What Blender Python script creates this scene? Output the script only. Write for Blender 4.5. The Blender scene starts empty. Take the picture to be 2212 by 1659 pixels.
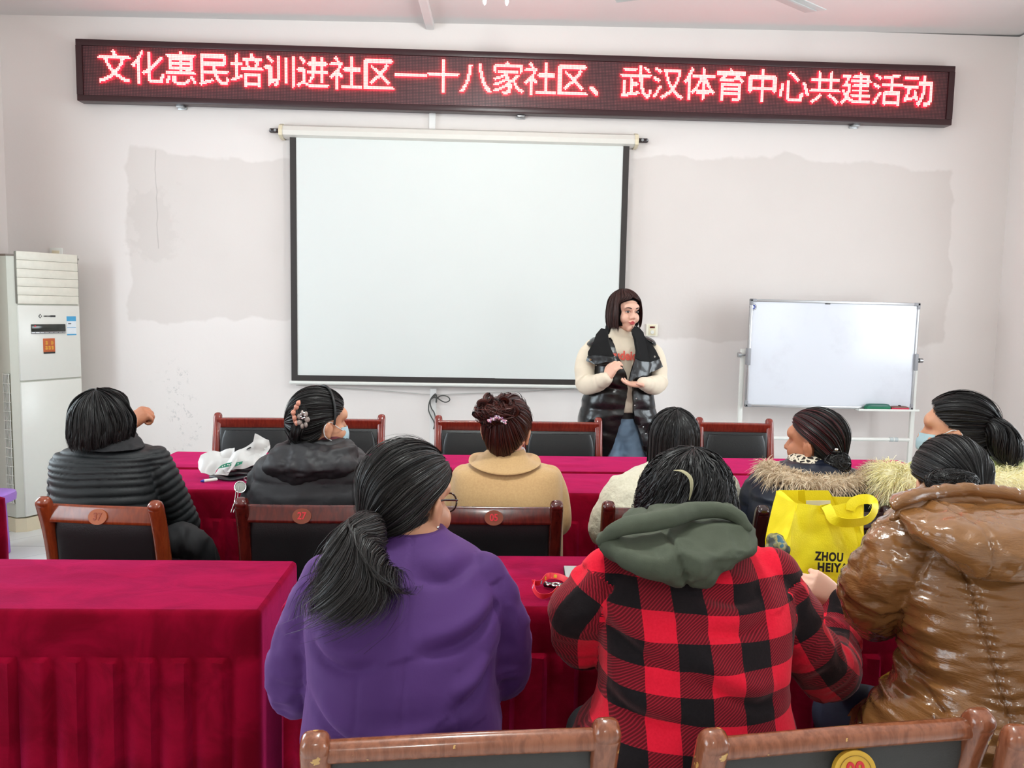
# Training session in a community meeting room, seen from behind the audience.
import bpy, bmesh, math
import numpy as np

sc = bpy.context.scene
COL = sc.collection

# ---------------------------------------------------------------- camera
F_PX, W_PX, H_PX = 1725.0, 2212.0, 1659.0
PITCH, YAW, ROLL = math.radians(5.40), math.radians(2.20), math.radians(1.08)
CAM = np.array([0.0, 0.0, 1.48])
_fw = np.array([math.sin(YAW) * math.cos(PITCH), math.cos(YAW) * math.cos(PITCH), -math.sin(PITCH)])
_r0 = np.array([math.cos(YAW), -math.sin(YAW), 0.0])
_u0 = np.cross(_r0, _fw)
_rt = math.cos(ROLL) * _r0 + math.sin(ROLL) * _u0
_up = -math.sin(ROLL) * _r0 + math.cos(ROLL) * _u0
cam_data = bpy.data.cameras.new('camera')
cam_data.sensor_fit = 'HORIZONTAL'
cam_data.sensor_width = 36.0
cam_data.lens = F_PX / W_PX * 36.0
cam_data.clip_start = 0.02
cam = bpy.data.objects.new('camera', cam_data)
COL.objects.link(cam)
from mathutils import Matrix, Vector
cam.matrix_world = Matrix(((_rt[0], _up[0], -_fw[0], CAM[0]), (_rt[1], _up[1], -_fw[1], CAM[1]),
                           (_rt[2], _up[2], -_fw[2], CAM[2]), (0, 0, 0, 1)))
sc.camera = cam

# ---------------------------------------------------------------- view, world, daylight
sc.view_settings.view_transform = 'Standard'
sc.view_settings.look = 'None'
sc.view_settings.exposure = 0.07
sc.view_settings.gamma = 1.0
sc.view_settings.use_curve_mapping = False
sc.cycles.max_bounces = 7
sc.cycles.diffuse_bounces = 4
sc.cycles.glossy_bounces = 3
sc.cycles.caustics_reflective = False
sc.cycles.caustics_refractive = False
world = bpy.data.worlds.new('daylight')
sc.world = world
world.use_nodes = True
world.node_tree.nodes['Background'].inputs[0].default_value = (0.80, 0.90, 1.0, 1)
world.node_tree.nodes['Background'].inputs[1].default_value = 0.9


def area(name, loc, rot, sx, sy, power, color):
    d = bpy.data.lights.new(name, 'AREA')
    d.shape = 'RECTANGLE'
    d.size, d.size_y, d.energy, d.color = sx, sy, power, color
    o = bpy.data.objects.new(name, d)
    o.location, o.rotation_euler = loc, rot
    COL.objects.link(o)
    return o


# daylight through the windows in the two side walls and the back wall
area('window_daylight_left', (-3.45, 3.55, 1.75), (0, math.radians(-90), 0), 1.5, 1.7, 76, (0.80, 0.93, 1.0))
area('window_daylight_left', (-3.45, 0.4, 1.75), (0, math.radians(-90), 0), 1.5, 1.7, 50, (0.82, 0.93, 1.0))
area('window_daylight_right', (3.92, 0.3, 1.75), (0, math.radians(90), 0), 1.5, 1.7, 50, (0.86, 0.95, 1.0))
area('window_daylight_right', (3.92, 3.4, 1.75), (0, math.radians(90), 0), 1.5, 1.5, 74, (0.86, 0.95, 1.0))


def point(name, loc, power, color, radius):
    d = bpy.data.lights.new(name, 'POINT')
    d.energy, d.color, d.shadow_soft_size = power, color, radius
    o = bpy.data.objects.new(name, d)
    o.location = loc
    COL.objects.link(o)


LAMPS = [(0.04, 4.15), (0.04, 1.75), (0.04, -2.4)]  # the last one is unseen, added as fill light from behind the camera
for _lx, _ly in LAMPS:
    point('chandelier_glow', (_lx, _ly, 3.06), (24 if _ly > 3 else 92) if _ly > 0 else 78, (0.95, 1.0, 0.97), 0.10)

# ---------------------------------------------------------------- helpers
PI = math.pi


def at(px, py, Y):
    """The point of the room seen at a pixel of the photograph, Y metres into the room."""
    d = _fw * F_PX + _rt * (px - W_PX / 2) + _up * (H_PX / 2 - py)
    return CAM + d * (Y - CAM[1]) / d[1]


def atz(px, py, Z):
    d = _fw * F_PX + _rt * (px - W_PX / 2) + _up * (H_PX / 2 - py)
    return CAM + d * (Z - CAM[2]) / d[2]


def A(*v):
    return np.array(v, float)


def nrm(v):
    v = np.asarray(v, float)
    return v / (np.linalg.norm(v, axis=-1, keepdims=True) + 1e-12)


def rotz(a):
    c, s = math.cos(a), math.sin(a)
    return np.array([[c, -s, 0], [s, c, 0], [0, 0, 1.0]])


def rotx(a):
    c, s = math.cos(a), math.sin(a)
    return np.array([[1.0, 0, 0], [0, c, -s], [0, s, c]])


def roty(a):
    c, s = math.cos(a), math.sin(a)
    return np.array([[c, 0, s], [0, 1.0, 0], [-s, 0, c]])


def smooth01(x):
    x = np.clip(x, 0, 1)
    return x * x * (3 - 2 * x)


def _hash(ix, iy, iz, seed):
    n = (ix * 374761393 + iy * 668265263 + iz * 2147483647 + seed * 974634777) & 0xFFFFFFFF
    n = ((n ^ (n >> 13)) * 1274126177) & 0xFFFFFFFF
    n = n ^ (n >> 16)
    return (n & 0xFFFF) / 65535.0


def vnoise(P, seed=0):
    """Value noise in -1..1 for an (n,3) array."""
    P = np.asarray(P, float)
    i = np.floor(P).astype(np.int64)
    f = P - i
    f = f * f * (3 - 2 * f)
    out = 0
    for dx in (0, 1):
        wx = f[:, 0] if dx else 1 - f[:, 0]
        for dy in (0, 1):
            wy = f[:, 1] if dy else 1 - f[:, 1]
            for dz in (0, 1):
                wz = f[:, 2] if dz else 1 - f[:, 2]
                out = out + wx * wy * wz * _hash(i[:, 0] + dx, i[:, 1] + dy, i[:, 2] + dz, seed)
    return out * 2 - 1


def fbm(P, oct=3, seed=0):
    s, a = 0, 1.0
    for k in range(oct):
        s = s + a * vnoise(P * (2 ** k), seed + k * 17)
        a *= 0.5
    return s


# ---- shapes as (vertices, faces)
def ring_faces(k, m, closed=True):
    f = []
    mm = m if closed else m - 1
    for i in range(k - 1):
        for j in range(mm):
            a, b = i * m + j, i * m + (j + 1) % m
            f.append((a, b, b + m, a + m))
    return f


def loft(rings, cap=True):
    rings = np.asarray(rings, float)
    k, m, _ = rings.shape
    V = rings.reshape(-1, 3)
    f = ring_faces(k, m)
    if cap:
        f.append(tuple(range(m))[::-1])
        f.append(tuple(range((k - 1) * m, k * m)))
    return V, f


def sring(c, u, v, a, b, m=28, n=2.0):
    t = np.arange(m) / m * 2 * PI
    cu = np.sign(np.cos(t)) * np.abs(np.cos(t)) ** (2 / n)
    sv = np.sign(np.sin(t)) * np.abs(np.sin(t)) ** (2 / n)
    return np.asarray(c) + np.outer(cu * a, u) + np.outer(sv * b, v)


def resample(pts, n):
    """Catmull-Rom through rows of pts (any number of columns), n samples."""
    p = np.asarray(pts, float)
    if len(p) == 2:
        t = np.linspace(0, 1, n)[:, None]
        return p[0] * (1 - t) + p[1] * t
    q = np.vstack([2 * p[0] - p[1], p, 2 * p[-1] - p[-2]])
    ts = np.linspace(0, len(p) - 1 - 1e-9, n)
    out = []
    for t in ts:
        i = int(t)
        u = t - i
        a, b, c, d = q[i], q[i + 1], q[i + 2], q[i + 3]
        out.append(0.5 * ((2 * b) + (-a + c) * u + (2 * a - 5 * b + 4 * c - d) * u ** 2 + (-a + 3 * b - 3 * c + d) * u ** 3))
    return np.array(out)


def frames(path, up=(0, 0, 1)):
    p = np.asarray(path, float)
    t = np.gradient(p, axis=0)
    t = nrm(t)
    u = np.asarray(up, float)
    if abs(np.dot(t[0], u)) > 0.95:
        u = A(0, 1, 0) if abs(t[0][1]) < 0.9 else A(1, 0, 0)
    n0 = nrm(u - t[0] * np.dot(u, t[0]))
    N = [n0]
    for i in range(1, len(p)):
        v = N[-1] - t[i] * np.dot(N[-1], t[i])
        N.append(nrm(v))
    N = np.array(N)
    return t, N, np.cross(t, N)


def tube(path, rad, m=14, n=None, flat=1.0, up=(0, 0, 1), round_ends=True, power=2.0):
    """Swept tube; rad one number or one per path point; flat = second radius / first."""
    path = np.asarray(path, float)
    r = np.full(len(path), rad, float) if np.isscalar(rad) else np.asarray(rad, float)
    if n:
        q = resample(np.hstack([path, r[:, None]]), n)
        path, r = q[:, :3], q[:, 3]
    t, N, B = frames(path, up)
    rings = [sring(path[i], N[i], B[i], r[i], r[i] * flat, m, power) for i in range(len(path))]
    if round_ends:
        s0, s1 = [], []
        for a in (0.98, 0.9, 0.7, 0.38):
            h = math.sqrt(1 - a * a)
            s1.append(sring(path[-1] + t[-1] * r[-1] * min(flat, 1) * h * 0.95, N[-1], B[-1], r[-1] * a, r[-1] * flat * a, m, power))
            s0.append(sring(path[0] - t[0] * r[0] * min(flat, 1) * h * 0.95, N[0], B[0], r[0] * a, r[0] * flat * a, m, power))
        rings = s0[::-1] + rings + s1
    return loft(rings)


def ellip(c, r, R=None, m=24, k=14):
    rings = []
    for i in range(1, k):
        a = PI * i / k
        rings.append(sring((0, 0, math.cos(a)), (1, 0, 0), (0, 1, 0), math.sin(a), math.sin(a), m))
    V, f = loft(rings)
    V = V * np.asarray(r, float)
    if R is not None:
        V = V @ np.asarray(R).T
    return V + np.asarray(c, float), f


def box(c, s, bev=0.0, seg=2, R=None):
    bm = bmesh.new()
    bmesh.ops.create_cube(bm, size=1.0)
    for v in bm.verts:
        v.co = Vector((v.co.x * s[0], v.co.y * s[1], v.co.z * s[2]))
    if bev > 0:
        bmesh.ops.bevel(bm, geom=list(bm.edges), offset=min(bev, 0.49 * min(s)), segments=seg, affect='EDGES', profile=0.5)
    bm.verts.ensure_lookup_table()
    V = np.array([v.co[:] for v in bm.verts])
    f = [tuple(v.index for v in p.verts) for p in bm.faces]
    bm.free()
    if R is not None:
        V = V @ np.asarray(R).T
    return V + np.asarray(c, float), f


def cyl(p0, p1, r, m=20, r1=None):
    p0, p1 = np.asarray(p0, float), np.asarray(p1, float)
    t = nrm(p1 - p0)
    u = A(1, 0, 0) if abs(t[0]) < 0.8 else A(0, 1, 0)
    u = nrm(u - t * np.dot(u, t))
    v = np.cross(t, u)
    return loft([sring(p0, u, v, r, r, m), sring(p1, u, v, r1 or r, r1 or r, m)])


def prism(poly, n, th):
    """Polygon (list of 3D points, roughly planar) given a thickness along n."""
    P = np.asarray(poly, float)
    n = nrm(n) * th
    m = len(P)
    V = np.vstack([P, P + n])
    f = [tuple(range(m))[::-1], tuple(range(m, 2 * m))]
    for i in range(m):
        j = (i + 1) % m
        f.append((i, j, j + m, i + m))
    return V, f


class MB:
    def __init__(self):
        self.V, self.F, self.MI, self.n = [], [], [], 0

    def add(self, vf, mi=0):
        V, f = vf
        self.V.append(np.asarray(V, float))
        self.F += [tuple(int(i) + self.n for i in q) for q in f]
        self.MI += [mi] * len(f)
        self.n += len(V)
        return self

    def arrays(self):
        return np.vstack(self.V), self.F


def wloc(o):
    p = A(0, 0, 0)
    while o is not None:
        p = p + np.array(o.location[:])
        o = o.parent
    return p


def tag(o, label=None, cat=None, group=None, kind=None):
    if label:
        o['label'] = label
    if cat:
        o['category'] = cat
    if group:
        o['group'] = group
    if kind:
        o['kind'] = kind
    return o


def thing(name, label, cat, loc=(0, 0, 0), group=None):
    o = bpy.data.objects.new(name, None)
    o.empty_display_size = 0.1
    o.location = [float(x) for x in loc]
    COL.objects.link(o)
    return tag(o, label, cat, group)


def raw_mesh(name, V, F):
    me = bpy.data.meshes.new(name)
    V = np.asarray(V, np.float32)
    if isinstance(F, np.ndarray):
        n, k = F.shape
        me.vertices.add(len(V))
        me.vertices.foreach_set('co', V.ravel())
        me.loops.add(n * k)
        me.loops.foreach_set('vertex_index', F.astype(np.int32).ravel())
        me.polygons.add(n)
        me.polygons.foreach_set('loop_start', np.arange(0, n * k, k, dtype=np.int32))
        me.update(calc_edges=True)
    else:
        me.from_pydata([tuple(map(float, v)) for v in V], [], F)
        me.update()
    return me


def obj(name, vf, mats, parent=None, world=True, smooth=35, mi=None, uv=None, recalc=True, label=None, kind=None):
    """Link ONE mesh object. vf = (V, F) or MB, in world coordinates unless world=False."""
    if isinstance(vf, MB):
        if mi is None:
            mi = vf.MI
        vf = vf.arrays()
    V, F = vf
    V = np.asarray(V, float)
    loc = A(0, 0, 0)
    if world and parent is not None:
        V = V - wloc(parent)
    me = raw_mesh(name, V, F)
    if recalc:
        bm = bmesh.new()
        bm.from_mesh(me)
        bmesh.ops.recalc_face_normals(bm, faces=bm.faces)
        bm.to_mesh(me)
        bm.free()
    for m in (mats if isinstance(mats, (list, tuple)) else [mats]):
        me.materials.append(m)
    if mi is not None and len(me.materials) > 1:
        me.polygons.foreach_set('material_index', np.asarray(mi, np.int32))
    if smooth:
        me.polygons.foreach_set('use_smooth', np.ones(len(me.polygons), bool))
        if smooth < 180:
            me.set_sharp_from_angle(angle=math.radians(smooth))
    if uv is not None:
        l = me.uv_layers.new(name='pattern')
        l.data.foreach_set('uv', np.asarray(uv, np.float32).ravel())
    me.update()
    o = bpy.data.objects.new(name, me)
    if parent is not None:
        o.parent = parent
    COL.objects.link(o)
    if label:
        o['label'] = label
    if kind:
        o['kind'] = kind
    return o


def solo(name, label, cat, vf, mats, base=None, group=None, kind=None, **kw):
    """A thing that is a single mesh, its origin at its base."""
    if isinstance(vf, MB):
        kw.setdefault('mi', vf.MI)
        vf = vf.arrays()
    V, F = vf
    V = np.asarray(V, float)
    lo, hi = V.min(0), V.max(0)
    base = np.array([(lo[0] + hi[0]) / 2, (lo[1] + hi[1]) / 2, lo[2]]) if base is None else np.asarray(base, float)
    o = obj(name, (V - base, F), mats, None, **kw)
    o.location = [float(x) for x in base]
    return tag(o, label, cat, group, kind)


def copy_tree(o, parent=None):
    c = o.copy()
    COL.objects.link(c)
    if parent is not None:
        c.parent = parent
    for ch in list(o.children):
        copy_tree(ch, c)
    return c


def blend(mb, voxel, it=4):
    """Fuse overlapping closed pieces into one continuous surface."""
    V, F = mb.arrays()
    me = raw_mesh('tmp', V, F)
    o = bpy.data.objects.new('tmp', me)
    COL.objects.link(o)
    r = o.modifiers.new('r', 'REMESH')
    r.mode, r.voxel_size = 'VOXEL', voxel
    if it:
        s = o.modifiers.new('s', 'SMOOTH')
        s.factor, s.iterations = 0.5, it
    ev = o.evaluated_get(bpy.context.evaluated_depsgraph_get())
    m2 = ev.to_mesh()
    n = len(m2.vertices)
    V2 = np.empty(n * 3, np.float32)
    m2.vertices.foreach_get('co', V2)
    nl = len(m2.loops)
    L = np.empty(nl, np.int32)
    m2.loops.foreach_get('vertex_index', L)
    tot = np.empty(len(m2.polygons), np.int32)
    m2.polygons.foreach_get('loop_total', tot)
    assert (tot == 4).all()
    ev.to_mesh_clear()
    bpy.data.objects.remove(o)
    bpy.data.meshes.remove(me)
    return V2.reshape(-1, 3).astype(float), L.reshape(-1, 4)


def vnormals(V, F):
    a, b, c, d = (V[F[:, i]] for i in range(4))
    n = np.cross(c - a, d - b)
    N = np.zeros_like(V)
    for i in range(4):
        for k in range(3):
            N[:, k] += np.bincount(F[:, i], n[:, k], len(V))
    return nrm(N)


def text_vf(s, size, extrude=0.0, bold=0.0, space=1.0):
    cu = bpy.data.curves.new('t', 'FONT')
    cu.body, cu.size, cu.align_x, cu.align_y = s, size, 'CENTER', 'CENTER'
    cu.extrude, cu.offset, cu.resolution_u, cu.space_character = extrude, bold, 4, space
    o = bpy.data.objects.new('t', cu)
    COL.objects.link(o)
    me = o.evaluated_get(bpy.context.evaluated_depsgraph_get()).to_mesh()
    V = np.array([v.co[:] for v in me.vertices])
    F = [tuple(p.vertices) for p in me.polygons]
    bpy.data.objects.remove(o)
    bpy.data.curves.remove(cu)
    return V, F


def place(vf, R, t):
    return np.asarray(vf[0]) @ np.asarray(R).T + np.asarray(t), vf[1]


# ---------------------------------------------------------------- materials
class NT:
    def __init__(self, name):
        self.m = bpy.data.materials.new(name)
        self.m.use_nodes = True
        self.t = self.m.node_tree
        self.b = self.t.nodes['Principled BSDF']

    def n(self, typ, ins=None, **props):
        nd = self.t.nodes.new(typ)
        for k, v in props.items():
            setattr(nd, k, v)
        for k, v in (ins or {}).items():
            self.put(nd.inputs[k], v)
        return nd

    def put(self, sock, v):
        if isinstance(v, bpy.types.NodeSocket):
            self.t.links.new(v, sock)
        elif isinstance(v, (tuple, list)):
            sock.default_value = (*v, 1.0) if len(v) == 3 and len(sock.default_value) == 4 else v
        else:
            sock.default_value = v

    def obj(self):
        return self.n('ShaderNodeTexCoord').outputs['Object']

    def pos(self):
        return self.n('ShaderNodeNewGeometry').outputs['Position']

    def noise(self, scale, detail=3.0, vec=None, rough=0.5, dist=0.0):
        nd = self.n('ShaderNodeTexNoise', {'Scale': scale, 'Detail': detail, 'Roughness': rough, 'Distortion': dist})
        self.put(nd.inputs['Vector'], vec if vec is not None else self.obj())
        return nd.outputs['Fac']

    def math(self, op, a, b=0.0, c=0.0, clamp=False):
        nd = self.n('ShaderNodeMath', operation=op, use_clamp=clamp)
        for i, v in enumerate((a, b, c)):
            self.put(nd.inputs[i], v)
        return nd.outputs[0]

    def mix(self, f, a, b):
        nd = self.n('ShaderNodeMix', data_type='RGBA')
        self.put(nd.inputs[0], f)
        self.put(nd.inputs[6], a)
        self.put(nd.inputs[7], b)
        return nd.outputs[2]

    def ramp(self, f, stops, interp='LINEAR'):
        nd = self.n('ShaderNodeValToRGB')
        nd.color_ramp.interpolation = interp
        el = nd.color_ramp.elements
        while len(el) < len(stops):
            el.new(0.5)
        for e, (p, c) in zip(el, stops):
            e.position = p
            e.color = (*c, 1.0) if len(c) == 3 else c
        self.put(nd.inputs[0], f)
        return nd.outputs[0]

    def step(self, f, lo, hi):
        nd = self.n('ShaderNodeMapRange', {'From Min': lo, 'From Max': hi}, interpolation_type='SMOOTHSTEP')
        self.put(nd.inputs['Value'], f)
        return nd.outputs[0]

    def xyz(self, v):
        nd = self.n('ShaderNodeSeparateXYZ')
        self.put(nd.inputs[0], v)
        return nd.outputs

    def scale(self, v, s):
        nd = self.n('ShaderNodeMapping')
        self.put(nd.inputs['Vector'], v)
        nd.inputs['Scale'].default_value = s
        return nd.outputs[0]

    def bump(self, h, strength=0.3, dist=0.005, normal=None):
        nd = self.n('ShaderNodeBump', {'Strength': strength, 'Distance': dist})
        self.put(nd.inputs['Height'], h)
        if normal is not None:
            self.put(nd.inputs['Normal'], normal)
        return nd.outputs[0]

    def set(self, **kw):
        for k, v in kw.items():
            self.put(self.b.inputs[k.replace('_', ' ')], v)
        return self.m


def plain(name, col, rough=0.5, var=0.08, scale=30, bump=0.0, bscale=200, metal=0.0, sheen=0.0, coat=0.0, spec=0.5, sheen_tint=None, bdist=0.002):
    t = NT(name)
    f = t.noise(scale, 3)
    lo = tuple(max(0, c * (1 - var)) for c in col)
    hi = tuple(min(1, c * (1 + var)) for c in col)
    t.set(Base_Color=t.mix(f, lo, hi), Roughness=rough, Metallic=metal)
    t.b.inputs['Specular IOR Level'].default_value = spec
    if sheen:
        t.b.inputs['Sheen Weight'].default_value = sheen
        t.b.inputs['Sheen Roughness'].default_value = 0.45
        t.b.inputs['Sheen Tint'].default_value = (*(sheen_tint or (1, 1, 1)), 1)
    if coat:
        t.b.inputs['Coat Weight'].default_value = coat
        t.b.inputs['Coat Roughness'].default_value = 0.08
    if bump:
        t.set(Normal=t.bump(t.noise(bscale, 4), bump, bdist))
    return t.m



def S(r, g, b):
    """sRGB 0-255 to linear."""
    return tuple(((c / 255.0) / 12.92) if c / 255.0 <= 0.04045 else ((c / 255.0 + 0.055) / 1.055) ** 2.4 for c in (r, g, b))


def box_mask(t, p, x0, x1, z0, z1, soft, wob):
    """1 inside a wobbly-edged rectangle of the x-z plane."""
    x, y, z = p
    n1 = t.math('MULTIPLY', t.math('SUBTRACT', wob, 0.5), 0.42)
    xx, zz = t.math('ADD', x, n1), t.math('ADD', z, n1)
    m = t.step(xx, x0, x0 + soft)
    m = t.math('MULTIPLY', m, t.step(xx, x1, x1 - soft))
    m = t.math('MULTIPLY', m, t.step(zz, z0, z0 + soft))
    return t.math('MULTIPLY', m, t.step(zz, z1, z1 - soft))


def wall_material():
    t = NT('stained_plaster')
    P = t.pos()
    p = t.xyz(P)
    base = t.mix(t.noise(1.3, 3, P), S(232, 223, 219), S(238, 231, 227))
    wob = t.noise(1.5, 5, P, 0.55)
    col = base
    for (x0, x1, z0, z1) in ((-2.50, -1.20, 1.33, 2.52), (1.02, 3.38, 1.28, 2.56)):
        m = box_mask(t, p, x0, x1, z0, z1, 0.025, wob)
        m = t.math('MULTIPLY', m, t.math('ADD', 0.55, t.math('MULTIPLY', t.noise(1.8, 3, P), 0.6)))
        col = t.mix(m, col, S(222, 213, 208))
    blob = box_mask(t, p, -2.46, -2.14, 1.75, 2.28, 0.05, t.noise(7, 4, P, 0.6))
    col = t.mix(t.math('MULTIPLY', blob, 0.55), col, S(213, 204, 199))
    # mould specks low on the left, a hairline crack, small stains
    sp = t.math('GREATER_THAN', t.noise(34, 5, P, 0.75), 0.585)
    spm = box_mask(t, p, -2.32, -1.98, 0.35, 1.10, 0.16, t.noise(9, 3, P))
    col = t.mix(t.math('MULTIPLY', t.math('MULTIPLY', sp, spm), 0.35), col, S(150, 150, 150))
    cx = t.math('ABSOLUTE', t.math('SUBTRACT', t.math('ADD', p[0], t.math('MULTIPLY', t.noise(6, 2, P), 0.05)), -2.245))
    cm = t.math('MULTIPLY', t.math('LESS_THAN', cx, 0.0035), t.math('MULTIPLY', t.math('GREATER_THAN', p[2], 1.85), t.math('LESS_THAN', p[2], 2.52)))
    col = t.mix(t.math('MULTIPLY', cm, 0.35), col, S(160, 152, 148))
    spots = t.n('ShaderNodeTexVoronoi', {'Scale': 1.35, 'Vector': P}).outputs['Distance']
    col = t.mix(t.math('MULTIPLY', t.math('LESS_THAN', spots, 0.014), 0.75), col, S(70, 66, 62))
    b = t.bump(t.noise(45, 5, P), 0.12, 0.004)
    b = t.bump(t.noise(2.5, 3, P), 0.10, 0.03, b)
    return t.set(Base_Color=col, Roughness=0.72, Normal=b)


def floor_material():
    t = NT('pale_floor_tile')
    P = t.pos()
    br = t.n('ShaderNodeTexBrick', {'Vector': P, 'Scale': 1.0, 'Mortar Size': 0.004, 'Brick Width': 0.6, 'Row Height': 0.6,
                                    'Color1': (*S(226, 230, 230), 1), 'Color2': (*S(219, 224, 225), 1), 'Mortar': (*S(165, 170, 172), 1)}, offset=0.0)
    rot = t.n('ShaderNodeMapping', {'Vector': P})
    rot.inputs['Rotation'].default_value = (0, 0, PI / 4)
    br2 = t.n('ShaderNodeTexBrick', {'Vector': rot.outputs[0], 'Scale': 1.0, 'Mortar Size': 0.003, 'Brick Width': 0.4243, 'Row Height': 0.4243,
                                     'Color1': (1, 1, 1, 1), 'Color2': (0.95, 0.95, 0.95, 1), 'Mortar': (0.72, 0.72, 0.74, 1)}, offset=0.0)
    mul = t.n('ShaderNodeMix', data_type='RGBA', blend_type='MULTIPLY')
    mul.inputs[0].default_value = 1.0
    t.put(mul.inputs[6], br.outputs[0])
    t.put(mul.inputs[7], br2.outputs[0])
    return t.set(Base_Color=mul.outputs[2], Roughness=0.18)


M_WALL = wall_material()
M_FLOOR = floor_material()
M_CEIL = plain('white_ceiling_paint', S(226, 223, 221), 0.8, 0.02, 2, 0.05, 40)
M_TRUNK = plain('white_plastic_trunking', S(232, 230, 228), 0.45, 0.02)
M_WHITE = plain('white_plastic', S(232, 232, 226), 0.35, 0.02)
M_CREAM = plain('cream_plastic', S(228, 216, 186), 0.4, 0.03)
M_BLACKMETAL = plain('black_painted_metal', S(40, 24, 26), 0.4, 0.1)
M_STEEL = plain('grey_steel', S(170, 172, 174), 0.3, 0.05, metal=0.9)
M_CHROME = plain('chrome', S(215, 215, 215), 0.12, 0.03, metal=1.0)
M_DARK = plain('matt_black_plastic', S(26, 26, 26), 0.5, 0.1)

# ---------------------------------------------------------------- room shell
XL, XR, YF, YB = -3.29, 3.765, 5.72, -4.4


def struct(name, vf, m, **kw):
    return obj(name, vf, m, None, kind='structure', **kw)


struct('floor', box((0.24, 0.66, -0.06), (7.4, 10.4, 0.12)), M_FLOOR, smooth=0)


def zc(x):
    return 3.388 + (x - XL) / (XR - XL) * 0.085


cv = []
for x in (XL - 0.12, XR + 0.12):
    for y in (YB - 0.12, YF + 0.12):
        cv += [(x, y, zc(x)), (x, y, zc(x) + 0.12)]
struct('ceiling', (np.array(cv), [(0, 2, 6, 4), (1, 5, 7, 3), (0, 1, 3, 2), (4, 6, 7, 5), (0, 4, 5, 1), (2, 3, 7, 6)]), M_CEIL, smooth=0)
struct('wall_front', box((0.24, YF + 0.06, 1.73), (7.30, 0.12, 3.46)), M_WALL, smooth=0)
struct('wall_back', box((0.24, YB - 0.06, 1.73), (7.30, 0.12, 3.46)), M_WALL, smooth=0)


def side_wall(name, x, wins):
    mb = MB()
    y = YB
    for (y0, y1, z0, z1) in wins:
        mb.add(box((x, (y + y0) / 2, 1.73), (0.12, y0 - y, 3.46)))
        mb.add(box((x, (y0 + y1) / 2, z0 / 2), (0.12, y1 - y0, z0)))
        mb.add(box((x, (y0 + y1) / 2, (z1 + 3.46) / 2), (0.12, y1 - y0, 3.46 - z1)))
        y = y1
    mb.add(box((x, (y + YF) / 2, 1.73), (0.12, YF - y, 3.46)))
    struct(name, mb, M_WALL, smooth=0)


WL = [(-0.35, 1.15, 0.9, 2.6), (2.8, 4.3, 0.9, 2.6)]
WR = [(-0.45, 1.05, 0.9, 2.6), (2.65, 4.15, 1.0, 2.5)]
side_wall('wall_left', XL - 0.06, WL)
side_wall('wall_right', XR + 0.06, WR)
k = 1
for x, ws in ((XL - 0.05, WL), (XR + 0.05, WR)):
    for (y0, y1, z0, z1) in ws:
        mb = MB()
        for yy in (y0 + 0.025, (y0 + y1) / 2, y1 - 0.025):
            mb.add(box((x, yy, (z0 + z1) / 2), (0.05, 0.05, z1 - z0), 0.004))
        for zz in (z0 + 0.025, z1 - 0.025):
            mb.add(box((x, (y0 + y1) / 2, zz), (0.05, y1 - y0, 0.05), 0.004))
        struct('window_%d' % k, mb, M_WHITE, smooth=30)
        k += 1
struct('baseboard_left', box((XL + 0.006, 0.66, 0.05), (0.012, 10.0, 0.10)), M_TRUNK, smooth=0)
struct('baseboard_right', box((XR - 0.006, 0.66, 0.05), (0.012, 10.0, 0.10)), M_TRUNK, smooth=0)

# cable ducts: along the ceiling, down the wall behind the screen
c0 = at(934, 62, 5.71)
p_top = at(934, 250, 5.71)
p_bot = at(936, 860, 5.71)
struct('trim_1', box((c0[0] - 0.06, 4.0, zc(0) - 0.028), (0.055, 3.42, 0.045), 0.003, R=rotz(math.radians(-1.5))), M_TRUNK, smooth=0)
struct('trim_2', box((p_top[0], 5.709, 2.62), (0.045, 0.024, 0.50), 0.003), M_TRUNK, smooth=0)
struct('trim_3', box((p_bot[0], 5.709, 0.45), (0.045, 0.024, 0.90), 0.003), M_TRUNK, smooth=0)

# ---------------------------------------------------------------- LED message board
SX0, SX1, SZ0, SZ1, SY = -2.742, 3.262, 2.815, 3.217, 5.62
sign = thing('led_sign', 'long red LED message board with glowing Chinese characters high on the front wall', 'sign', ((SX0 + SX1) / 2, 5.66, SZ0))
mb = MB()
bz = 0.041
mb.add(box(((SX0 + SX1) / 2, 5.665, SZ1 - bz / 2), (SX1 - SX0, 0.09, bz), 0.004))
mb.add(box(((SX0 + SX1) / 2, 5.665, SZ0 + bz / 2), (SX1 - SX0, 0.09, bz), 0.004))
for x in (SX0 + bz / 2, SX1 - bz / 2):
    mb.add(box((x, 5.665, (SZ0 + SZ1) / 2), (bz, 0.09, SZ1 - SZ0 - 2 * bz), 0.0))
obj('frame', mb, plain('dark_red_brown_metal', S(52, 24, 28), 0.32, 0.1), sign)


def led_panel_material():
    t = NT('unlit_led_matrix')
    p = t.xyz(t.pos())
    fx = t.math('SUBTRACT', t.math('FRACT', t.math('MULTIPLY', t.math('SUBTRACT', p[0], SX0 + bz), 100.0)), 0.5)
    fz = t.math('SUBTRACT', t.math('FRACT', t.math('MULTIPLY', t.math('SUBTRACT', p[2], SZ0 + bz), 100.0)), 0.5)
    d = t.math('SQRT', t.math('ADD', t.math('MULTIPLY', fx, fx), t.math('MULTIPLY', fz, fz)))
    dot = t.math('LESS_THAN', d, 0.24)
    # joints between the modules
    mx = t.math('LESS_THAN', t.math('FRACT', t.math('MULTIPLY', t.math('SUBTRACT', p[0], SX0 + bz), 3.125)), 0.004)
    col = t.mix(dot, (0.035, 0.007, 0.010), (0.27, 0.105, 0.115))
    col = t.mix(mx, col, (0.01, 0.008, 0.008))
    return t.set(Base_Color=col, Roughness=t.math('ADD', 0.45, t.math('MULTIPLY', dot, -0.2)))


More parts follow.
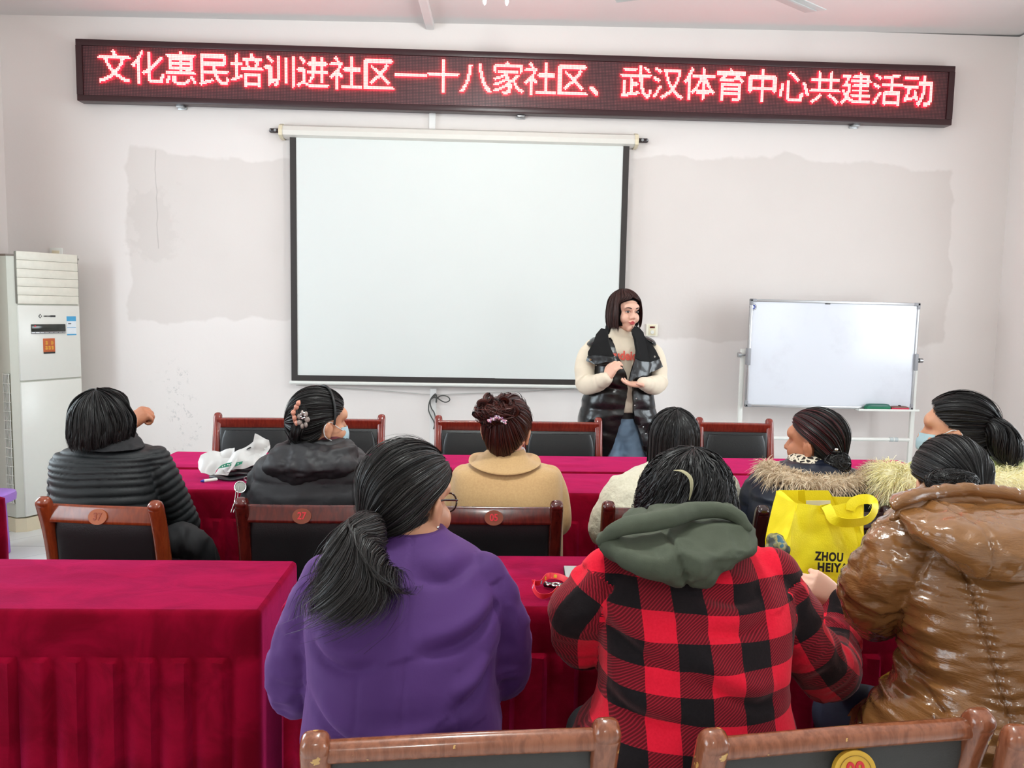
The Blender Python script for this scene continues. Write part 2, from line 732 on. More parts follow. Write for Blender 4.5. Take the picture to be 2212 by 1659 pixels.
obj('display_panel', box(((SX0 + SX1) / 2, 5.662, (SZ0 + SZ1) / 2), (SX1 - SX0 - 2 * bz + 0.004, 0.06, SZ1 - SZ0 - 2 * bz + 0.004)), led_panel_material(), sign, smooth=0)

tl = NT('lit_red_led')
tl.set(Base_Color=(0.4, 0.05, 0.05))
tl.b.inputs['Emission Color'].default_value = (1.0, 0.19, 0.17, 1)
tl.b.inputs['Emission Strength'].default_value = 5.6
M_LED = tl.m
tl = NT('red_led_halo_back')
tl.set(Base_Color=(0.4, 0.02, 0.04))
tl.b.inputs['Emission Color'].default_value = (1.0, 0.012, 0.05, 1)
tl.b.inputs['Emission Strength'].default_value = 48.0  # added glow on the hidden rear faces, throws the red halo onto the panel
M_LEDB = tl.m
PY = 5.632


def dot_matrix(chars, n=22, ss=5):
    """Each character sampled onto an n x n grid of LEDs from Blender's built-in font."""
    tris, lo, hi = [], A(9, 9), A(-9, -9)
    for ch_ in chars:
        cu = bpy.data.curves.new('t', 'FONT')
        cu.body, cu.resolution_u, cu.offset = ch_, 6, 0.004
        o = bpy.data.objects.new('t', cu)
        COL.objects.link(o)
        me = o.evaluated_get(bpy.context.evaluated_depsgraph_get()).to_mesh()
        me.calc_loop_triangles()
        Vt = np.array([v.co[:2] for v in me.vertices])
        tris.append(Vt[np.array([t.vertices for t in me.loop_triangles])])
        lo, hi = np.minimum(lo, Vt.min(0)), np.maximum(hi, Vt.max(0))
        bpy.data.objects.remove(o)
        bpy.data.curves.remove(cu)
    mid, kk = (lo + hi) / 2, max(hi - lo) / n
    g = (np.arange(n * ss) + 0.5) / ss - n / 2
    gx_, gy_ = np.meshgrid(mid[0] + g * kk, mid[1] - g * kk)
    out = []
    for T in tris:
        ins = np.zeros(gx_.shape, bool)
        for a_, b_, c_ in T:
            s1 = (b_[0] - a_[0]) * (gy_ - a_[1]) - (b_[1] - a_[1]) * (gx_ - a_[0])
            s2 = (c_[0] - b_[0]) * (gy_ - b_[1]) - (c_[1] - b_[1]) * (gx_ - b_[0])
            s3 = (a_[0] - c_[0]) * (gy_ - c_[1]) - (a_[1] - c_[1]) * (gx_ - c_[0])
            ins |= ((s1 >= 0) & (s2 >= 0) & (s3 >= 0)) | ((s1 <= 0) & (s2 <= 0) & (s3 <= 0))
        out.append(ins.reshape(n, ss, n, ss).mean((1, 3)) > 0.38)
    return out


for ci, grid in enumerate(dot_matrix('文化惠民培训进社区一十八家社区、武汉体育中心共建活动')):
    V, Fc = [], []
    for r in range(22):
        for c in range(22):
            if grid[r, c]:
                x = SX0 + bz + (10 + ci * 22 + c + 0.5) * 0.01
                z = SZ1 - bz - (2 + r + 0.5) * 0.01
                n = len(V)
                h = 0.0043
                V += [(x - h, PY - 0.010, z - h), (x + h, PY - 0.010, z - h), (x + h, PY - 0.010, z + h), (x - h, PY - 0.010, z + h), (x, PY - 0.0113, z), (x, PY - 0.0086, z)]
                Fc += [(n, n + 1, n + 4), (n + 1, n + 2, n + 4), (n + 2, n + 3, n + 4), (n + 3, n, n + 4),
                       (n + 1, n, n + 5), (n + 2, n + 1, n + 5), (n + 3, n + 2, n + 5), (n, n + 3, n + 5)]
    obj('character', (np.array(V), Fc), [M_LED, M_LEDB], sign, smooth=0, recalc=False, mi=[0, 0, 0, 0, 1, 1, 1, 1] * (len(Fc) // 8), label='glowing red dot matrix character' if ci == 0 else None)
for px in (392, 1125, 1846):
    q = at(px, 231 + (px - 392) * 0.028, 5.70)
    mb = MB()
    mb.add(box((q[0], 5.714, q[2] + 0.002), (0.062, 0.010, 0.036), 0.002))
    mb.add(cyl((q[0], 5.709, q[2]), (q[0], 5.703, q[2]), 0.010), 1)
    mb.add(box((q[0], 5.69, SZ0 - 0.006), (0.05, 0.05, 0.014), 0.001))
    obj('bracket', mb, [M_STEEL, M_BLACKMETAL], sign)

# ---------------------------------------------------------------- projection screen
YS = 5.655
q0, q1 = at(626, 297, YS), at(1359.5, 320, YS)
x0, x1 = q0[0], q1[0]
ztop, zbot = at(990, 298, YS)[2], at(990, 828, YS)[2]
h0, h1 = at(608, 287, YS)[0], at(1374, 307, YS)[0]
zh = at(990, 297, YS)[2]
scr = thing('projection_screen', 'large white pull-down projection screen with black borders on the front wall', 'screen', ((x0 + x1) / 2, YS, zbot - 0.02))
prof = [(-0.045, -0.030), (-0.050, 0.0), (-0.035, 0.030), (0.0, 0.045), (0.045, 0.045), (0.045, -0.045), (-0.005, -0.045)]
rings = [[(x, 5.668 + py, zh + 0.012 + pz) for py, pz in prof] for x in (h0, h1)]
obj('housing', loft(np.array(rings)), plain('white_painted_casing', S(226, 222, 214), 0.35, 0.02), scr, smooth=25)
for x, d in ((h0, -1), (h1, 1)):
    rr = [[(x + e, 5.668 + py * 1.12, zh + 0.012 + pz * 1.12) for py, pz in prof] for e in (-0.012, 0.012)]
    obj('end_cap', loft(np.array(rr)), M_CREAM, scr, smooth=25)
    mb = MB()
    mb.add(box((x + d * 0.052, 5.70, zh + 0.022), (0.085, 0.035, 0.030), 0.012))
    mb.add(cyl((x + d * 0.05, 5.683, zh + 0.022), (x + d * 0.05, 5.679, zh + 0.022), 0.009), 1)
    mb.add(cyl((x + d * 0.084, 5.683, zh + 0.022), (x + d * 0.084, 5.679, zh + 0.022), 0.006), 1)
    obj('mounting_bracket', mb, [M_BLACKMETAL, M_STEEL], scr)
bw = 0.042
th = 0.003
nx, nz = 30, 20


def sheet(xa, xb, za, zb, y, amp=0.004):
    X, Z = np.meshgrid(np.linspace(xa, xb, nx), np.linspace(za, zb, nz))
    Yv = y + amp * np.sin((X - xa) * 2.4 + 0.6 * Z) * (zb - Z if za < zb else 1)
    f = ring_faces(nz, nx, False)
    Va = np.stack([X, Yv, Z], -1).reshape(-1, 3)
    n = len(Va)
    Vb = Va + A(0, th, 0)
    F = f + [tuple(i + n for i in q[::-1]) for q in f]
    return np.vstack([Va, Vb]), F


obj('fabric', sheet(x0 + bw, x1 - bw, zbot + 0.04, ztop, YS, 0.003), plain('matt_white_screen_fabric', S(224, 227, 224), 0.75, 0.012, 3, 0.03, 300), scr, smooth=180)
M_BORDER = plain('black_screen_border', S(48, 42, 40), 0.6, 0.1)
obj('border', box((x0 + bw / 2, YS, (ztop + zbot) / 2), (bw, 0.005, ztop - zbot)), M_BORDER, scr, smooth=0)
obj('border', box((x1 - bw / 2, YS, (ztop + zbot) / 2), (bw, 0.005, ztop - zbot)), M_BORDER, scr, smooth=0)
obj('border', box(((x0 + x1) / 2, YS - 0.001, zbot + 0.020), (x1 - x0 - 2 * bw, 0.005, 0.042)), M_BORDER, scr, smooth=0)
obj('bottom_bar', tube([(x0 - 0.004, YS, zbot - 0.011), (x1 + 0.004, YS, zbot - 0.011)], 0.013, 12), M_WHITE, scr)

# cord and wires hanging below the screen
cp = at(938, 858, 5.69)


def pxpath(pts, Y, dy=None):
    return np.array([at(p[0], p[1], Y if len(p) < 3 else p[2]) for p in pts])


mb = MB()
mb.add(tube(pxpath([(900 + x / 16.6, 830 + y / 16.6, 5.685) for x, y in ((665, 345), (560, 450), (470, 600), (430, 800), (440, 970), (520, 1160), (600, 1300), (640, 1440), (610, 1600))], 5.68), 0.0042, 8, 60))
mb.add(tube(pxpath([(900 + x / 16.6, 830 + y / 16.6, 5.680) for x, y in ((690, 370), (600, 470), (500, 560), (490, 720), (540, 880), (620, 1000), (665, 1150), (670, 1280), (640, 1460), (620, 1590))], 5.68), 0.0042, 8, 60))
mb.add(tube(pxpath([(900 + x / 16.6, 830 + y / 16.6, 5.675) for x, y in ((600, 470), (740, 480), (850, 420), (1000, 410), (1130, 460), (1190, 550), (1130, 620), (1020, 645), (900, 600), (780, 520), (700, 480))], 5.68), 0.0042, 8, 60))
mb.add(tube(pxpath([(900 + x / 16.6, 830 + y / 16.6, 5.67) for x, y in ((680, 360), (710, 440), (700, 640))], 5.67), 0.006, 8, 20))
solo('hanging_cable', 'dark looped electric cable hanging below the middle of the projection screen', 'cable', mb, plain('dark_grey_cable', S(70, 70, 66), 0.5))
mb = MB()
mb.add(tube(pxpath([(640, 832, 5.70), (800, 842, 5.70), (930, 852, 5.70), (980, 851, 5.70), (1100, 846, 5.70), (1240, 840, 5.70)], 5.70), 0.0028, 6, 40))
solo('wall_wire', 'thin white wire running along the wall under the projection screen', 'wire', mb, plain('grey_white_wire', S(196, 192, 188), 0.5))

# thermostat and socket on the wall
q = at(1408, 713, 5.715)
th_ = thing('thermostat', 'cream wall thermostat with a small red display and a dial behind the standing speaker', 'thermostat', (q[0], 5.715, q[2] - 0.045))
obj('plate', box((q[0], 5.712, q[2]), (0.084, 0.016, 0.088), 0.003), plain('ivory_plastic', S(236, 230, 212), 0.4, 0.02), th_)
obj('inner_plate', box((q[0], 5.703, q[2]), (0.052, 0.006, 0.072), 0.002), M_CREAM, th_)
obj('display', box((q[0], 5.699, q[2] + 0.021), (0.036, 0.004, 0.013), 0.001), plain('dark_red_display', S(86, 16, 16), 0.2), th_)
mb = MB()
mb.add(cyl((q[0], 5.701, q[2] - 0.014), (q[0], 5.690, q[2] - 0.014), 0.014, 20, 0.012))
mb.add(box((q[0], 5.689, q[2] - 0.014), (0.003, 0.003, 0.022)))
obj('dial', mb, M_WHITE, th_)
q = at(122, 549, 5.715)
so = thing('wall_socket', 'small cream wall socket above the top of the air conditioner', 'socket', (q[0], 5.715, q[2] - 0.04))
obj('plate', box((q[0], 5.713, q[2]), (0.086, 0.014, 0.086), 0.003), M_WHITE, so)
mb = MB()
mb.add(box((q[0], 5.705, q[2]), (0.05, 0.005, 0.05), 0.002))
obj('insert', mb, M_CREAM, so)
obj('pin_hole', box((q[0] - 0.004, 5.701, q[2] - 0.006), (0.008, 0.004, 0.014)), M_DARK, so, smooth=0)

# ---------------------------------------------------------------- air conditioner
ac_o = A(-2.915, 5.075, 0)
ang = math.radians(60)
ac_R = rotz(ang)                      # local x = along the front face, local y = into the unit
AW, AD, AH = 0.47, 0.33, at(47, 553, 5.09)[2]
ac = thing('air_conditioner', 'tall white floor-standing air conditioner in the left front corner', 'air conditioner', ac_o)


def L(vf):
    return place(vf, ac_R, ac_o)


def plan(x0, x1, y0, y1, ch):
    return [(x0 + ch, y0), (x1 - ch, y0), (x1, y0 + ch), (x1, y1), (x0, y1), (x0, y0 + ch)]


def slab(pl, z0, z1):
    return loft(np.array([[(x, y, z) for x, y in pl] for z in (z0, z1)]))


M_AC = plain('off_white_enamel', S(226, 227, 219), 0.28, 0.015)
M_AC2 = plain('warm_grey_plastic', S(205, 206, 194), 0.35, 0.02)
obj('body', L(slab(plan(0, AW, 0, AD, 0.035), 0.095, AH)), M_AC2, ac, smooth=20)
obj('plinth', L(slab(plan(-0.006, AW + 0.006, -0.008, AD, 0.045), 0.0, 0.088)), M_CREAM, ac, smooth=20)
obj('top_cover', L(slab(plan(-0.004, AW + 0.004, -0.004, AD, 0.037), AH, AH + 0.012)), plain('brown_grey_trim', S(120, 108, 98), 0.4), ac, smooth=20)
zl = 1.40 / 1.79 * AH
obj('lower_panel', L(box((AW / 2, -0.006, (0.10 + 0.96) / 2), (AW - 0.066, 0.018, 0.86), 0.006)), M_AC, ac)
obj('upper_panel', L(box((AW / 2, -0.006, (0.968 + 1.445) / 2), (AW - 0.066, 0.018, 0.475), 0.006)), M_AC, ac)
obj('outlet_surround', L(box((AW / 2, -0.002, 1.615), (AW - 0.055, 0.012, 0.325), 0.006)), plain('grey_slot', S(118, 116, 106), 0.5), ac)
for i in range(6):
    obj('louvre', L(box((AW / 2, -0.010, 1.479 + i * 0.0545), (AW - 0.072, 0.010, 0.0535), 0.003)), plain('louvre_plastic', S(226, 224, 210), 0.35) if i == 0 else bpy.data.materials['louvre_plastic'], ac)
mb = MB()
mb.add(box((AW * 0.47, -0.017, 1.30), (0.225, 0.010, 0.048), 0.003))
mb.add(box((AW * 0.47, -0.017, 1.270), (0.225, 0.011, 0.013), 0.003), 1)
mb.add(box((AW * 0.47 - 0.09, -0.0225, 1.312), (0.010, 0.002, 0.008)), 2)
for i in range(7):
    mb.add(box((AW * 0.47 - 0.09 + i * 0.03, -0.023, 1.270), (0.005, 0.002, 0.004)), 0)
obj('control_display', L(mb.arrays()), [plain('dark_display', S(50, 52, 48), 0.15), M_STEEL, plain('red_light', S(225, 40, 60), 0.4)], ac, mi=mb.MI)
mb = MB()
dia = [(AW * 0.36 + a * 0.011, -0.0162, 1.375 + b * 0.015) for a, b in ((1, 0), (0, 1), (-1, 0), (0, -1))]
inn = [(AW * 0.36 + a * 0.006, -0.0172, 1.375 + b * 0.009) for a, b in ((1, 0), (0, 1), (-1, 0), (0, -1))]
mb.add(prism(dia, (0, -1, 0), 0.0006), 0)
mb.add(prism(inn, (0, -1, 0), 0.0006), 1)
for i in range(9):
    w, h = (0.006, 0.008) if i < 5 else (0.008, 0.011)
    mb.add(box((AW * 0.36 + 0.026 + i * 0.0088, -0.0162, 1.375), (w, 0.001, h)), 0)
obj('badge', L(mb.arrays()), [M_DARK, M_AC], ac, mi=mb.MI, smooth=0)
mb = MB()
mb.add(box((AW * 0.80, -0.0160, 1.312), (0.066, 0.0015, 0.125)), 0)
mb.add(box((AW * 0.80, -0.0172, 1.358), (0.064, 0.0012, 0.032)), 1)
mb.add(box((AW * 0.80, -0.0172, 1.254), (0.064, 0.0012, 0.009)), 1)
mb.add(box((AW * 0.80, -0.0172, 1.300), (0.060, 0.0012, 0.002)), 1)
mb.add(box((AW * 0.80 - 0.012, -0.0172, 1.326), (0.020, 0.0012, 0.005)), 2)
obj('energy_label', L(mb.arrays()), [plain('label_white', S(228, 236, 240), 0.4), plain('label_blue', S(70, 160, 205), 0.4), M_DARK], ac, mi=mb.MI, smooth=0, label='blue and white energy label')
mb = MB()
mb.add(box((AW * 0.47, -0.0165, 1.188), (0.078, 0.004, 0.088), 0.003), 0)
mb.add(box((AW * 0.47, -0.0165, 1.140), (0.076, 0.005, 0.012), 0.002), 1)
for zz, xs in ((1.205, (-0.018, 0.018)), (1.172, (-0.020, 0.0, 0.020))):
    for xx in xs:
        for dx, dz, w, h in ((0, 0.008, 0.018, 0.003), (0, -0.002, 0.020, 0.003), (0, -0.010, 0.016, 0.003), (0, 0, 0.003, 0.024), (0.007, -0.003, 0.003, 0.012)):
            mb.add(box((AW * 0.47 + xx + dx, -0.0192, zz + dz), (w * 0.85, 0.0012, h)), 2)
obj('sticker', L(mb.arrays()), [plain('orange_sticker', S(190, 92, 44), 0.35), M_DARK, plain('yellow_print', S(236, 186, 60), 0.4)], ac, mi=mb.MI, smooth=0, label='orange sticker with yellow characters')
mb = MB()
mb.add(box((AW + 0.0005 - 0.12, -0.012, 1.745), (0.05, 0.003, 0.008)), 0)
obj('vent_mark', L(mb.arrays()), M_AC2, ac)
# intake grille in the left cheek
mb = MB()
gx = -0.002
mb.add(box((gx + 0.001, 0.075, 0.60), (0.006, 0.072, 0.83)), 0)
for j in range(5):
    mb.add(box((gx - 0.004, 0.046 + j * 0.0145, 0.60), (0.006, 0.004, 0.83)), 1)
for j in range(15):
    mb.add(box((gx - 0.005, 0.075, 0.19 + j * 0.0585), (0.006, 0.072, 0.004)), 1)
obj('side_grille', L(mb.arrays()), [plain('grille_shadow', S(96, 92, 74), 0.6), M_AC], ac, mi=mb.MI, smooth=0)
mb = MB()
mb.add(box((AW + 0.018, 0.16, 1.63), (0.05, 0.03, 0.075), 0.006))
mb.add(tube([(AW + 0.006, 0.17, 1.60), (AW + 0.02, 0.17, 1.52), (AW + 0.006, 0.17, 1.43)], 0.008, 8, 12), 1)
obj('plug', L(mb.arrays()), [M_WHITE, M_DARK], ac, mi=mb.MI)

# curtain edge on the left wall
V = []
nn = 60
for z in (0.75, 2.75):
    for i in range(nn):
        u = i / (nn - 1)
        V.append((XL + 0.05 + 0.025 * math.sin(u * 34), 4.38 + u * 1.09, z + (0.02 * math.sin(u * 50) if z < 1 else 0)))
V = np.array(V)
V2 = V + A(0.004, 0, 0)
f = ring_faces(2, nn, False)
F = f + [tuple(i + 2 * nn for i in q[::-1]) for q in f]
tc = NT('printed_curtain')
wv = tc.noise(9, 4)
tc.set(Base_Color=tc.mix(tc.step(wv, 0.45, 0.55), S(150, 124, 104), S(205, 190, 172)), Roughness=0.85)
solo('curtain', 'brown and beige printed curtain at the left wall above the air conditioner', 'curtain', (np.vstack([V, V2]), F), tc.m, smooth=180)
solo('curtain_rail', 'slim white curtain rail on the left wall', 'rail', tube([(XL + 0.05, 2.5, 2.77), (XL + 0.05, 5.55, 2.77)], 0.014, 10), M_WHITE)

# purple plastic stool almost hidden by the red cloth at the far left
q = at(21, 1066, 4.55)
bk = thing('plastic_stool', 'purple plastic stool edge showing past the red cloth beside the air conditioner', 'stool', (q[0] - 0.15, 4.55, 0))
M_PUR = plain('purple_plastic', S(160, 110, 205), 0.35)
obj('seat', loft(np.array([sring((q[0] - 0.15, 4.55, q[2] - dz), (1, 0, 0), (0, 1, 0), 0.15 * k, 0.15 * k, 40, 3) for dz, k in ((0.0, 0.90), (0.004, 0.97), (0.02, 1.0), (0.05, 0.98))])), M_PUR, bk)
for sx in (-1, 1):
    for sy in (-1, 1):
        obj('leg', tube([(q[0] - 0.15 + sx * 0.055, 4.55 + sy * 0.085, q[2] - 0.045), (q[0] - 0.15 + sx * 0.065, 4.55 + sy * 0.105, 0.014)], [0.020, 0.014], 12, 6), M_PUR, bk)

# ---------------------------------------------------------------- ceiling lamps and fan
te = NT('lamp_glass')
te.set(Base_Color=(0.9, 0.95, 0.95))
te.b.inputs['Emission Color'].default_value = (0.93, 1.0, 0.97, 1)
te.b.inputs['Emission Strength'].default_value = 14.0
tg = NT('clear_glass_drop')
tg.set(Base_Color=(0.95, 0.95, 0.95), Roughness=0.05)
tg.b.inputs['Transmission Weight'].default_value = 0.8
names = ('glass chandelier with hanging drops on the ceiling near the front wall', 'glass chandelier on the ceiling above the audience', 'added glass chandelier, an unseen fill lamp at the back of the room')
zl_ = at(1037, 8, 4.2)[2] + 0.01
for i, (lx, ly) in enumerate(LAMPS):
    zt = zc(lx)
    ch = thing('chandelier', names[i], 'lamp', (lx, ly, zl_), group='chandeliers')
    obj('canopy', cyl((lx, ly, zt), (lx, ly, zt - 0.03), 0.09, 28, 0.08), M_STEEL, ch)
    obj('stem', cyl((lx, ly, zt - 0.03), (lx, ly, zl_ + 0.16), 0.012, 12), M_STEEL, ch)
    obj('lamp_shade', ellip((lx, ly, zl_ + 0.14), (0.075, 0.075, 0.055)), te.m, ch)
    for k in range(6):
        a = math.radians(-2 + 60 * k)
        dx, dy = math.cos(a), math.sin(a)
        arm = obj('arm', tube([(lx, ly, zl_ + 0.17), (lx + 0.06 * dx, ly + 0.06 * dy, zl_ + 0.12), (lx + 0.115 * dx, ly + 0.115 * dy, zl_ + 0.05)], 0.006, 8, 14), M_CHROME, ch)
        obj('glass_drop', ellip((lx + 0.115 * dx, ly + 0.115 * dy, zl_ + 0.024), (0.010, 0.010, 0.024)), tg.m, arm)
tip = at(1762, 24, 4.2)
hub = A(tip[0] - 0.50, tip[1] - 0.36, tip[2] + 0.0)
fan = thing('ceiling_fan', 'white ceiling fan with one blade tip showing near the top right', 'fan', hub)
obj('rod', cyl((hub[0], hub[1], zc(hub[0])), (hub[0], hub[1], hub[2] + 0.05), 0.014, 12), M_WHITE, fan)
obj('motor', ellip(hub + A(0, 0, 0.03), (0.11, 0.11, 0.055)), M_WHITE, fan)
M_BLADE = plain('grey_white_enamel', S(196, 197, 195), 0.4, 0.02)
a0 = math.atan2(tip[1] - hub[1], tip[0] - hub[0])
Lb = float(np.hypot(*(tip - hub)[:2]))
for k in range(3):
    R = rotz(a0 + k * 2 * PI / 3) @ rotx(math.radians(9))
    mb = MB()
    mb.add(box((Lb * 0.60, 0, 0), (Lb * 0.80, 0.125, 0.006), 0.003))
    mb.add(box((Lb * 0.62, 0, -0.004), (Lb * 0.72, 0.03, 0.004), 0.002))
    mb.add(box((0.13, 0, 0.004), (0.14, 0.04, 0.005), 0.002))
    obj('blade', place(mb.arrays(), R, hub), M_BLADE, fan)

# ---------------------------------------------------------------- whiteboard on its stand
YB_ = 5.40
wl, wr = at(1614, 765, YB_)[0], at(1978.5, 768, YB_)[0]
wt, wb = at(1795, 650, YB_)[2], at(1795, 882, YB_)[2]
wbd = thing('whiteboard', 'white dry-erase board on a white metal stand near the right wall', 'whiteboard', ((wl + wr) / 2, YB_ + 0.06, 0))
tw = NT('smudged_white_enamel')
P = tw.pos()
sm = tw.step(tw.noise(4.0, 5, P, 0.65), 0.52, 0.75)
tw.set(Base_Color=tw.mix(tw.math('MULTIPLY', sm, 0.22), S(222, 224, 232), S(196, 194, 202)), Roughness=0.16)
tw.b.inputs['Specular IOR Level'].default_value = 0.35
RW = roty(math.radians(0.35))
wc = A((wl + wr) / 2, YB_, (wt + wb) / 2)


def WBX(vf):
    return place((np.asarray(vf[0]) - wc, vf[1]), RW, wc)


obj('board', WBX(box(wc, (wr - wl - 0.02, 0.014, wt - wb - 0.02), 0.002)), tw.m, wbd, smooth=0)
M_ALU = plain('brushed_aluminium', S(190, 190, 192), 0.35, 0.05, metal=0.85)
mb = MB()
fw_ = 0.018
for z in (wt - fw_ / 2, wb + fw_ / 2):
    mb.add(box((wc[0], YB_ - 0.002, z), (wr - wl - 0.05, 0.024, fw_), 0.004))
for x in (wl + fw_ / 2, wr - fw_ / 2):
    mb.add(box((x, YB_ - 0.002, wc[2]), (fw_, 0.024, wt - wb - 0.05), 0.004))
obj('frame', WBX(mb.arrays()), M_ALU, wbd)
M_GP = plain('grey_plastic', S(150, 150, 154), 0.45)
for sx in (-1, 1):
    for sz in (-1, 1):
        x = wl if sx < 0 else wr
        z = wb if sz < 0 else wt
        mb = MB()
        mb.add(box((x - sx * 0.022, YB_ - 0.002, z - sz * 0.010), (0.046, 0.028, 0.022), 0.006))
        mb.add(box((x - sx * 0.010, YB_ - 0.002, z - sz * 0.022), (0.022, 0.028, 0.046), 0.006))
        obj('corner_cap', WBX(mb.arrays()), M_GP, wbd)
    x = wl if sx < 0 else wr
    zc_ = at(1605, 770 if sx < 0 else 776, YB_)[2]
    obj('clamp', box((x - sx * 0.006, YB_ - 0.004, zc_), (0.024, 0.05, 0.115), 0.004), M_GP, wbd)
    mb = MB()
    mb.add(cyl((x + sx * 0.005, YB_ + 0.02, zc_ + 0.01), (x + sx * 0.04, YB_ + 0.02, zc_ + 0.01), 0.006))
    mb.add(cyl((x + sx * 0.036, YB_ + 0.02, zc_ + 0.01), (x + sx * 0.058, YB_ + 0.02, zc_ + 0.01), 0.017, 18))
    obj('knob', mb, M_STEEL, wbd)
    obj('post', box((x + sx * 0.020, YB_ + 0.035, (zc_ + 0.05) / 2 + 0.02), (0.030, 0.022, zc_ + 0.05 - 0.04), 0.003), M_WHITE, wbd)
    mb = MB()
    mb.add(box((x + sx * 0.020, YB_ + 0.03, 0.035), (0.035, 0.44, 0.03), 0.006))
    for yy in (-0.18, 0.23):
        mb.add(ellip((x + sx * 0.020, YB_ + yy + 0.005, 0.0205), (0.018, 0.018, 0.02)))
    obj('foot', mb, M_WHITE, wbd)
zb_ = at(1800, 948, YB_ + 0.03)[2]
mb = MB()
mb.add(cyl((wl - 0.01, YB_ + 0.035, zb_), (wr + 0.01, YB_ + 0.035, zb_), 0.0135, 16), 0)
xj = at(1935, 948, YB_)[0]
mb.add(cyl((xj - 0.028, YB_ + 0.035, zb_), (xj + 0.030, YB_ + 0.035, zb_), 0.0165, 16), 1)
mb.add(cyl((xj - 0.002, YB_ + 0.035, zb_), (xj + 0.003, YB_ + 0.035, zb_), 0.0175, 16), 0)
obj('crossbar', mb, [M_WHITE, plain('pale_grey_sleeve', S(196, 204, 204), 0.4)], wbd)
t0, t1 = at(1845, 882, YB_)[0], at(1974, 882, YB_)[0]
mb = MB()
mb.add(box(((t0 + t1) / 2, YB_ - 0.035, wb - 0.004), (t1 - t0, 0.075, 0.006), 0.002))
mb.add(box(((t0 + t1) / 2, YB_ - 0.071, wb + 0.001), (t1 - t0, 0.004, 0.014), 0.001))
obj('pen_tray', mb, M_WHITE, wbd)
q = at(1626, 663, YB_)
mb = MB()
for r_, m_, y_ in ((0.0235, 0, 0.0085), (0.0205, 1, 0.0095), (0.0165, 0, 0.0105)):
    mb.add(cyl((q[0], YB_ - 0.006, q[2]), (q[0], YB_ - y_, q[2]), r_, 30), m_)
mb.add(cyl((q[0], YB_ - 0.006, q[2]), (q[0], YB_ - 0.0112, q[2]), 0.0150, 30), 2)
lt = text_vf('b', 0.028, 0.0004, 0.0008)
mb.add(place(lt, rotx(PI / 2), (q[0], YB_ - 0.0118, q[2])), 1)
obj('round_sticker', mb, [plain('sticker_black', S(28, 30, 44), 0.4), plain('sticker_white', S(232, 234, 240), 0.4), plain('sticker_blue', S(40, 60, 150), 0.4)], wbd, smooth=0, label='round blue, white and black sticker')
q = at(1787, 656, YB_)
obj('hook_mark', box((q[0], YB_ - 0.0095, q[2]), (0.036, 0.004, 0.009), 0.002), M_DARK, wbd)


def eraser(name, label, px0, px1, pyt, pyb, mtop, mbot, knob=False):
    a, b = at(px0, pyb, YB_ - 0.04), at(px1, pyb, YB_ - 0.04)
    hgt = at(px0, pyt, YB_ - 0.04)[2] - a[2]
    z0 = wb - 0.001
    xc, w = (a[0] + b[0]) / 2, b[0] - a[0]
    e = thing(name, label, 'eraser', (xc, YB_ - 0.038, z0))
    obj('felt', box((xc, YB_ - 0.038, z0 + hgt * 0.32), (w, 0.048, hgt * 0.62), 0.004), mbot, e)
    rings = [sring((xc, YB_ - 0.038, z0 + hgt * zz), (1, 0, 0), (0, 1, 0), w / 2 * s, 0.025 * s, 32, 5) for zz, s in ((0.60, 1.0), (0.80, 0.97), (0.93, 0.88), (1.0, 0.70))]
    obj('grip', loft(np.array(rings)), mtop, e)
    if knob:
        obj('tab', box((xc + 0.004, YB_ - 0.038, z0 + hgt * 1.12), (0.012, 0.02, hgt * 0.3), 0.002), M_DARK, e)


eraser('board_eraser', 'green whiteboard eraser on the tray of the whiteboard', 1870, 1921, 868.5, 881.5, plain('teal_plastic', S(40, 96, 84), 0.4), plain('green_felt', S(38, 120, 88), 0.8))
eraser('board_eraser', 'smaller red whiteboard eraser with a brown top on the tray', 1923, 1961, 873.5, 882, plain('brown_plastic', S(112, 70, 58), 0.4), plain('red_felt', S(214, 52, 84), 0.8), True)

# ---------------------------------------------------------------- tables under red velvet cloths
tv = NT('crimson_velvet')
P = tv.pos()
f1 = tv.noise(7, 4, tv.scale(P, (1, 1.6, 1)), 0.6, 0.6)
f2 = tv.noise(420, 2, P)
cv_ = tv.mix(tv.step(f1, 0.35, 0.65), S(104, 3, 20), S(132, 6, 34))
tv.set(Base_Color=cv_, Roughness=0.85, Normal=tv.bump(tv.math('ADD', tv.math('MULTIPLY', f2, 0.35), f1), 0.35, 0.004))
tv.b.inputs['Specular IOR Level'].default_value = 0.03
tv.b.inputs['Sheen Weight'].default_value = 0.8
tv.b.inputs['Sheen Roughness'].default_value = 0.4
tv.b.inputs['Sheen Tint'].default_value = (1.0, 0.05, 0.28, 1)
M_VELVET = tv.m
M_TABLE = plain('dark_table_board', S(96, 52, 36), 0.4, 0.2, 14)
ZT = 0.757


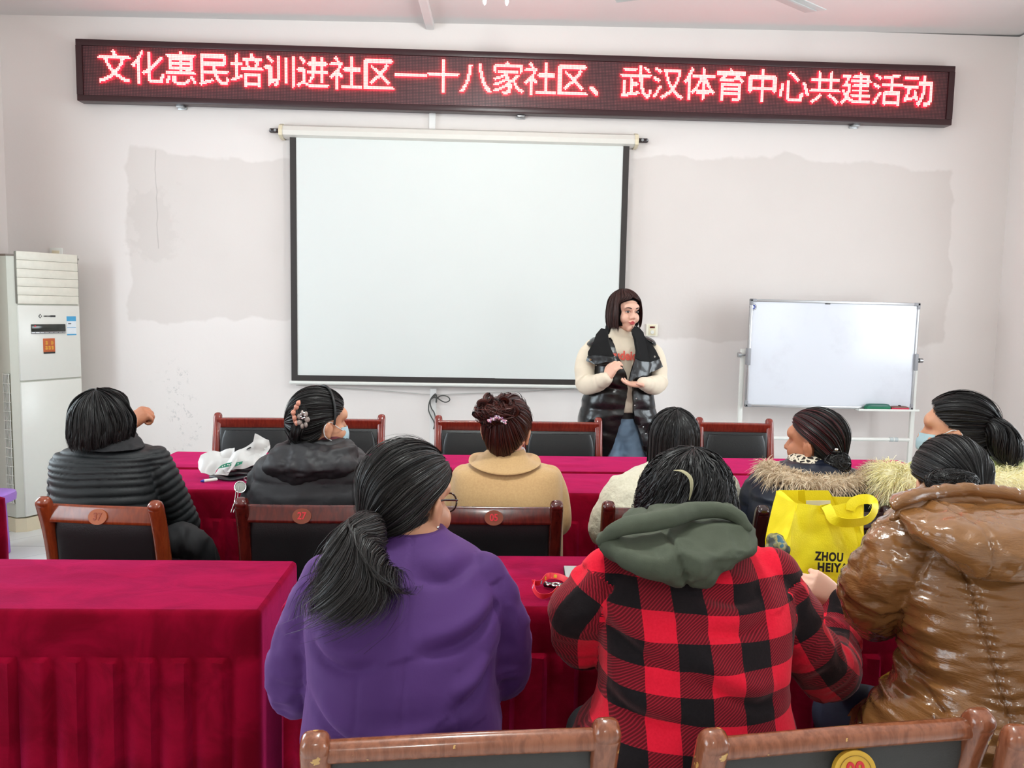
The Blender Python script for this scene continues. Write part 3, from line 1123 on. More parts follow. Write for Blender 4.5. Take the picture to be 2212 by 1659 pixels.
def cloth_vf(x0, x1, y0, y1, seed, R=None, tight=''):
    rg = np.random.default_rng(seed)
    r = 0.018
    pts, nr = [], []
    step = 0.0065

    def seg(a, b, n):
        k = max(2, int(np.linalg.norm(np.subtract(b, a)) / step))
        for i in range(k):
            pts.append(np.add(a, np.subtract(b, a) * (i / k)))
            nr.append(n)

    def arc(c, a0):
        for i in range(5):
            a = a0 + PI / 2 * i / 5
            pts.append(np.array(c) + r * A(math.cos(a), math.sin(a)))
            nr.append(A(math.cos(a), math.sin(a)))

    seg((x0 + r, y0), (x1 - r, y0), A(0, -1)); arc((x1 - r, y0 + r), -PI / 2)
    seg((x1, y0 + r), (x1, y1 - r), A(1, 0)); arc((x1 - r, y1 - r), 0)
    seg((x1 - r, y1), (x0 + r, y1), A(0, 1)); arc((x0 + r, y1 - r), PI / 2)
    seg((x0, y1 - r), (x0, y0 + r), A(-1, 0)); arc((x0 + r, y0 + r), PI)
    pts, nr = np.array(pts), np.array(nr)
    m = len(pts)
    # sides pressed against a neighbouring table hang flat
    fl = np.ones(m)
    for sd, ax_, val in (('f', 1, y0), ('b', 1, y1), ('l', 0, x0), ('r', 0, x1)):
        if sd in tight:
            fl = np.minimum(fl, np.clip(np.abs(pts[:, ax_] - val) / 0.05, 0, 1))
    s = np.concatenate([[0], np.cumsum(np.linalg.norm(np.diff(pts, axis=0), axis=1))])
    # knife pleats of uneven width
    edges = [0.0]
    while edges[-1] < s[-1]:
        edges.append(edges[-1] + 0.080 + rg.normal() * 0.006)
    edges = np.array(edges)
    idx = np.clip(np.searchsorted(edges, s, side='right') - 1, 0, len(edges) - 2)
    u = (s - edges[idx]) / (edges[idx + 1] - edges[idx])
    jit = rg.random(len(edges))[idx]
    levels = [(0.757, -0.013), (0.7555, -0.007), (0.751, -0.002), (0.744, 0.002), (0.72, 0.004), (0.685, 0.005), (0.655, 0.004), (0.646, 0.003)]
    rings = []
    P3 = np.stack([pts[:, 0] * 3, pts[:, 1] * 3, np.zeros(m)], -1)
    sag = 0.003 * vnoise(P3 * 1.7, seed) + 0.0015 * vnoise(P3 * 6, seed + 3)
    for z, o in levels:
        w = np.clip((0.757 - z) / 0.1, 0, 1)
        q = pts + nr * (np.where(fl < 1, np.minimum(o, 0.0) - 0.002 * (1 - fl) + fl * np.maximum(o, 0), o) + sag * w * fl)[:, None]
        rings.append(np.column_stack([q, np.full(m, z) + sag * 0.6 * (0.3 + w)]))
    for z in np.linspace(0.638, 0.055, 14):
        d = (0.645 - z) / 0.6
        saw = np.where(u < 0.86, u / 0.86, (1 - u) / 0.14)
        soft = 0.5 - 0.5 * np.cos(2 * PI * (u + 0.1 * jit))
        amp = 0.019 + 0.014 * smooth01(d * 1.6)
        prof = saw * (1 - 0.55 * smooth01(d * 1.4)) + soft * 0.6 * smooth01(d * 1.4)
        o = 0.002 + amp * prof + 0.010 * d * (jit - 0.3) + 0.006 * d
        q = pts + nr * (o * fl - 0.002 * (1 - fl))[:, None]
        rings.append(np.column_stack([q, np.full(m, z) + sag]))
    V = np.vstack(rings)
    F = ring_faces(len(rings), m)
    n0 = len(V)
    nx_, ny_ = int((x1 - x0) / 0.02), int((y1 - y0) / 0.02)
    X, Y = np.meshgrid(np.linspace(x0 + 0.013, x1 - 0.013, nx_), np.linspace(y0 + 0.013, y1 - 0.013, ny_))
    pp = np.stack([X.ravel(), Y.ravel(), np.zeros(X.size)], -1)
    fade = np.minimum(1, np.minimum.reduce([X - x0 - .013, x1 - .013 - X, Y - y0 - .013, y1 - .013 - Y]) / 0.05).ravel()
    pp[:, 2] = ZT + fade * (0.0022 * np.maximum(0, fbm(pp * A(5, 9, 1), 3, seed + 9)))
    F2 = [tuple(i + n0 for i in q) for q in ring_faces(ny_, nx_, False)]
    V = np.vstack([V, pp])
    if R is not None:
        c = A((x0 + x1) / 2, (y0 + y1) / 2, 0)
        V = (V - c) @ R.T + c
    return V, F + F2


def table_with_cloth(x0, x1, y0, y1, tl_, cl_, seed, rot=0.0, tight=''):
    R = rotz(math.radians(rot))
    c = A((x0 + x1) / 2, (y0 + y1) / 2, 0)
    t = thing('table', tl_, 'table', c, group='meeting tables under velvet')
    t.rotation_euler = (0, 0, math.radians(rot))
    w, d = x1 - x0 - 0.05, y1 - y0 - 0.05
    obj('tabletop', box((0, 0, 0.738), (w, d, 0.028), 0.004), M_TABLE, t, world=False)
    for sx in (-1, 1):
        for sy in (-1, 1):
            obj('leg', box((sx * (w / 2 - 0.05), sy * (d / 2 - 0.04), 0.362), (0.04, 0.04, 0.724), 0.003), M_TABLE, t, world=False)
    solo('tablecloth', cl_, 'tablecloth', cloth_vf(x0, x1, y0, y1, seed, R, tight), M_VELVET, base=c + A(0, 0, 0.055), group='red velvet tablecloths', smooth=50)


pos3 = ('left', 'middle', 'right')
y0s = (3.52, 3.115)
xe = (-1.485, -0.285, 0.915, 2.115)
for r_, (ya, yb) in enumerate(((3.505, 3.905), (3.085, 3.485))):
    for i in range(3):
        where = ('at the left end', 'in the middle', 'at the right end by the whiteboard')[i]
        row = ('farther front table row', 'nearer front table row')[r_]
        table_with_cloth(xe[i], xe[i + 1] - 0.008, ya, yb, 'dark table under red cloth, %s, %s' % (row, where),
                         'red velvet tablecloth, %s, %s' % (row, where), 10 + r_ * 5 + i, 0, ('f' if r_ == 0 else 'b') + ('r', 'lr', 'l')[i])
table_with_cloth(-3.20, -2.035, 3.02, 3.415, 'dark table under the red cloth at the left wall', 'red velvet cloth whose edge shows at the far left beside the air conditioner', 31)
table_with_cloth(-1.72, -0.512, 1.845, 2.235, 'dark table under the red cloth at the near left', 'red velvet pleated tablecloth at the near left, nothing lying on it', 42, 0, 'r')
table_with_cloth(-0.478, 0.722, 1.875, 2.295, 'dark table under the red cloth before the purple coat', 'red velvet tablecloth in front of the purple coat with a lanyard on it', 43, 0, 'lr')
table_with_cloth(0.730, 1.93, 1.875, 2.295, 'dark table under the red cloth before the brown jacket', 'red velvet tablecloth at the near right under the yellow bag', 44, 0, 'l')

# ---------------------------------------------------------------- chairs
def wood(name, a, b, rough=0.22):
    t = NT(name)
    o = t.obj()
    g = t.noise(6, 4, t.scale(o, (14, 14, 1.2)), 0.6, 0.4)
    t.set(Base_Color=t.mix(t.step(g, 0.3, 0.7), a, b), Roughness=rough)
    t.b.inputs['Coat Weight'].default_value = 0.5
    t.b.inputs['Coat Roughness'].default_value = 0.1
    return t


M_WOOD = wood('red_mahogany_lacquer', S(66, 18, 14), S(92, 28, 20)).m
M_WOODO = wood('orange_brown_lacquer', S(118, 47, 20), S(140, 60, 27)).m


def chipped():
    t = wood('chipped_brown_lacquer', S(122, 68, 44), S(152, 92, 64), 0.2)
    base = t.b.inputs['Base Color'].links[0].from_socket
    chip = t.math('GREATER_THAN', t.noise(26, 4, t.obj(), 0.6), 0.66)
    t.set(Base_Color=t.mix(chip, base, S(206, 160, 90)))
    return t.m


M_WOODC = chipped()
M_LEATHER = plain('black_leatherette', S(26, 27, 28), 0.36, 0.15, 20, 0.25, 260)
M_BACKCLOTH = plain('dark_grey_back_cover', S(58, 56, 54), 0.6, 0.12, 60, 0.2, 400)
M_BADGE = plain('orange_badge', S(122, 56, 32), 0.45, 0.06)
M_BADGEY = plain('yellow_badge', S(214, 168, 58), 0.35, 0.06)
M_DIGIT = plain('red_digits', S(206, 38, 50), 0.5)
M_DIGITF = plain('faded_digits', S(150, 66, 34), 0.5)


def build_chair(label, loc, rot, group, woodm, backm, number=None, badge=None, digit=None, near=False, w=0.44):
    c = thing('chair', label, 'chair', loc, group)
    c.rotation_euler = (0, 0, math.radians(rot))
    hx = w / 2 - 0.021

    def o(n, vf, m, parent=c, **k):
        return obj(n, vf, m, parent, world=False, **k)
    H = 0.875
    for s in (-1, 1):
        path = np.array([(s * hx, -0.255, 0.0), (s * hx, -0.222, 0.25), (s * hx, -0.205, 0.44), (s * hx, -0.212, 0.60), (s * hx, -0.236, 0.75), (s * hx, -0.262, 0.845), (s * hx, -0.270, H - 0.012)])
        o('back_post', tube(path, [0.019, 0.022, 0.024, 0.022, 0.021, 0.022, 0.021], 16, 26, 0.92, up=(1, 0, 0), power=3.2), woodm)
        o('front_leg', tube([(s * hx, 0.20, 0.0), (s * hx, 0.195, 0.40)], [0.017, 0.022], 12, 6, 1.0, up=(1, 0, 0), power=3.5), woodm)
        o('side_rail', box((s * hx, 0.0, 0.385), (0.024, 0.39, 0.06), 0.004), woodm)
        o('stretcher', box((s * hx, -0.02, 0.18), (0.018, 0.41, 0.024), 0.004), woodm)
    if near:
        rail = tube([(-hx, -0.262, 0.846), (0, -0.266, 0.850), (hx, -0.262, 0.846)], 0.017, 16, 14, 0.95)
        zt_, yb_ = 0.838, -0.253
    else:
        rail = loft(np.array([sring((x, -0.250 - 0.006 * (1 - (x / hx) ** 2), 0.826), (0, 0.26, 0.966), (0, 0.966, -0.26), 0.029, 0.012, 16, 5) for x in np.linspace(-hx, hx, 12)]))
        zt_, yb_ = 0.802, -0.240
    o('top_rail', rail, woodm)
    # padded back: a thin slab between the posts following their rake
    zs = np.linspace(0.475, zt_, 12)
    rings = []
    for i, z in enumerate(zs):
        y = -0.207 - (yb_ + 0.207) * -1 * smooth01((z - 0.45) / (zt_ - 0.45)) if True else 0
        y = -0.207 + (yb_ + 0.207) * ((z - 0.475) / (zt_ - 0.475)) ** 1.4
        e = 0.5 if i in (0, len(zs) - 1) else 1.0
        rings.append(sring((0, y, z), (1, 0, 0), (0, 1, 0), hx - 0.017, 0.017 * e, 36, 7))
    o('back_panel', loft(np.array(rings)), backm)
    front = [sring((0, -0.190 + (yb_ + 0.207) * ((z - 0.475) / (zt_ - 0.475)) ** 1.4, z), (1, 0, 0), (0, 1, 0), (hx - 0.03) * e, 0.020 * e, 36, 5) for z, e in zip(np.linspace(0.49, zt_ - 0.012, 9), (0.9, 0.97, 1, 1, 1, 1, 1, 0.97, 0.9))]
    o('back_cushion', loft(np.array(front)), M_LEATHER)
    o('seat', box((0, 0.0, 0.435), (w - 0.03, 0.42, 0.065), 0.026, 4), M_LEATHER)
    o('cross_rail', box((0, 0.195, 0.385), (2 * hx, 0.022, 0.06), 0.004), woodm)
    if number:
        if near:
            bc, tilt, r1, r2 = A(0.0, -0.281, 0.806), math.radians(12), 0.034, 0.030
        else:
            bc, tilt, r1, r2 = A(-0.004, -0.2695, 0.823), math.radians(15), 0.0295, 0.0240
        R = rotx(-tilt)
        b = o('number_badge', place(cyl((0, 0.004, 0), (0, -0.004, 0), 1.0, 40), R @ np.diag([r1, 1.0, r2]), bc), badge)
        if near:
            ring = loft(np.array([sring((0, 0, 0), (1, 0, 0), (0, 0, 1), rr, rr * r2 / r1, 40) + A(0, yy, 0) for rr, yy in ((0.0262, -0.0042), (0.0262, -0.0050), (0.0254, -0.0050), (0.0254, -0.0042))]), cap=False)
            o('badge_ring', place(ring, R, bc), plain('badge_ring_ink', S(150, 112, 40), 0.5), b)
        t = text_vf(number, 0.031 if not near else 0.036, 0.0006, 0.0007)
        V = t[0] * A(0.86, 1.0, 1.0)
        o('number', place((V, t[1]), R @ rotx(PI / 2), bc + R @ A(0, -0.0048, 0)), digit, b, smooth=0)
    return c


def chair_at(pxl, pxr, Yb, label, group, rot=0, **k):
    a, b = at(pxl, 1060, Yb), at(pxr, 1060, Yb)
    # the top of the back stands 0.265 m behind the seat centre
    c = (a + b) / 2
    r_ = math.radians(rot)
    cx, cy = c[0] - math.sin(r_) * 0.262, c[1] + math.cos(r_) * 0.262
    return build_chair(label, (cx, cy, 0), rot, group, w=float(b[0] - a[0]), **k)


GA = 'wooden chairs of the front row of listeners'
chair_at(73, 358, 2.44, 'orange-brown wooden chair with faded number badge behind the black quilted jacket', GA, -6, woodm=M_WOODO, backm=M_LEATHER, number='37', badge=plain('orange_badge', S(172, 90, 44), 0.45, 0.06), digit=M_DIGITF)
chair_at(508, 803, 2.47, 'dark wooden chair with number 27 badge behind the black hooded coat', GA, 0, woodm=M_WOOD, backm=M_LEATHER, number='27', badge=M_BADGE, digit=M_DIGIT)
chair_at(923, 1217, 2.47, 'dark wooden chair with number 05 badge behind the camel coat', GA, 0, woodm=M_WOOD, backm=M_LEATHER, number='05', badge=M_BADGE, digit=M_DIGIT)
chair_at(1301, 1599, 2.47, 'dark wooden chair behind the cream fleece jacket', GA, 0, woodm=M_WOOD, backm=M_LEATHER)
M_WOODD = wood('near_black_lacquer', S(34, 18, 18), S(52, 24, 22)).m
chair_at(1632, 1935, 2.44, 'near-black wooden chair behind the navy fur-trimmed jacket and yellow bag', GA, 2, woodm=M_WOODD, backm=M_LEATHER)
chair_at(1985, 2290, 2.35, 'wooden chair behind the pale yellow fur-collared coat', GA, 0, woodm=M_WOOD, backm=M_LEATHER)


def far_chair(pxl, pxr, Yt, pyt, label, rot=0):
    a, b = at(pxl, pyt, Yt), at(pxr, pyt, Yt)
    c = (a + b) / 2
    r_ = math.radians(180 + rot)
    cx, cy = c[0] - math.sin(r_) * 0.262, c[1] + math.cos(r_) * 0.262
    return build_chair(label, (cx, cy, 0), 180 + rot, 'wooden chairs facing the audience behind the front tables', M_WOODF, M_LEATHER, w=float(b[0] - a[0]))


M_WOODF = wood('bright_red_mahogany', S(112, 34, 26), S(138, 48, 34)).m
Yf = 4.42
far_chair(464, 648, Yf, 915, 'empty red-brown chair behind the white plastic bag, left end of the front tables', 3)
far_chair(650, 832, Yf, 920, 'empty red-brown chair half hidden by the head with the hair claw', 2)
far_chair(939, 1118, Yf, 925, 'empty red-brown chair left of the auburn hair bun', 0)
far_chair(1120, 1300, Yf, 930, 'empty red-brown chair right of the auburn hair bun beside the standing speaker', 0)
far_chair(1504, 1668, Yf + 0.06, 916, 'empty red-brown chair between the long black hair and the whiteboard', -3)

GB = 'wooden chairs nearest the camera'


def near_chair(pl, pr, Yl, Yr, label, number=None):
    a, b = at(pl[0], pl[1], Yl), at(pr[0], pr[1], Yr)
    c = (a + b) / 2
    rot = math.degrees(math.atan2(b[1] - a[1], b[0] - a[0]))
    r_ = math.radians(rot)
    cx, cy = c[0] - math.sin(r_) * 0.268, c[1] + math.cos(r_) * 0.268
    w = float(np.hypot(b[0] - a[0], b[1] - a[1])) + 0.042
    ch = build_chair(label, (cx, cy, 0), rot, GB, M_WOODC, M_BACKCLOTH, number, M_BADGEY, M_DIGIT, True, w)
    return ch


near_chair((681, 1622), (1309, 1600), 1.085, 1.12, 'brown wooden chair with chipped lacquer and grey back behind the purple coat')
near_chair((1541, 1622), (2112, 1600), 1.09, 1.15, 'brown wooden chair with yellow number 09 badge and chipped lacquer', '09')
near_chair((2203, 1560), (2790, 1600), 1.10, 1.02, 'dark wooden chair cut by the right edge of the photo, only its post showing')


# ---------------------------------------------------------------- things on the tables
def crumple(poly, amp=0.004, cuts=3, th=0.0016, scale=14, seed=0):
    """A creased sheet with real thickness from a 3D outline."""
    bm = bmesh.new()
    vs = [bm.verts.new([float(c) for c in p]) for p in poly]
    bm.faces.new(vs)
    bmesh.ops.triangulate(bm, faces=bm.faces[:])
    for _ in range(cuts):
        bmesh.ops.subdivide_edges(bm, edges=bm.edges[:], cuts=1, use_grid_fill=True)
    bmesh.ops.triangulate(bm, faces=bm.faces[:])
    bm.normal_update()
    bm.verts.ensure_lookup_table()
    P_ = np.array([v.co[:] for v in bm.verts])
    d = amp * (1 - 2 * np.abs(vnoise(P_ * scale, seed))) + amp * 0.5 * vnoise(P_ * scale * 2.3, seed + 5)
    for v, dd in zip(bm.verts, d):
        v.co += v.normal * float(dd)
    bmesh.ops.recalc_face_normals(bm, faces=bm.faces[:])
    bmesh.ops.solidify(bm, geom=bm.faces[:], thickness=th)
    bm.verts.ensure_lookup_table()
    V = np.array([v.co[:] for v in bm.verts])
    F = [tuple(v.index for v in f.verts) for f in bm.faces]
    bm.free()
    return V, F


def zz(x, y):
    return (400 + x / 11.06, 930 + y / 11.06)


def lean(pts, Y0, k, ref):
    out = []
    for p in pts:
        px, py = zz(*p)
        out.append(at(px, py, Y0 + k * (ref - py)))
    return np.array(out)


M_BAG = plain('white_plastic_film', S(216, 214, 212), 0.35, 0.02, 10, 0.2, 60)
bagb = atz(500, 1030, 0.76)
wbag = thing('plastic_bag', 'crumpled white plastic carrier bag with a green print on the front table', 'bag', (bagb[0], bagb[1], 0.758))
left = [(310, 740), (400, 625), (690, 500), (1170, 390), (1180, 560), (1110, 730), (960, 800), (760, 910), (690, 1060), (390, 1028), (318, 890)]
right = [(1170, 540), (1640, 290), (1700, 120), (2005, 235), (2030, 405), (1890, 640), (1740, 790), (1560, 850), (1350, 910), (1090, 940), (1000, 1040), (700, 1050), (770, 905), (1000, 735)]
obj('back_flap', crumple(lean(left, 3.27, 0.0015, 1022), 0.015, 3, 0.002, 15, 1), M_BAG, wbag, smooth=25)
obj('front_flap', crumple(lean(right, 3.235, 0.0012, 1022), 0.015, 3, 0.002, 15, 4), M_BAG, wbag, smooth=25)
obj('twisted_strip', crumple(lean([(1130, 770), (1260, 640), (1250, 720), (1150, 900), (1060, 1010), (1000, 1010), (1090, 900)], 3.195, 0.0012, 1022), 0.003, 2, 0.002, 20, 7), M_BAG, wbag, smooth=25)
mb = MB()
grn = [(780, 905), (860, 830), (1000, 775), (1130, 762), (1120, 830), (1050, 860), (900, 890)]
grn2 = [(1225, 765), (1375, 735), (1350, 800), (1180, 868)]
for g in (grn, grn2):
    mb.add(prism(lean(g, 3.205, 0.0012, 1022), (0, 1, 0), 0.003), 0)
for (x, y) in ((880, 862), (930, 845), (1005, 815), (1040, 825), (1085, 800), (1250, 800)):
    mb.add(prism(lean([(x, y - 14), (x + 22, y - 22), (x + 26, y + 4), (x + 4, y + 14)], 3.202, 0.0012, 1022), (0, 1, 0), 0.001), 1)
obj('green_print', mb, [plain('green_ink', S(24, 128, 96), 0.45), M_BAG], wbag, smooth=0, label='green printed emblem with pale marks')
obj('handle_hole', prism(lean([(1460, 455), (1480, 430), (1550, 390), (1578, 400), (1560, 425), (1480, 458)], 3.225, 0.0012, 1022), (0, 1, 0), 0.002), M_DARK, wbag, smooth=0)
# dark folded nylon bundle beneath it
fold = thing('folded_umbrella', 'black and silver folded nylon bundle under the white plastic bag', 'umbrella', (bagb[0], 3.235, 0.758))
tn = plain('black_silver_nylon', S(52, 52, 56), 0.28, 0.6, 16, 0.3, 40)
for i, (a, b, zc_, hh) in enumerate((((520, 1150), (1560, 1230), 0.768, 0.008), ((700, 1150), (1600, 1180), 0.783, 0.008), ((760, 1080), (1640, 1080), 0.799, 0.009), ((1000, 1000), (1690, 980), 0.815, 0.010))):
    pa, pb = zz(*a), zz(*b)
    Ya = 3.235 + 0.02 * i
    A0, B0 = at(*pa, Ya), at(*pb, Ya)
    xs = np.linspace(A0[0], B0[0], 26)
    rings = []
    for j, x in enumerate(xs):
        u = j / 25
        e = max(0.12, math.sin(PI * min(1, max(0, u * 0.9 + 0.06)))) ** 0.5
        rings.append(sring((x, Ya + 0.05, zc_ + 0.004 * math.sin(9 * u + i * 2)), (0, 1, 0), (0, 0, 1), 0.055 * e, hh * (0.55 + 0.45 * e), 22, 2.6))
    V, f = loft(np.array(rings))
    V = V + nrm(V - V.mean(0)) * (0.004 * vnoise(V * 45, i))[:, None]
    V[:, 2] = np.maximum(V[:, 2], 0.7595)
    obj('fold', (V, f), tn, fold, smooth=60)
a, b = zz(*(1400, 1140)), zz(*(1500, 1150))
obj('ring', tube([at(400 + (1460 + 45 * math.cos(t)) / 11.06, 930 + (1150 + 45 * math.sin(t)) / 11.06, 3.20) for t in np.linspace(0, 2 * PI, 20)], 0.003, 8), M_STEEL, fold)
p_, q_ = zz(440, 1205), zz(740, 1165)
pa, pb = atz(*p_, 0.766), atz(*q_, 0.768)
pn = thing('pen', 'white pen with a blue tip poking out from under the black bundle', 'pen', (pa[0], pa[1], 0.758))
obj('barrel', tube([pa, pb], 0.0065, 12), M_WHITE, pn)
obj('cap', tube([pa, pa + (pa - pb) * 0.17], [0.0068, 0.004], 12), plain('blue_plastic', S(40, 56, 160), 0.35), pn)

# small grey round head on two rods behind the number 27 chair
q = at(519, 1052, 2.66)
st = thing('round_table_mirror', 'small grey disc on two thin rods by the post of the number 27 chair', 'mirror', (q[0], 2.62, 0.80))
ax = nrm(A(0.25, -0.92, 0.30))
obj('disc', cyl(q + ax * 0.002, q - ax * 0.016, 0.0185, 32), plain('grey_disc', S(176, 178, 170), 0.5), st)
t_, n_, b_ = frames(np.array([q, q + ax]), (0, 0, 1))
cir = [q + ax * 0.002 + 0.0185 * (math.cos(a) * n_[0] + math.sin(a) * b_[0]) for a in np.linspace(0, 2 * PI, 33)]
obj('rim', tube(cir, 0.0022, 8), M_CHROME, st)
for dx in (-0.006, 0.002):
    obj('rod', tube([q + A(dx - 0.003, -0.012, 0.004), q + A(dx - 0.004, -0.03, -0.04), A(q[0] + dx - 0.004, 2.30 + 0.29, 0.80)], 0.0016, 8, 10), M_CHROME, st)

# yellow tote bag on the near right table
def yz(x, y, Y):
    return at(1640 + x / 6.636, 1040 + y / 6.636, Y)


M_YEL = plain('yellow_nonwoven_fabric', S(246, 226, 10), 0.55, 0.03, 20, 0.25, 300)
yb = yz(950, 1660, 2.02)
tote = thing('tote_bag', 'bright yellow fabric tote bag with black lettering standing on the near right table', 'bag', (yb[0], 2.08, 0.759))
ZB = 0.7605
fr = [yz(535, 312, 2.06), yz(870, 350, 2.06), yz(1030, 352, 2.06), yz(1300, 300, 2.06), yz(1480, 335, 2.06), yz(1500, 800, 2.03)]
br, bl = yz(1530, 1650, 2.005), yz(440, 1650, 2.005)
br[2] = bl[2] = ZB
fr += [br, bl, yz(425, 1080, 2.02), yz(385, 865, 2.03), yz(470, 560, 2.045)]
obj('front_panel', crumple(fr, 0.0035, 4, 0.0014, 16, 3), M_YEL, tote, smooth=60)
bk0 = yz(90, 1500, 2.20)
bk0[2] = ZB
sd = [yz(535, 312, 2.06), yz(470, 560, 2.045), yz(385, 865, 2.03), yz(425, 1080, 2.02), bl, bk0, yz(85, 840, 2.17), yz(180, 420, 2.17), yz(245, 150, 2.17), yz(300, 125, 2.17)]
obj('side_panel', crumple(sd, 0.003, 3, 0.0014, 16, 6), M_YEL, tote, smooth=60)
bk1 = yz(1480, 1500, 2.20)
bk1[2] = ZB
obj('back_panel', crumple([yz(245, 140, 2.185), yz(300, 125, 2.185), yz(990, 130, 2.185), yz(1050, 215, 2.185), yz(1480, 230, 2.185), yz(1500, 800, 2.19), bk1, bk0], 0.003, 3, 0.0014, 16, 8), M_YEL, tote, smooth=60)


def strap(pts, w, n=36, up=(0, 1, 0), th=0.0011):
    return tube(np.array(pts), w / 2, 16, n, th / (w / 2), up=up, power=4, round_ends=False)


hp = [yz(940, 460, 2.052), yz(945, 345, 2.052), yz(1000, 420, 2.035), yz(1060, 540, 2.02), yz(1200, 590, 2.01), yz(1380, 590, 2.005), yz(1560, 545, 2.01), yz(1650, 430, 2.02), yz(1655, 310, 2.04), yz(1570, 255, 2.055), yz(1430, 265, 2.06), yz(1330, 330, 2.055), yz(1310, 420, 2.05)]
t_, N_, B_ = frames(resample(np.array(hp), 40))
hpath = resample(np.array(hp), 40)
rings = []
for i, p in enumerate(hpath):
    tt = nrm(np.gradient(hpath, axis=0)[i])
    side = nrm(np.cross(tt, A(0.0, -1, 0.12)))
    side = nrm(side * 0.9 + A(0, 0.45, 0) * math.sin(i / 39 * PI))
    nn_ = nrm(np.cross(tt, side))
    rings.append(np.array([p + side * 0.0135 + nn_ * 0.0007, p - side * 0.0135 + nn_ * 0.0007, p - side * 0.0135 - nn_ * 0.0007, p + side * 0.0135 - nn_ * 0.0007]))
obj('handle', loft(np.array(rings)), M_YEL, tote, smooth=60)
obj('handle', crumple([yz(555, 128, 2.150), yz(648, 116, 2.150), yz(672, 330, 2.160), yz(560, 270, 2.160)], 0.001, 2, 0.0014, 20, 2), M_YEL, tote, smooth=60)
obj('inner_card', crumple([yz(672, 275, 2.12), yz(1020, 272, 2.12), yz(1025, 420, 2.12), yz(675, 420, 2.12)], 0.0005, 1, 0.001, 5, 1), plain('white_card', S(226, 222, 196), 0.6), tote, smooth=0)
M_INK = plain('black_ink', S(30, 22, 18), 0.5)
for s_, cx_, cy_, w_ in (('ZHOU', 1003, 1085, 410), ('HEIYA', 1050, 1242, 440)):
    V, f = text_vf(s_, 1.0, 0.0, 0.045, 1.14)
    k_ = (yz(cx_ + w_ / 2, cy_, 2.0) - yz(cx_ - w_ / 2, cy_, 2.0))[0] / (V[:, 0].max() - V[:, 0].min())
    hz = (yz(cx_, cy_ - 65, 2.0) - yz(cx_, cy_ + 65, 2.0))[2] / (V[:, 1].max() - V[:, 1].min())
    V2 = np.vstack([V * A(k_, hz, 1), V * A(k_, hz, 1) + A(0, 0, 0.0006)])
    n_ = len(V)
    ff = list(f) + [tuple(i + n_ for i in q[::-1]) for q in f]
    R_ = rotx(PI / 2 + math.radians(-6)) @ rotz(math.radians(-3 if s_ == 'ZHOU' else -2))
    obj('lettering', place((V2, ff), R_, yz(cx_, cy_, 2.002)), M_INK, tote, smooth=0, recalc=False)

tcm = NT('camouflage_nylon')
cf = tcm.noise(38, 3, tcm.pos(), 0.5)
tcm.set(Base_Color=tcm.ramp(cf, [(0.0, S(52, 56, 48)), (0.44, S(112, 108, 66)), (0.52, S(150, 142, 92)), (0.60, S(50, 96, 116))], 'CONSTANT'), Roughness=0.5)
cu_ = thing('folded_umbrella', 'folded camouflage umbrella leaning at the left side of the yellow bag', 'umbrella', (yz(230, 1000, 1.965)[0], 1.965, 0.759))
b0 = yz(330, 1500, 1.955)
b0[2] = 0.785
mb = MB()
mb.add(tube([b0, yz(300, 1150, 1.95), yz(250, 960, 1.95), yz(225, 850, 1.955)], [0.018, 0.026, 0.028, 0.022], 16, 18))
V, f = mb.arrays()
V = V + nrm(V - V.mean(0)) * (0.004 * vnoise(V * 70, 2))[:, None]
obj('canopy', (V, f), tcm.m, cu_, smooth=70)
obj('flap', ellip(yz(365, 1020, 1.935), (0.012, 0.010, 0.020), roty(0.5)), tcm.m, cu_)
obj('strap', crumple([yz(300, 1140, 1.925), yz(345, 1120, 1.925), yz(440, 1250, 1.925), yz(420, 1270, 1.925)], 0.0005, 1, 0.001), plain('pale_strap', S(196, 200, 176), 0.5), cu_, smooth=0)
obj('snap', cyl(yz(350, 1172, 1.924), yz(350, 1172, 1.921), 0.003, 14), M_DARK, cu_)


# lanyard, phone and key fob in front of the checked jacket
def lz(x, y, z=0.7605):
    return atz(1130 + x / 11.06, 1200 + y / 11.06, z)


M_RED = plain('coral_red_strap', S(232, 52, 66), 0.45, 0.04)
lp = [lz(*p) for p in ((1120, 700), (1000, 650), (880, 590), (740, 560), (620, 560), (520, 620), (420, 700), (320, 720), (230, 690), (215, 780), (250, 880), (330, 980), (430, 1030), (560, 1020), (660, 970), (760, 900), (860, 860), (1000, 900), (1100, 900))]
path = resample(np.array(lp), 90)
tg_ = nrm(np.gradient(path, axis=0))
rings = []
for i, p in enumerate(path):
    sd_ = nrm(np.cross(tg_[i], A(0, 0, 1)))
    upv = nrm(A(0, 0, 1) + sd_ * 0.5 * math.sin(i * 0.12))
    rings.append(np.array([p + sd_ * 0.0006, p - sd_ * 0.0006, p - sd_ * 0.0006 + upv * 0.016, p + sd_ * 0.0006 + upv * 0.016]))
lan = thing('lanyard', 'coral red printed lanyard looped on the tablecloth beside the checked jacket', 'lanyard', (lp[10][0], lp[10][1], 0.758))
obj('strap', loft(np.array(rings)), M_RED, lan, smooth=60)
mb = MB()
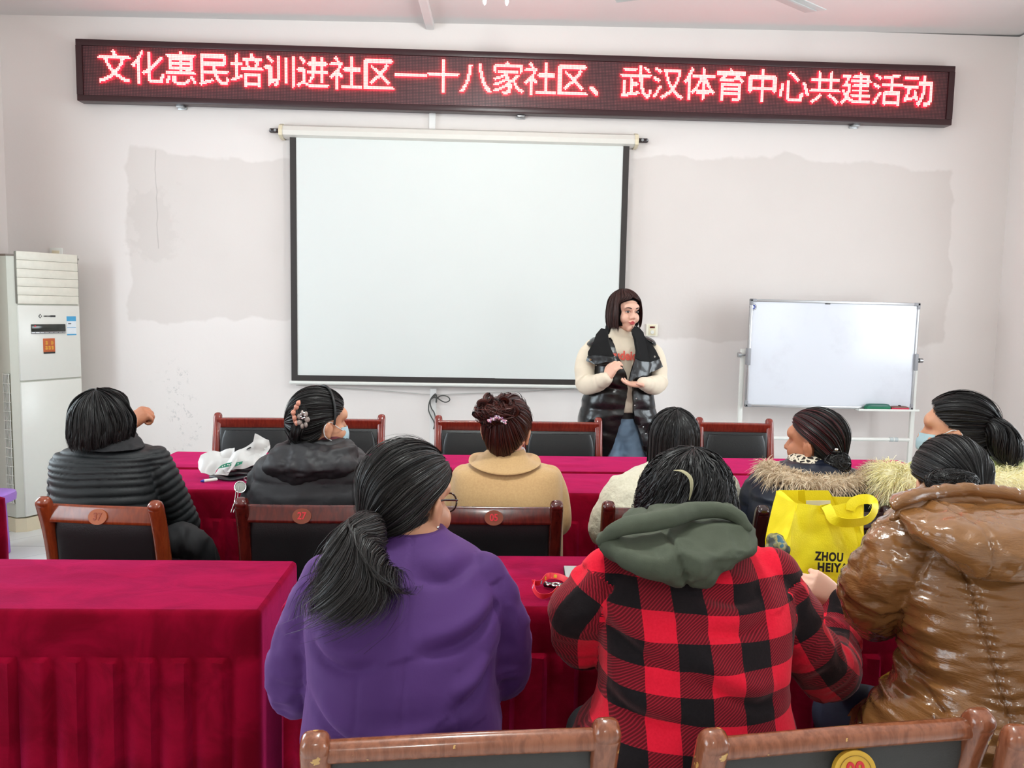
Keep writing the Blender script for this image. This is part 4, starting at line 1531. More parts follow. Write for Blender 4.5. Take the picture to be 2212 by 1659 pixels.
for i in (14, 24, 30, 46, 72, 78):
    p, t1_ = path[i], tg_[i]
    sd_ = nrm(np.cross(t1_, A(0, 0, 1)))
    upv = nrm(A(0, 0, 1) + sd_ * 0.5 * math.sin(i * 0.12))
    for s_ in (-1, 1):
        c_ = p + sd_ * (0.0009 * s_)
        big = i != 46 and i != 30
        hw, h0_, h1_ = (0.0042, 0.004, 0.0125) if big else (0.003, 0.003, 0.013)
        mb.add(prism([c_ - t1_ * hw + upv * h0_, c_ + t1_ * hw + upv * h0_, c_ + t1_ * hw + upv * h1_, c_ - t1_ * hw + upv * h1_], sd_ * s_, 0.0004), 0 if big else 1)
        if big:
            for u_, v_ in ((-0.002, 0.006), (0.002, 0.006), (-0.002, 0.0105), (0.002, 0.0105)):
                o_ = c_ + t1_ * u_ + upv * v_ + sd_ * s_ * 0.0004
                mb.add(prism([o_ - t1_ * 0.0008, o_ + t1_ * 0.0008, o_ + t1_ * 0.0008 + upv * 0.0016, o_ - t1_ * 0.0008 + upv * 0.0016], sd_ * s_, 0.0003), 2)
obj('print', mb, [plain('yellow_patch', S(240, 190, 40), 0.5), plain('pale_blue_patch', S(190, 196, 226), 0.5), M_DARK], lan, smooth=0, label='small yellow and pale blue printed squares')
fob = thing('key_fob', 'black key fob with chrome rings lying inside the red lanyard', 'keys', lz(760, 700, 0.758))
V, f = tube([lz(520, 690, 0.766), lz(980, 740, 0.766)], [0.007, 0.009], 14, 12, 0.6)
obj('case', (V, f), M_DARK, fob)
obj('ring', tube([lz(790, 690, 0.776) + 0.011 * A(math.cos(t), math.sin(t), 0) for t in np.linspace(0, 2 * PI, 24)], 0.0026, 8), M_CHROME, fob)
obj('clip', tube([lz(540, 640, 0.772), lz(590, 700, 0.770), lz(640, 690, 0.772)], 0.0032, 8, 10), M_CHROME, fob)
p0 = lz(930, 285, 0.764)
ph = thing('smartphone', 'grey smartphone lying on the tablecloth left of the checked jacket', 'phone', (p0[0] + 0.036, p0[1] - 0.074, 0.7585))
Rp = rotz(math.radians(-3))
obj('body', place(box((0, 0, 0.005), (0.073, 0.150, 0.008), 0.0035, 3), Rp, (p0[0] + 0.036, p0[1] - 0.074, 0.759)), M_DARK, ph)
obj('screen', place(box((0, 0, 0.0093), (0.069, 0.146, 0.001), 0.0), Rp, (p0[0] + 0.036, p0[1] - 0.074, 0.759)), plain('grey_phone_back', S(168, 168, 164), 0.3, 0.03), ph, smooth=0)
p1 = atz(1606, 1062, 0.764)
ph2 = thing('smartphone', 'pale smartphone in a red case beside the sleeve of the navy fur-trimmed jacket', 'phone', (p1[0], p1[1], 0.7585))
Rp = rotz(math.radians(52))
obj('case', place(box((0, 0, 0.005), (0.076, 0.150, 0.009), 0.0035, 3), Rp, (p1[0], p1[1], 0.759)), plain('red_phone_case', S(190, 40, 58), 0.4), ph2)
obj('screen', place(box((0, 0, 0.0102), (0.069, 0.142, 0.001)), Rp, (p1[0], p1[1], 0.759)), plain('pale_phone_screen', S(196, 190, 200), 0.15, 0.2, 60), ph2, smooth=0)

# ---------------------------------------------------------------- people: building blocks
def skin_mat(name, c):
    t = NT(name)
    n = t.noise(22, 3)
    t.set(Base_Color=t.mix(n, tuple(x * 0.92 for x in c), tuple(min(1, x * 1.08) for x in c)), Roughness=0.5)
    t.b.inputs['Subsurface Weight'].default_value = 0.08
    t.b.inputs['Subsurface Radius'].default_value = (0.01, 0.004, 0.002)
    return t.m


M_SKIN = skin_mat('warm_skin', S(206, 148, 116))
M_SKINF = skin_mat('fair_skin', S(234, 184, 160))
M_SKINT = skin_mat('tanned_skin', S(184, 120, 88))


def hair_mat(name, dark, light, rough=0.42):
    t = NT(name)
    r = t.n('ShaderNodeNewGeometry').outputs['Random Per Island']
    t.set(Base_Color=t.mix(r, dark, light), Roughness=rough)
    t.b.inputs['Specular IOR Level'].default_value = 0.35
    return t.m


M_HCORE = plain('hair_shade_core', S(17, 15, 15), 0.9, 0.2, 60, spec=0.1)  # dark matte shell under the strands, painted as the shade between them
M_HBLACK = hair_mat('black_hair', S(9, 8, 9), S(33, 29, 28))
M_HGREY = hair_mat('black_brown_hair', S(14, 13, 13), S(48, 42, 40))
M_HAUB = hair_mat('auburn_hair', S(28, 12, 12), S(86, 36, 28))
M_HRED = hair_mat('dyed_red_hair', S(48, 11, 14), S(88, 22, 24))
M_HBROWN = hair_mat('dark_brown_hair', S(34, 18, 17), S(74, 42, 36))


class Head:
    def __init__(self, c, yaw=0.0, pitch=0.0, roll=0.0, s=1.0):
        self.c, self.s = np.asarray(c, float), s
        self.R = rotz(math.radians(yaw)) @ rotx(math.radians(pitch)) @ roty(math.radians(roll))
        self.rh = A(0.082, 0.104, 0.096)
        self.off = A(0, -0.008, 0.028)

    def w(self, p):
        return self.c + (np.asarray(p, float) * self.s) @ self.R.T

    def hs(self, q, lift=0.0):
        """Point on the hair surface for unit directions q."""
        q = np.array(q, float)
        # the hair reaches down the nape at the back
        nape = np.where(q[..., 2] < 0, smooth01((-q[..., 1] - 0.05) * 1.6), 0)
        q[..., 2] = q[..., 2] * (1 + 0.42 * nape)
        return self.w(self.off + q * (self.rh + np.expand_dims(np.asarray(lift, float), -1) / self.s))

    def blobs(self, mb, face=True):
        s, R = self.s, self.R

        def e(c, r, Rl=None):
            mb.add(ellip(self.w(c), np.asarray(r) * s, R if Rl is None else R @ Rl))
        e((0, -0.008, 0.030), (0.073, 0.094, 0.086))
        e((0, 0.026, -0.020), (0.061, 0.064, 0.086))
        e((0, 0.030, -0.062), (0.050, 0.050, 0.047))
        e((0, 0.066, -0.093), (0.022, 0.020, 0.017))
        e((0, 0.072, 0.034), (0.052, 0.024, 0.030))
        for k in (-1, 1):
            e((k * 0.036, 0.056, -0.030), (0.027, 0.030, 0.032))
            e((k * 0.010, 0.092, -0.027), (0.009, 0.010, 0.008))
            ear = roty(k * 0.22) @ rotz(k * 0.45)
            e((k * 0.082, -0.010, -0.012), (0.007, 0.019, 0.031), ear)
            e((k * 0.081, -0.002, -0.036), (0.006, 0.010, 0.012), ear)
            e((k * 0.076, 0.002, -0.012), (0.011, 0.012, 0.020))
        V, f = tube([(0, 0.082, 0.020), (0, 0.092, 0.0), (0, 0.103, -0.022)], [0.008, 0.009, 0.0125], 12, 10)
        mb.add((self.w(V), f))
        e((0, 0.0865, -0.0505), (0.021, 0.0095, 0.0055))
        e((0, 0.0845, -0.0605), (0.017, 0.0100, 0.0065))

    def sockets(self, V):
        L = ((V - self.c) @ self.R) / self.s
        for k in (-1, 1):
            d = L - A(k * 0.032, 0.082, 0.008)
            g = np.exp(-((d[:, 0] / 0.017) ** 2 + (d[:, 2] / 0.010) ** 2 + (d[:, 1] / 0.03) ** 2))
            L = L - np.outer(g, A(0, 0.009, 0))
        # corner line between the lips
        d = L - A(0, 0.094, -0.0555)
        g = np.exp(-((d[:, 0] / 0.018) ** 4 + (d[:, 2] / 0.0022) ** 2 + (d[:, 1] / 0.02) ** 2))
        L = L - np.outer(g, A(0, 0.004, 0))
        return self.c + (L * self.s) @ self.R.T


def add_hand(mb, wrist, fdir, back, side, curl=(25, 25, 25, 25), s=1.0, tcurl=20, spread=0.0):
    Y = nrm(fdir)
    Z = np.asarray(back, float)
    Z = nrm(Z - Y * np.dot(Z, Y))
    X = np.cross(Y, Z)
    M = np.stack([X, Y, Z], 1)

    def w(p):
        return np.asarray(wrist) + (np.asarray(p, float) * s) @ M.T
    rings = [sring(w((x, y, 0)), X, Z, a * s, b * s, 20, 2.6) for x, y, a, b in ((0, -0.03, 0.024, 0.019), (0, 0.0, 0.026, 0.018), (0, 0.03, 0.036, 0.0165), (0, 0.06, 0.0395, 0.0145), (0, 0.086, 0.0385, 0.0115))]
    mb.add(loft(np.array(rings)))
    xs = (0.0295, 0.0100, -0.0098, -0.0290)
    ln = (0.068, 0.077, 0.071, 0.055)
    by = (0.080, 0.085, 0.082, 0.074)
    for i in range(4):
        p = A(xs[i] * side, by[i], 0)
        ang = 0.0
        pts, r = [p - A(0, 0.014, 0), p], [0.0088, 0.0090]
        for j, fr in enumerate((0.46, 0.30, 0.24)):
            ang += math.radians(curl[i])
            d = A(spread * (1.5 - i) * side * 0.12, math.cos(ang), -math.sin(ang))
            p = p + nrm(d) * ln[i] * fr
            pts.append(p)
            r.append((0.0084, 0.0077, 0.0064)[j])
        mb.add(tube(w(np.array(pts)), np.array(r) * s, 12, 18))
    t0 = A(0.026 * side, 0.018, -0.004)
    a = math.radians(tcurl)
    t1 = t0 + A(0.72 * side, 0.62, -0.32) * 0.042
    t2 = t1 + nrm(A(math.cos(a + 0.6) * side, 0.85, -0.2 - math.sin(a))) * 0.030
    t3 = t2 + nrm(A(math.cos(a + 1.0) * side * 0.8, 0.9, -0.2 - math.sin(a))) * 0.024
    mb.add(tube(w(np.array([t0 - A(0.01 * side, 0.01, 0), t0, t1, t2, t3])), np.array([0.014, 0.0135, 0.0108, 0.0095, 0.0075]) * s, 12, 18))


def rows_to_rings(rows, scale=1.0, n=2.3, m=44, yaw=0.0):
    R = rotz(math.radians(yaw))
    out = []
    for (py, l, r, Yc, hd) in rows:
        c = at((l + r) / 2, py, Yc)
        dep = float(np.dot(c - CAM, _fw))
        a = (r - l) / 2 * dep / F_PX
        out.append(sring(c, R @ A(1, 0, 0), R @ A(0, 1, 0), a * scale, hd * scale, m, n))
    return out


def smooth_rows(rows, n):
    return [tuple(x) for x in resample(np.array(rows, float), n)]


def seg_project(V, path):
    """Nearest point on a polyline: distance, arclength, segment axis frame angle."""
    best = np.full(len(V), 1e9)
    arc = np.zeros(len(V))
    ang = np.zeros(len(V))
    fr = np.zeros(len(V))
    t, N, B = frames(path)
    L0 = 0.0
    tot = np.linalg.norm(np.diff(path, axis=0), axis=1).sum()
    for i in range(len(path) - 1):
        a, b = path[i], path[i + 1]
        ab = b - a
        L = np.linalg.norm(ab)
        u = np.clip((V - a) @ ab / (L * L), 0, 1)
        q = a + u[:, None] * ab
        d = V - q
        dist = np.linalg.norm(d, axis=1)
        k = dist < best
        best[k] = dist[k]
        arc[k] = (L0 + u * L)[k]
        Ni = N[i] * (1 - u[:, None]) + N[i + 1] * u[:, None]
        Bi = B[i] * (1 - u[:, None]) + B[i + 1] * u[:, None]
        ang[k] = np.arctan2((d * Bi).sum(1), (d * Ni).sum(1))[k]
        fr[k] = ((L0 + u * L) / tot)[k]
        L0 += L
    return best, arc, ang, fr


def arm_path(pts, n=24):
    """pts rows: px, py, Y, radius -> (path, radii)."""
    P_ = np.array([list(at(p[0], p[1], p[2])) + [p[3]] for p in pts])
    q = resample(P_, n)
    return q[:, :3], q[:, 3]


def garment(rings, arms, voxel, it=5, extra=None):
    mb = MB()
    mb.add(loft(np.array(rings)))
    for path, rad in arms:
        mb.add(tube(path, rad, 24))
    for e in (extra or []):
        mb.add(e)
    V, F = blend(mb, voxel, it)
    return V, F


def regions(V, arms, ratio=1.18):
    """0 = torso, 1.. = arm index; with arm coordinates."""
    reg = np.zeros(len(V), int)
    arc, ang, fr, rad = (np.zeros(len(V)) for _ in range(4))
    best = np.full(len(V), ratio)
    for i, (path, r) in enumerate(arms):
        d, a, g, f = seg_project(V, path)
        rr = np.interp(f, np.linspace(0, 1, len(r)), r)
        q = d / rr
        k = (q < best) & (f > 0.03)
        best[k] = q[k]
        reg[k], arc[k], ang[k], fr[k], rad[k] = i + 1, a[k], g[k], f[k], rr[k]
    return reg, arc, ang, fr, rad


# ---- hair
def ribbons(paths, out, width, taper=0.35):
    """paths (S,N,3), out (S,N,3) roughly outward, width (S,)."""
    paths = np.asarray(paths)
    S_, N_ = paths.shape[:2]
    t = nrm(np.gradient(paths, axis=1))
    side = nrm(np.cross(t, out))
    k = np.linspace(0, 1, N_)
    w = (np.minimum(1, 0.5 + k * 3) * np.where(k > 0.6, 1 - (1 - taper) * (k - 0.6) / 0.4, 1))[None, :, None] * np.asarray(width)[:, None, None] / 2
    a, b = paths + side * w, paths - side * w
    V = np.stack([a, b], 2).reshape(-1, 3)
    i = np.arange(S_)[:, None] * (2 * N_) + np.arange(N_ - 1)[None, :] * 2
    i = i.reshape(-1)
    F = np.stack([i, i + 1, i + 3, i + 2], 1)
    return V, F


class Hair:
    def __init__(self, seed):
        self.V, self.F, self.MI, self.n = [], [], [], 0
        self.rg = np.random.default_rng(seed)

    def add(self, V, F, mi=0):
        F = np.asarray(F)
        self.V.append(V)
        self.F.append(F + self.n)
        self.MI.append(np.full(len(F), 99))
        self.n += len(V)

    def strands(self, paths, out, width, mi=0):
        paths = np.asarray(paths)
        S_ = len(paths)
        tt = nrm(np.gradient(paths, axis=1))
        out = nrm(np.asarray(out) + 0.75 * self.rg.normal(size=(S_, 1, 1)) * np.cross(tt, out))
        V, F = ribbons(paths, out, np.full(len(paths), width) * (0.6 + 0.8 * self.rg.random(len(paths))))
        m = np.repeat(mi if not np.isscalar(mi) else np.full(len(paths), mi), paths.shape[1] - 1)
        F = np.asarray(F)
        self.V.append(V)
        self.F.append(F + self.n)
        self.MI.append(m)
        self.n += len(V)

    def done(self, name, mats, parent, label=None, core=None):
        mats = list(mats) if isinstance(mats, (list, tuple)) else [mats]
        mi = np.concatenate(self.MI)
        mi[mi == 99] = len(mats)
        return obj(name, (np.vstack(self.V), np.vstack(self.F)), mats + [core or M_HCORE], parent, smooth=180, recalc=False, mi=mi, label=label)


def fall_paths(H, phi, s0, hem, front, n=16, pole=(0, -0.30, 0.95), sh=1.45, tuck=0.0, flare=0.0, lift=0.0, part=0.0, opening=(0.45, 0.75)):
    """Hair falling from the crown; phi=0 is the face. hem(phi) -> drop below the ears line (m)."""
    p = nrm(A(*pole))
    e2 = A(1, 0, 0)
    e1 = nrm(np.cross(p, e2))
    if e1[1] < 0:
        e1 = -e1
    phi = np.asarray(phi)
    ph = (phi + PI) % (2 * PI) - PI - part
    sgn = np.where(ph >= 0, 1.0, -1.0)
    k = np.linspace(0, 1, n)
    drop = hem(phi)
    arc = np.maximum(0.02, (sh - s0)) * 0.092 * H.s
    Lt = arc + np.maximum(drop, 0.0)
    dist = k[None, :] * Lt[:, None]
    s = np.minimum(s0[:, None] + dist / (0.092 * H.s), sh)
    hang = np.maximum(0, dist - arc[:, None])
    a = np.abs(ph)[:, None]
    fa = math.radians(front)
    sh_ = np.where(a < fa, (fa - a) * smooth01((s - opening[0]) / opening[1]), 0)
    pp = sgn[:, None] * (a + sh_) + part * (1 - smooth01((s - 0.3) / 0.9))
    q = np.cos(s)[..., None] * p + np.sin(s)[..., None] * (np.cos(pp)[..., None] * e1 + np.sin(pp)[..., None] * e2)
    lf = lift if np.isscalar(lift) else np.asarray(lift)[:, None]
    P_ = H.hs(q, np.broadcast_to(lf, q.shape[:2]))
    cen = H.w(H.off)
    o = P_ - cen
    oh = nrm(o * A(1, 1, 0.0))
    P_ = P_ + oh * (flare * hang - tuck * hang ** 2)[..., None] - A(0, 0, 1) * hang[..., None]
    return P_, nrm(o)


def fall_hair(hair, H, count, hem, front, width, wave=0.0, wfreq=9, mi=0, spread=1.0, jag=0.012, lift=0.006, **kw):
    rg = hair.rg
    ph = np.linspace(-PI + 0.001, PI - 0.001, 100)
    P_, o = [], []
    for s in (0.02,):
        P_, o = fall_paths(H, ph, np.full(100, s), hem, front, 28, lift=-0.004, **kw)
    hair.add(P_.transpose(1, 0, 2).reshape(-1, 3), [(i * 100 + j, i * 100 + j + 1, (i + 1) * 100 + j + 1, (i + 1) * 100 + j) for i in range(27) for j in range(99)], mi if np.isscalar(mi) else 0)
    phi = rg.random(count) * 2 * PI - PI
    s0 = 0.03 + 1.0 * rg.random(count) ** 1.6 * spread
    j = rg.normal(size=count) * jag
    lock = rg.random(64)[(np.floor((phi + PI) / (2 * PI) * 63)).astype(int)]
    P_, o = fall_paths(H, phi, s0, lambda f: np.maximum(0.0, hem(f) + j), front, 18, lift=lift * (0.25 + 0.45 * rg.random(count) + 0.3 * lock), **kw)
    if wave:
        k = np.linspace(0, 1, 18)
        f = wfreq * (0.7 + 0.6 * rg.random(count))[:, None]
        p0 = rg.random(count)[:, None] * 2 * PI
        clump = np.round(phi * 7)[:, None] * 2.4
        tang = nrm(np.cross(o, A(0, 0, 1)))
        P_ = P_ + (tang * np.sin(f * k + clump + p0 * 0.25)[..., None] + o * np.cos(f * k + clump + p0 * 0.3)[..., None]) * (wave * np.minimum(1, k * 1.6))[None, :, None]
    hair.strands(P_, o, width, mi)


def hairline(q):
    """True where the scalp carries hair (head frame, unit directions)."""
    x, y, z = q[..., 0], q[..., 1], q[..., 2]
    front = y < np.where(z > 0.45, 0.62 + 0.35 * (z - 0.45), np.where(z > -0.35, 0.20 + 0.42 * smooth01((z + 0.1) / 0.55), -0.05 - 0.5 * (-0.35 - z)))
    ear = (np.abs(x) > 0.55) & (((y - 0.02) / 0.23) ** 2 + ((z + 0.40) / 0.30) ** 2 < 1)
    return front & ~ear & ((z > -0.90) | (y < -0.25))


def gather_paths(H, tie, phi, u0, n=16, lift=0.0, tie_lift=0.008, cover=hairline):
    """Hair combed over the skull from the hairline to a tie point; u0 = start along the way (1 = hairline)."""
    p = nrm(A(*tie))
    a = A(1, 0, 0) if abs(p[0]) < 0.7 else A(0, 1, 0)
    e1 = nrm(np.cross(p, a))
    e2 = np.cross(p, e1)
    phi = np.asarray(phi)
    ss = np.linspace(0.02, 2.9, 120)
    d = np.cos(phi)[:, None] * e1 + np.sin(phi)[:, None] * e2
    q = np.cos(ss)[None, :, None] * p + np.sin(ss)[None, :, None] * d[:, None, :]
    ok = cover(q)
    bad = np.argmax(~ok, axis=1)
    bad = np.where(ok.all(1), 119, np.maximum(bad, 6))
    smax = ss[bad]
    k = np.linspace(1, 0, n)
    s = k[None, :] * (smax * u0)[:, None] + 0.02
    q = np.cos(s)[..., None] * p + np.sin(s)[..., None] * d[:, None, :]
    lf = (np.asarray(lift)[:, None] if not np.isscalar(lift) else lift) + tie_lift * (1 - smooth01(s / 0.5))
    P_ = H.hs(q, np.broadcast_to(lf, q.shape[:2]))
    return P_, nrm(P_ - H.w(H.off))


def gather_hair(hair, H, tie, count, width, mi=0, lift=0.005, red=None, stray=0.0, **kw):
    rg = hair.rg
    ph = np.linspace(0, 2 * PI, 97)
    P_, o = gather_paths(H, tie, ph, np.ones(97), 22, lift=-0.004, **kw)
    hair.add(P_.transpose(1, 0, 2).reshape(-1, 3), [(i * 97 + j, i * 97 + j + 1, (i + 1) * 97 + j + 1, (i + 1) * 97 + j) for i in range(21) for j in range(96)], mi)
    phi = rg.random(count) * 2 * PI
    u0 = 1.0 - 0.6 * rg.random(count) ** 2
    lock = rg.random(80)[(np.floor(phi / (2 * PI) * 79)).astype(int)]
    P_, o = gather_paths(H, tie, phi, u0, 16, lift=lift * (0.1 + 0.6 * rg.random(count) + 0.4 * lock), **kw)
    if stray:
        P_ = P_ + o * (stray * np.maximum(0, rg.normal(size=count) - 1.2))[:, None, None] * np.sin(np.linspace(0, PI, 16))[None, :, None]
    m = mi
    if red is not None:
        L = ((P_[:, 0] - H.c) @ H.R) / H.s
        m = np.where((L[:, 2] > 0.060 + 0.015 * rg.normal(size=count)) & (L[:, 1] > 0.060 + 0.015 * rg.normal(size=count)), red, mi)
    hair.strands(P_, o, width, m)


def tail_hair(hair, path, radii, count, width, mi=0, curl=0.0, cfreq=8, fray=0.0, n=16, squash=1.0):
    rg = hair.rg
    q = resample(np.hstack([np.asarray(path), np.asarray(radii)[:, None]]), n)
    p, r = q[:, :3], q[:, 3]
    t, N, B = frames(p)
    V, f = tube(p, r * 0.72, 12, None, squash)
    hair.add(V, np.array([x for x in f if len(x) == 4]), mi)
    a = rg.random(count) * 2 * PI
    rr = np.sqrt(0.25 + 0.75 * rg.random(count))
    k = np.linspace(0, 1, n)
    sway = fray * 0.5 * np.sin(k[None, :] * (3 + 3 * rg.random(count))[:, None] + 6.3 * rg.random(count)[:, None]) * k[None, :]
    fr = fray * np.abs(rg.normal(size=count))[:, None] * k[None, :] ** 2
    off = (r[None, :] * rr[:, None] + fr + sway)[..., None]
    tw = a[:, None] + curl * np.sin(cfreq * k[None, :] + a[:, None] * 2)
    P_ = p[None] + off * (np.cos(tw)[..., None] * N[None] + squash * np.sin(tw)[..., None] * B[None])
    ln = 0.75 + 0.3 * rg.random(count)
    base = P_[:, :1]
    P_ = np.stack([np.array([np.interp(np.linspace(0, min(1, l), n), k, P_[i, :, c]) for c in range(3)]).T for i, l in enumerate(ln)]) if count < 4000 else P_
    o = nrm(P_ - p[None])
    hair.strands(P_, o, width, mi)


def bun_hair(hair, c, r, count, width, mi=0, R=None, loose=0.0, axis=(0.2, -0.7, 0.6)):
    rg = hair.rg
    R = np.eye(3) if R is None else R
    V, f = ellip((0, 0, 0), A(*r) * 0.93, None, 24, 14)
    V = V @ R.T + c
    hair.add(V, np.array([x for x in f if len(x) == 4]), mi)
    ax = nrm(np.asarray(axis) + 0.55 * rg.normal(size=(count, 3)))
    u = nrm(np.cross(ax, rg.normal(size=(count, 3))))
    v = np.cross(ax, u)
    k = np.linspace(0, 1, 14)
    th = (0.6 + 2.0 * rg.random(count))[:, None] * k[None, :] * 1.6
    z = (rg.random(count) * 1.7 - 0.85)[:, None]
    rad = np.sqrt(np.maximum(0.05, 1 - z ** 2))
    P_ = z[..., None] * ax[:, None] + rad[..., None] * (np.cos(th)[..., None] * u[:, None] + np.sin(th)[..., None] * v[:, None])
    P_ = P_ * (1 + loose * np.abs(rg.normal(size=count))[:, None, None] * np.sin(k * PI)[None, :, None])
    o = P_.copy()
    P_ = (P_ * A(*r)) @ R.T + c
    hair.strands(P_, nrm(o @ R.T), width, mi)


def fur(path, r, count, length, width, seed, mats, name, parent, droop=0.3, label=None, n=8, jitter=0.7):
    """A fur trim: soft core tube with many short tapering hairs."""
    rg = np.random.default_rng(seed)
    hair = Hair(seed)
    path = np.asarray(path, float)
    rad = np.full(len(path), r, float) if np.isscalar(r) else np.asarray(r, float)
    q = resample(np.hstack([path, rad[:, None]]), 60)
    p, rr = q[:, :3], q[:, 3]
    V, f = tube(p, rr * 0.8, 14)
    hair.add(V, np.array([x for x in f if len(x) == 4]), 0)
    t, N, B = frames(p)
    i = rg.integers(0, 60, count)
    a = rg.random(count) * 2 * PI
    o = np.cos(a)[:, None] * N[i] + np.sin(a)[:, None] * B[i]
    base = p[i] + o * (rr[i] * 0.75)[:, None]
    d = nrm(o + jitter * (rg.normal(size=(count, 3)) * 0.5 + t[i] * rg.normal(size=count)[:, None] * 0.6))
    L = length * (0.5 + 0.8 * rg.random(count))
    k = np.linspace(0, 1, n)
    P_ = base[:, None] + d[:, None] * (L[:, None] * k)[..., None] - A(0, 0, 1) * (droop * L[:, None] * k ** 2)[..., None] + (0.12 * L[:, None] * k ** 2)[..., None] * rg.normal(size=(count, 1, 3))
    out = np.cross(d, rg.normal(size=(count, 3)))
    hair.strands(P_, np.repeat(out[:, None], n, 1), width)
    return hair.done(name, mats, parent, label, core=mats)


def ring_stitch(c, r):
    return c


# ---- common parts of a seated person
def shoes(parent, x, y, yaw, mat, dx=0.11):
    for k in (-1, 1):
        xx = x + k * dx
        mb = MB()
        rings = []
        for (d, w, h0, h1) in ((-0.085, 0.026, 0.0, 0.06), (-0.05, 0.036, 0.0, 0.085), (0.02, 0.038, 0.0, 0.075), (0.09, 0.044, 0.0, 0.055), (0.14, 0.036, 0.0, 0.045), (0.165, 0.018, 0.002, 0.03)):
            rings.append(sring((xx, y + d, (h0 + h1) / 2 + 0.001), (1, 0, 0), (0, 0, 1), w, (h1 - h0) / 2, 20, 3))
        obj('shoe', loft(np.array(rings)), mat, parent)


def trousers(parent, x, yh, yk, zseat, mat, name='trousers', dxh=0.085, dxk=0.11, r=0.085, knee_pts=None):
    mb = MB()
    mb.add(ellip((x, yh, zseat + 0.075), (0.175, 0.14, 0.085)))
    for k in (-1, 1):
        kp = (x + k * dxk, yk, zseat + 0.06)
        an = (x + k * dxk, yk + 0.01, 0.075)
        mb.add(tube([(x + k * dxh, yh + 0.02, zseat + r), kp], [r, r * 0.78], 18, 10))
        mb.add(tube([kp, (x + k * dxk, yk + 0.015, 0.28), an], [r * 0.78, r * 0.68, 0.052], 18, 12))
    V, F = blend(mb, 0.014, 4)
    return obj(name, (V, F), mat, parent, smooth=180, recalc=False)


def body_mesh(parent, rings, arms, H, mat, hands=(), neck=None, voxel=0.006, face=True, lower=None, seed=0):
    mb = MB()
    inner = []
    for r in rings:
        c = r.mean(0)
        inner.append(c + (r - c) * 0.80)
    mb.add(loft(np.array(inner)))
    for path, rad in arms:
        mb.add(tube(path, np.minimum(rad * 0.68, 0.042), 16))
    n0 = np.asarray(neck) if neck is not None else inner[-1].mean(0)
    mb.add(tube([n0 - A(0, 0, 0.05), (n0 + H.w((0, -0.02, -0.05))) / 2, H.w((0, -0.02, -0.045))], [0.062, 0.052, 0.052], 20, 10))
    H.blobs(mb, face)
    for h in hands:
        add_hand(mb, *h[:4], **(h[4] if len(h) > 4 else {}))
    V, F = blend(mb, voxel, 3)
    V = H.sockets(V)
    return obj('body', (V, F), mat, parent, smooth=180, recalc=False)


def person(label, base, group=None):
    return thing('person', label, 'person', base, group)


def pattern_uv(V, F, reg, arc, ang, rad, u_t, v_t):
    """Per-corner pattern coordinates, torso or sleeve by face."""
    fr = np.array([np.bincount(r, minlength=4).argmax() for r in reg[F]]) if True else 0
    uv = np.zeros((len(F), 4, 2))
    ut, vt = u_t(V), v_t(V)
    for k in range(4):
        i = F[:, k]
        tor = fr == 0
        uv[:, k, 0] = np.where(tor, ut[i], (ang * 0.058)[i])
        uv[:, k, 1] = np.where(tor, vt[i], arc[i])
    # unwrap sleeves around the seam
    d = uv[:, :, 0] - uv[:, :1, 0]
    per = 2 * PI * 0.058
    sl = (fr > 0)[:, None]
    uv[:, :, 0] -= np.where(sl, np.round(d / per) * per, 0)
    return uv.reshape(-1, 2), fr


M_SHOE = plain('black_shoe', S(28, 26, 26), 0.45)
M_JEANS = plain('dark_blue_denim', S(30, 38, 62), 0.75, 0.15, 80, 0.15, 500)
M_BLACKTR = plain('black_trousers', S(24, 24, 27), 0.75, 0.1)


def creases(V, N, lines, Yb, depth=0.010, width=0.011):
    """Folds drawn as polylines over the back of a garment: a furrow with a swelling above it."""
    d = np.zeros(len(V))
    back = np.clip(-N[:, 1] * 1.6, 0, 1)
    for ln in lines:
        p = resample(np.array([at(x, y, Yb) for x, y in ln]), 14)[:, [0, 2]]
        P_ = V[:, [0, 2]]
        best, sg, uu = np.full(len(V), 9.0), np.zeros(len(V)), np.zeros(len(V))
        for i in range(len(p) - 1):
            a, b = p[i], p[i + 1]
            ab = b - a
            u = np.clip((P_ - a) @ ab / (ab @ ab), 0, 1)
            q = P_ - a - u[:, None] * ab
            di = np.linalg.norm(q, axis=1)
            k = di < best
            best[k] = di[k]
            sg[k] = (q @ np.array([-ab[1], ab[0]]) * np.sign(ab[0] + 1e-9))[k]
            uu[k] = ((i + u) / (len(p) - 1))[k]
        fade = np.sin(np.clip(uu, 0.02, 0.98) * PI) ** 0.5
        d += back * fade * (-depth * np.exp(-(best / width) ** 2) + 0.9 * depth * np.exp(-((best - 2.4 * width) / (1.6 * width)) ** 2) * (sg > 0))
    return d

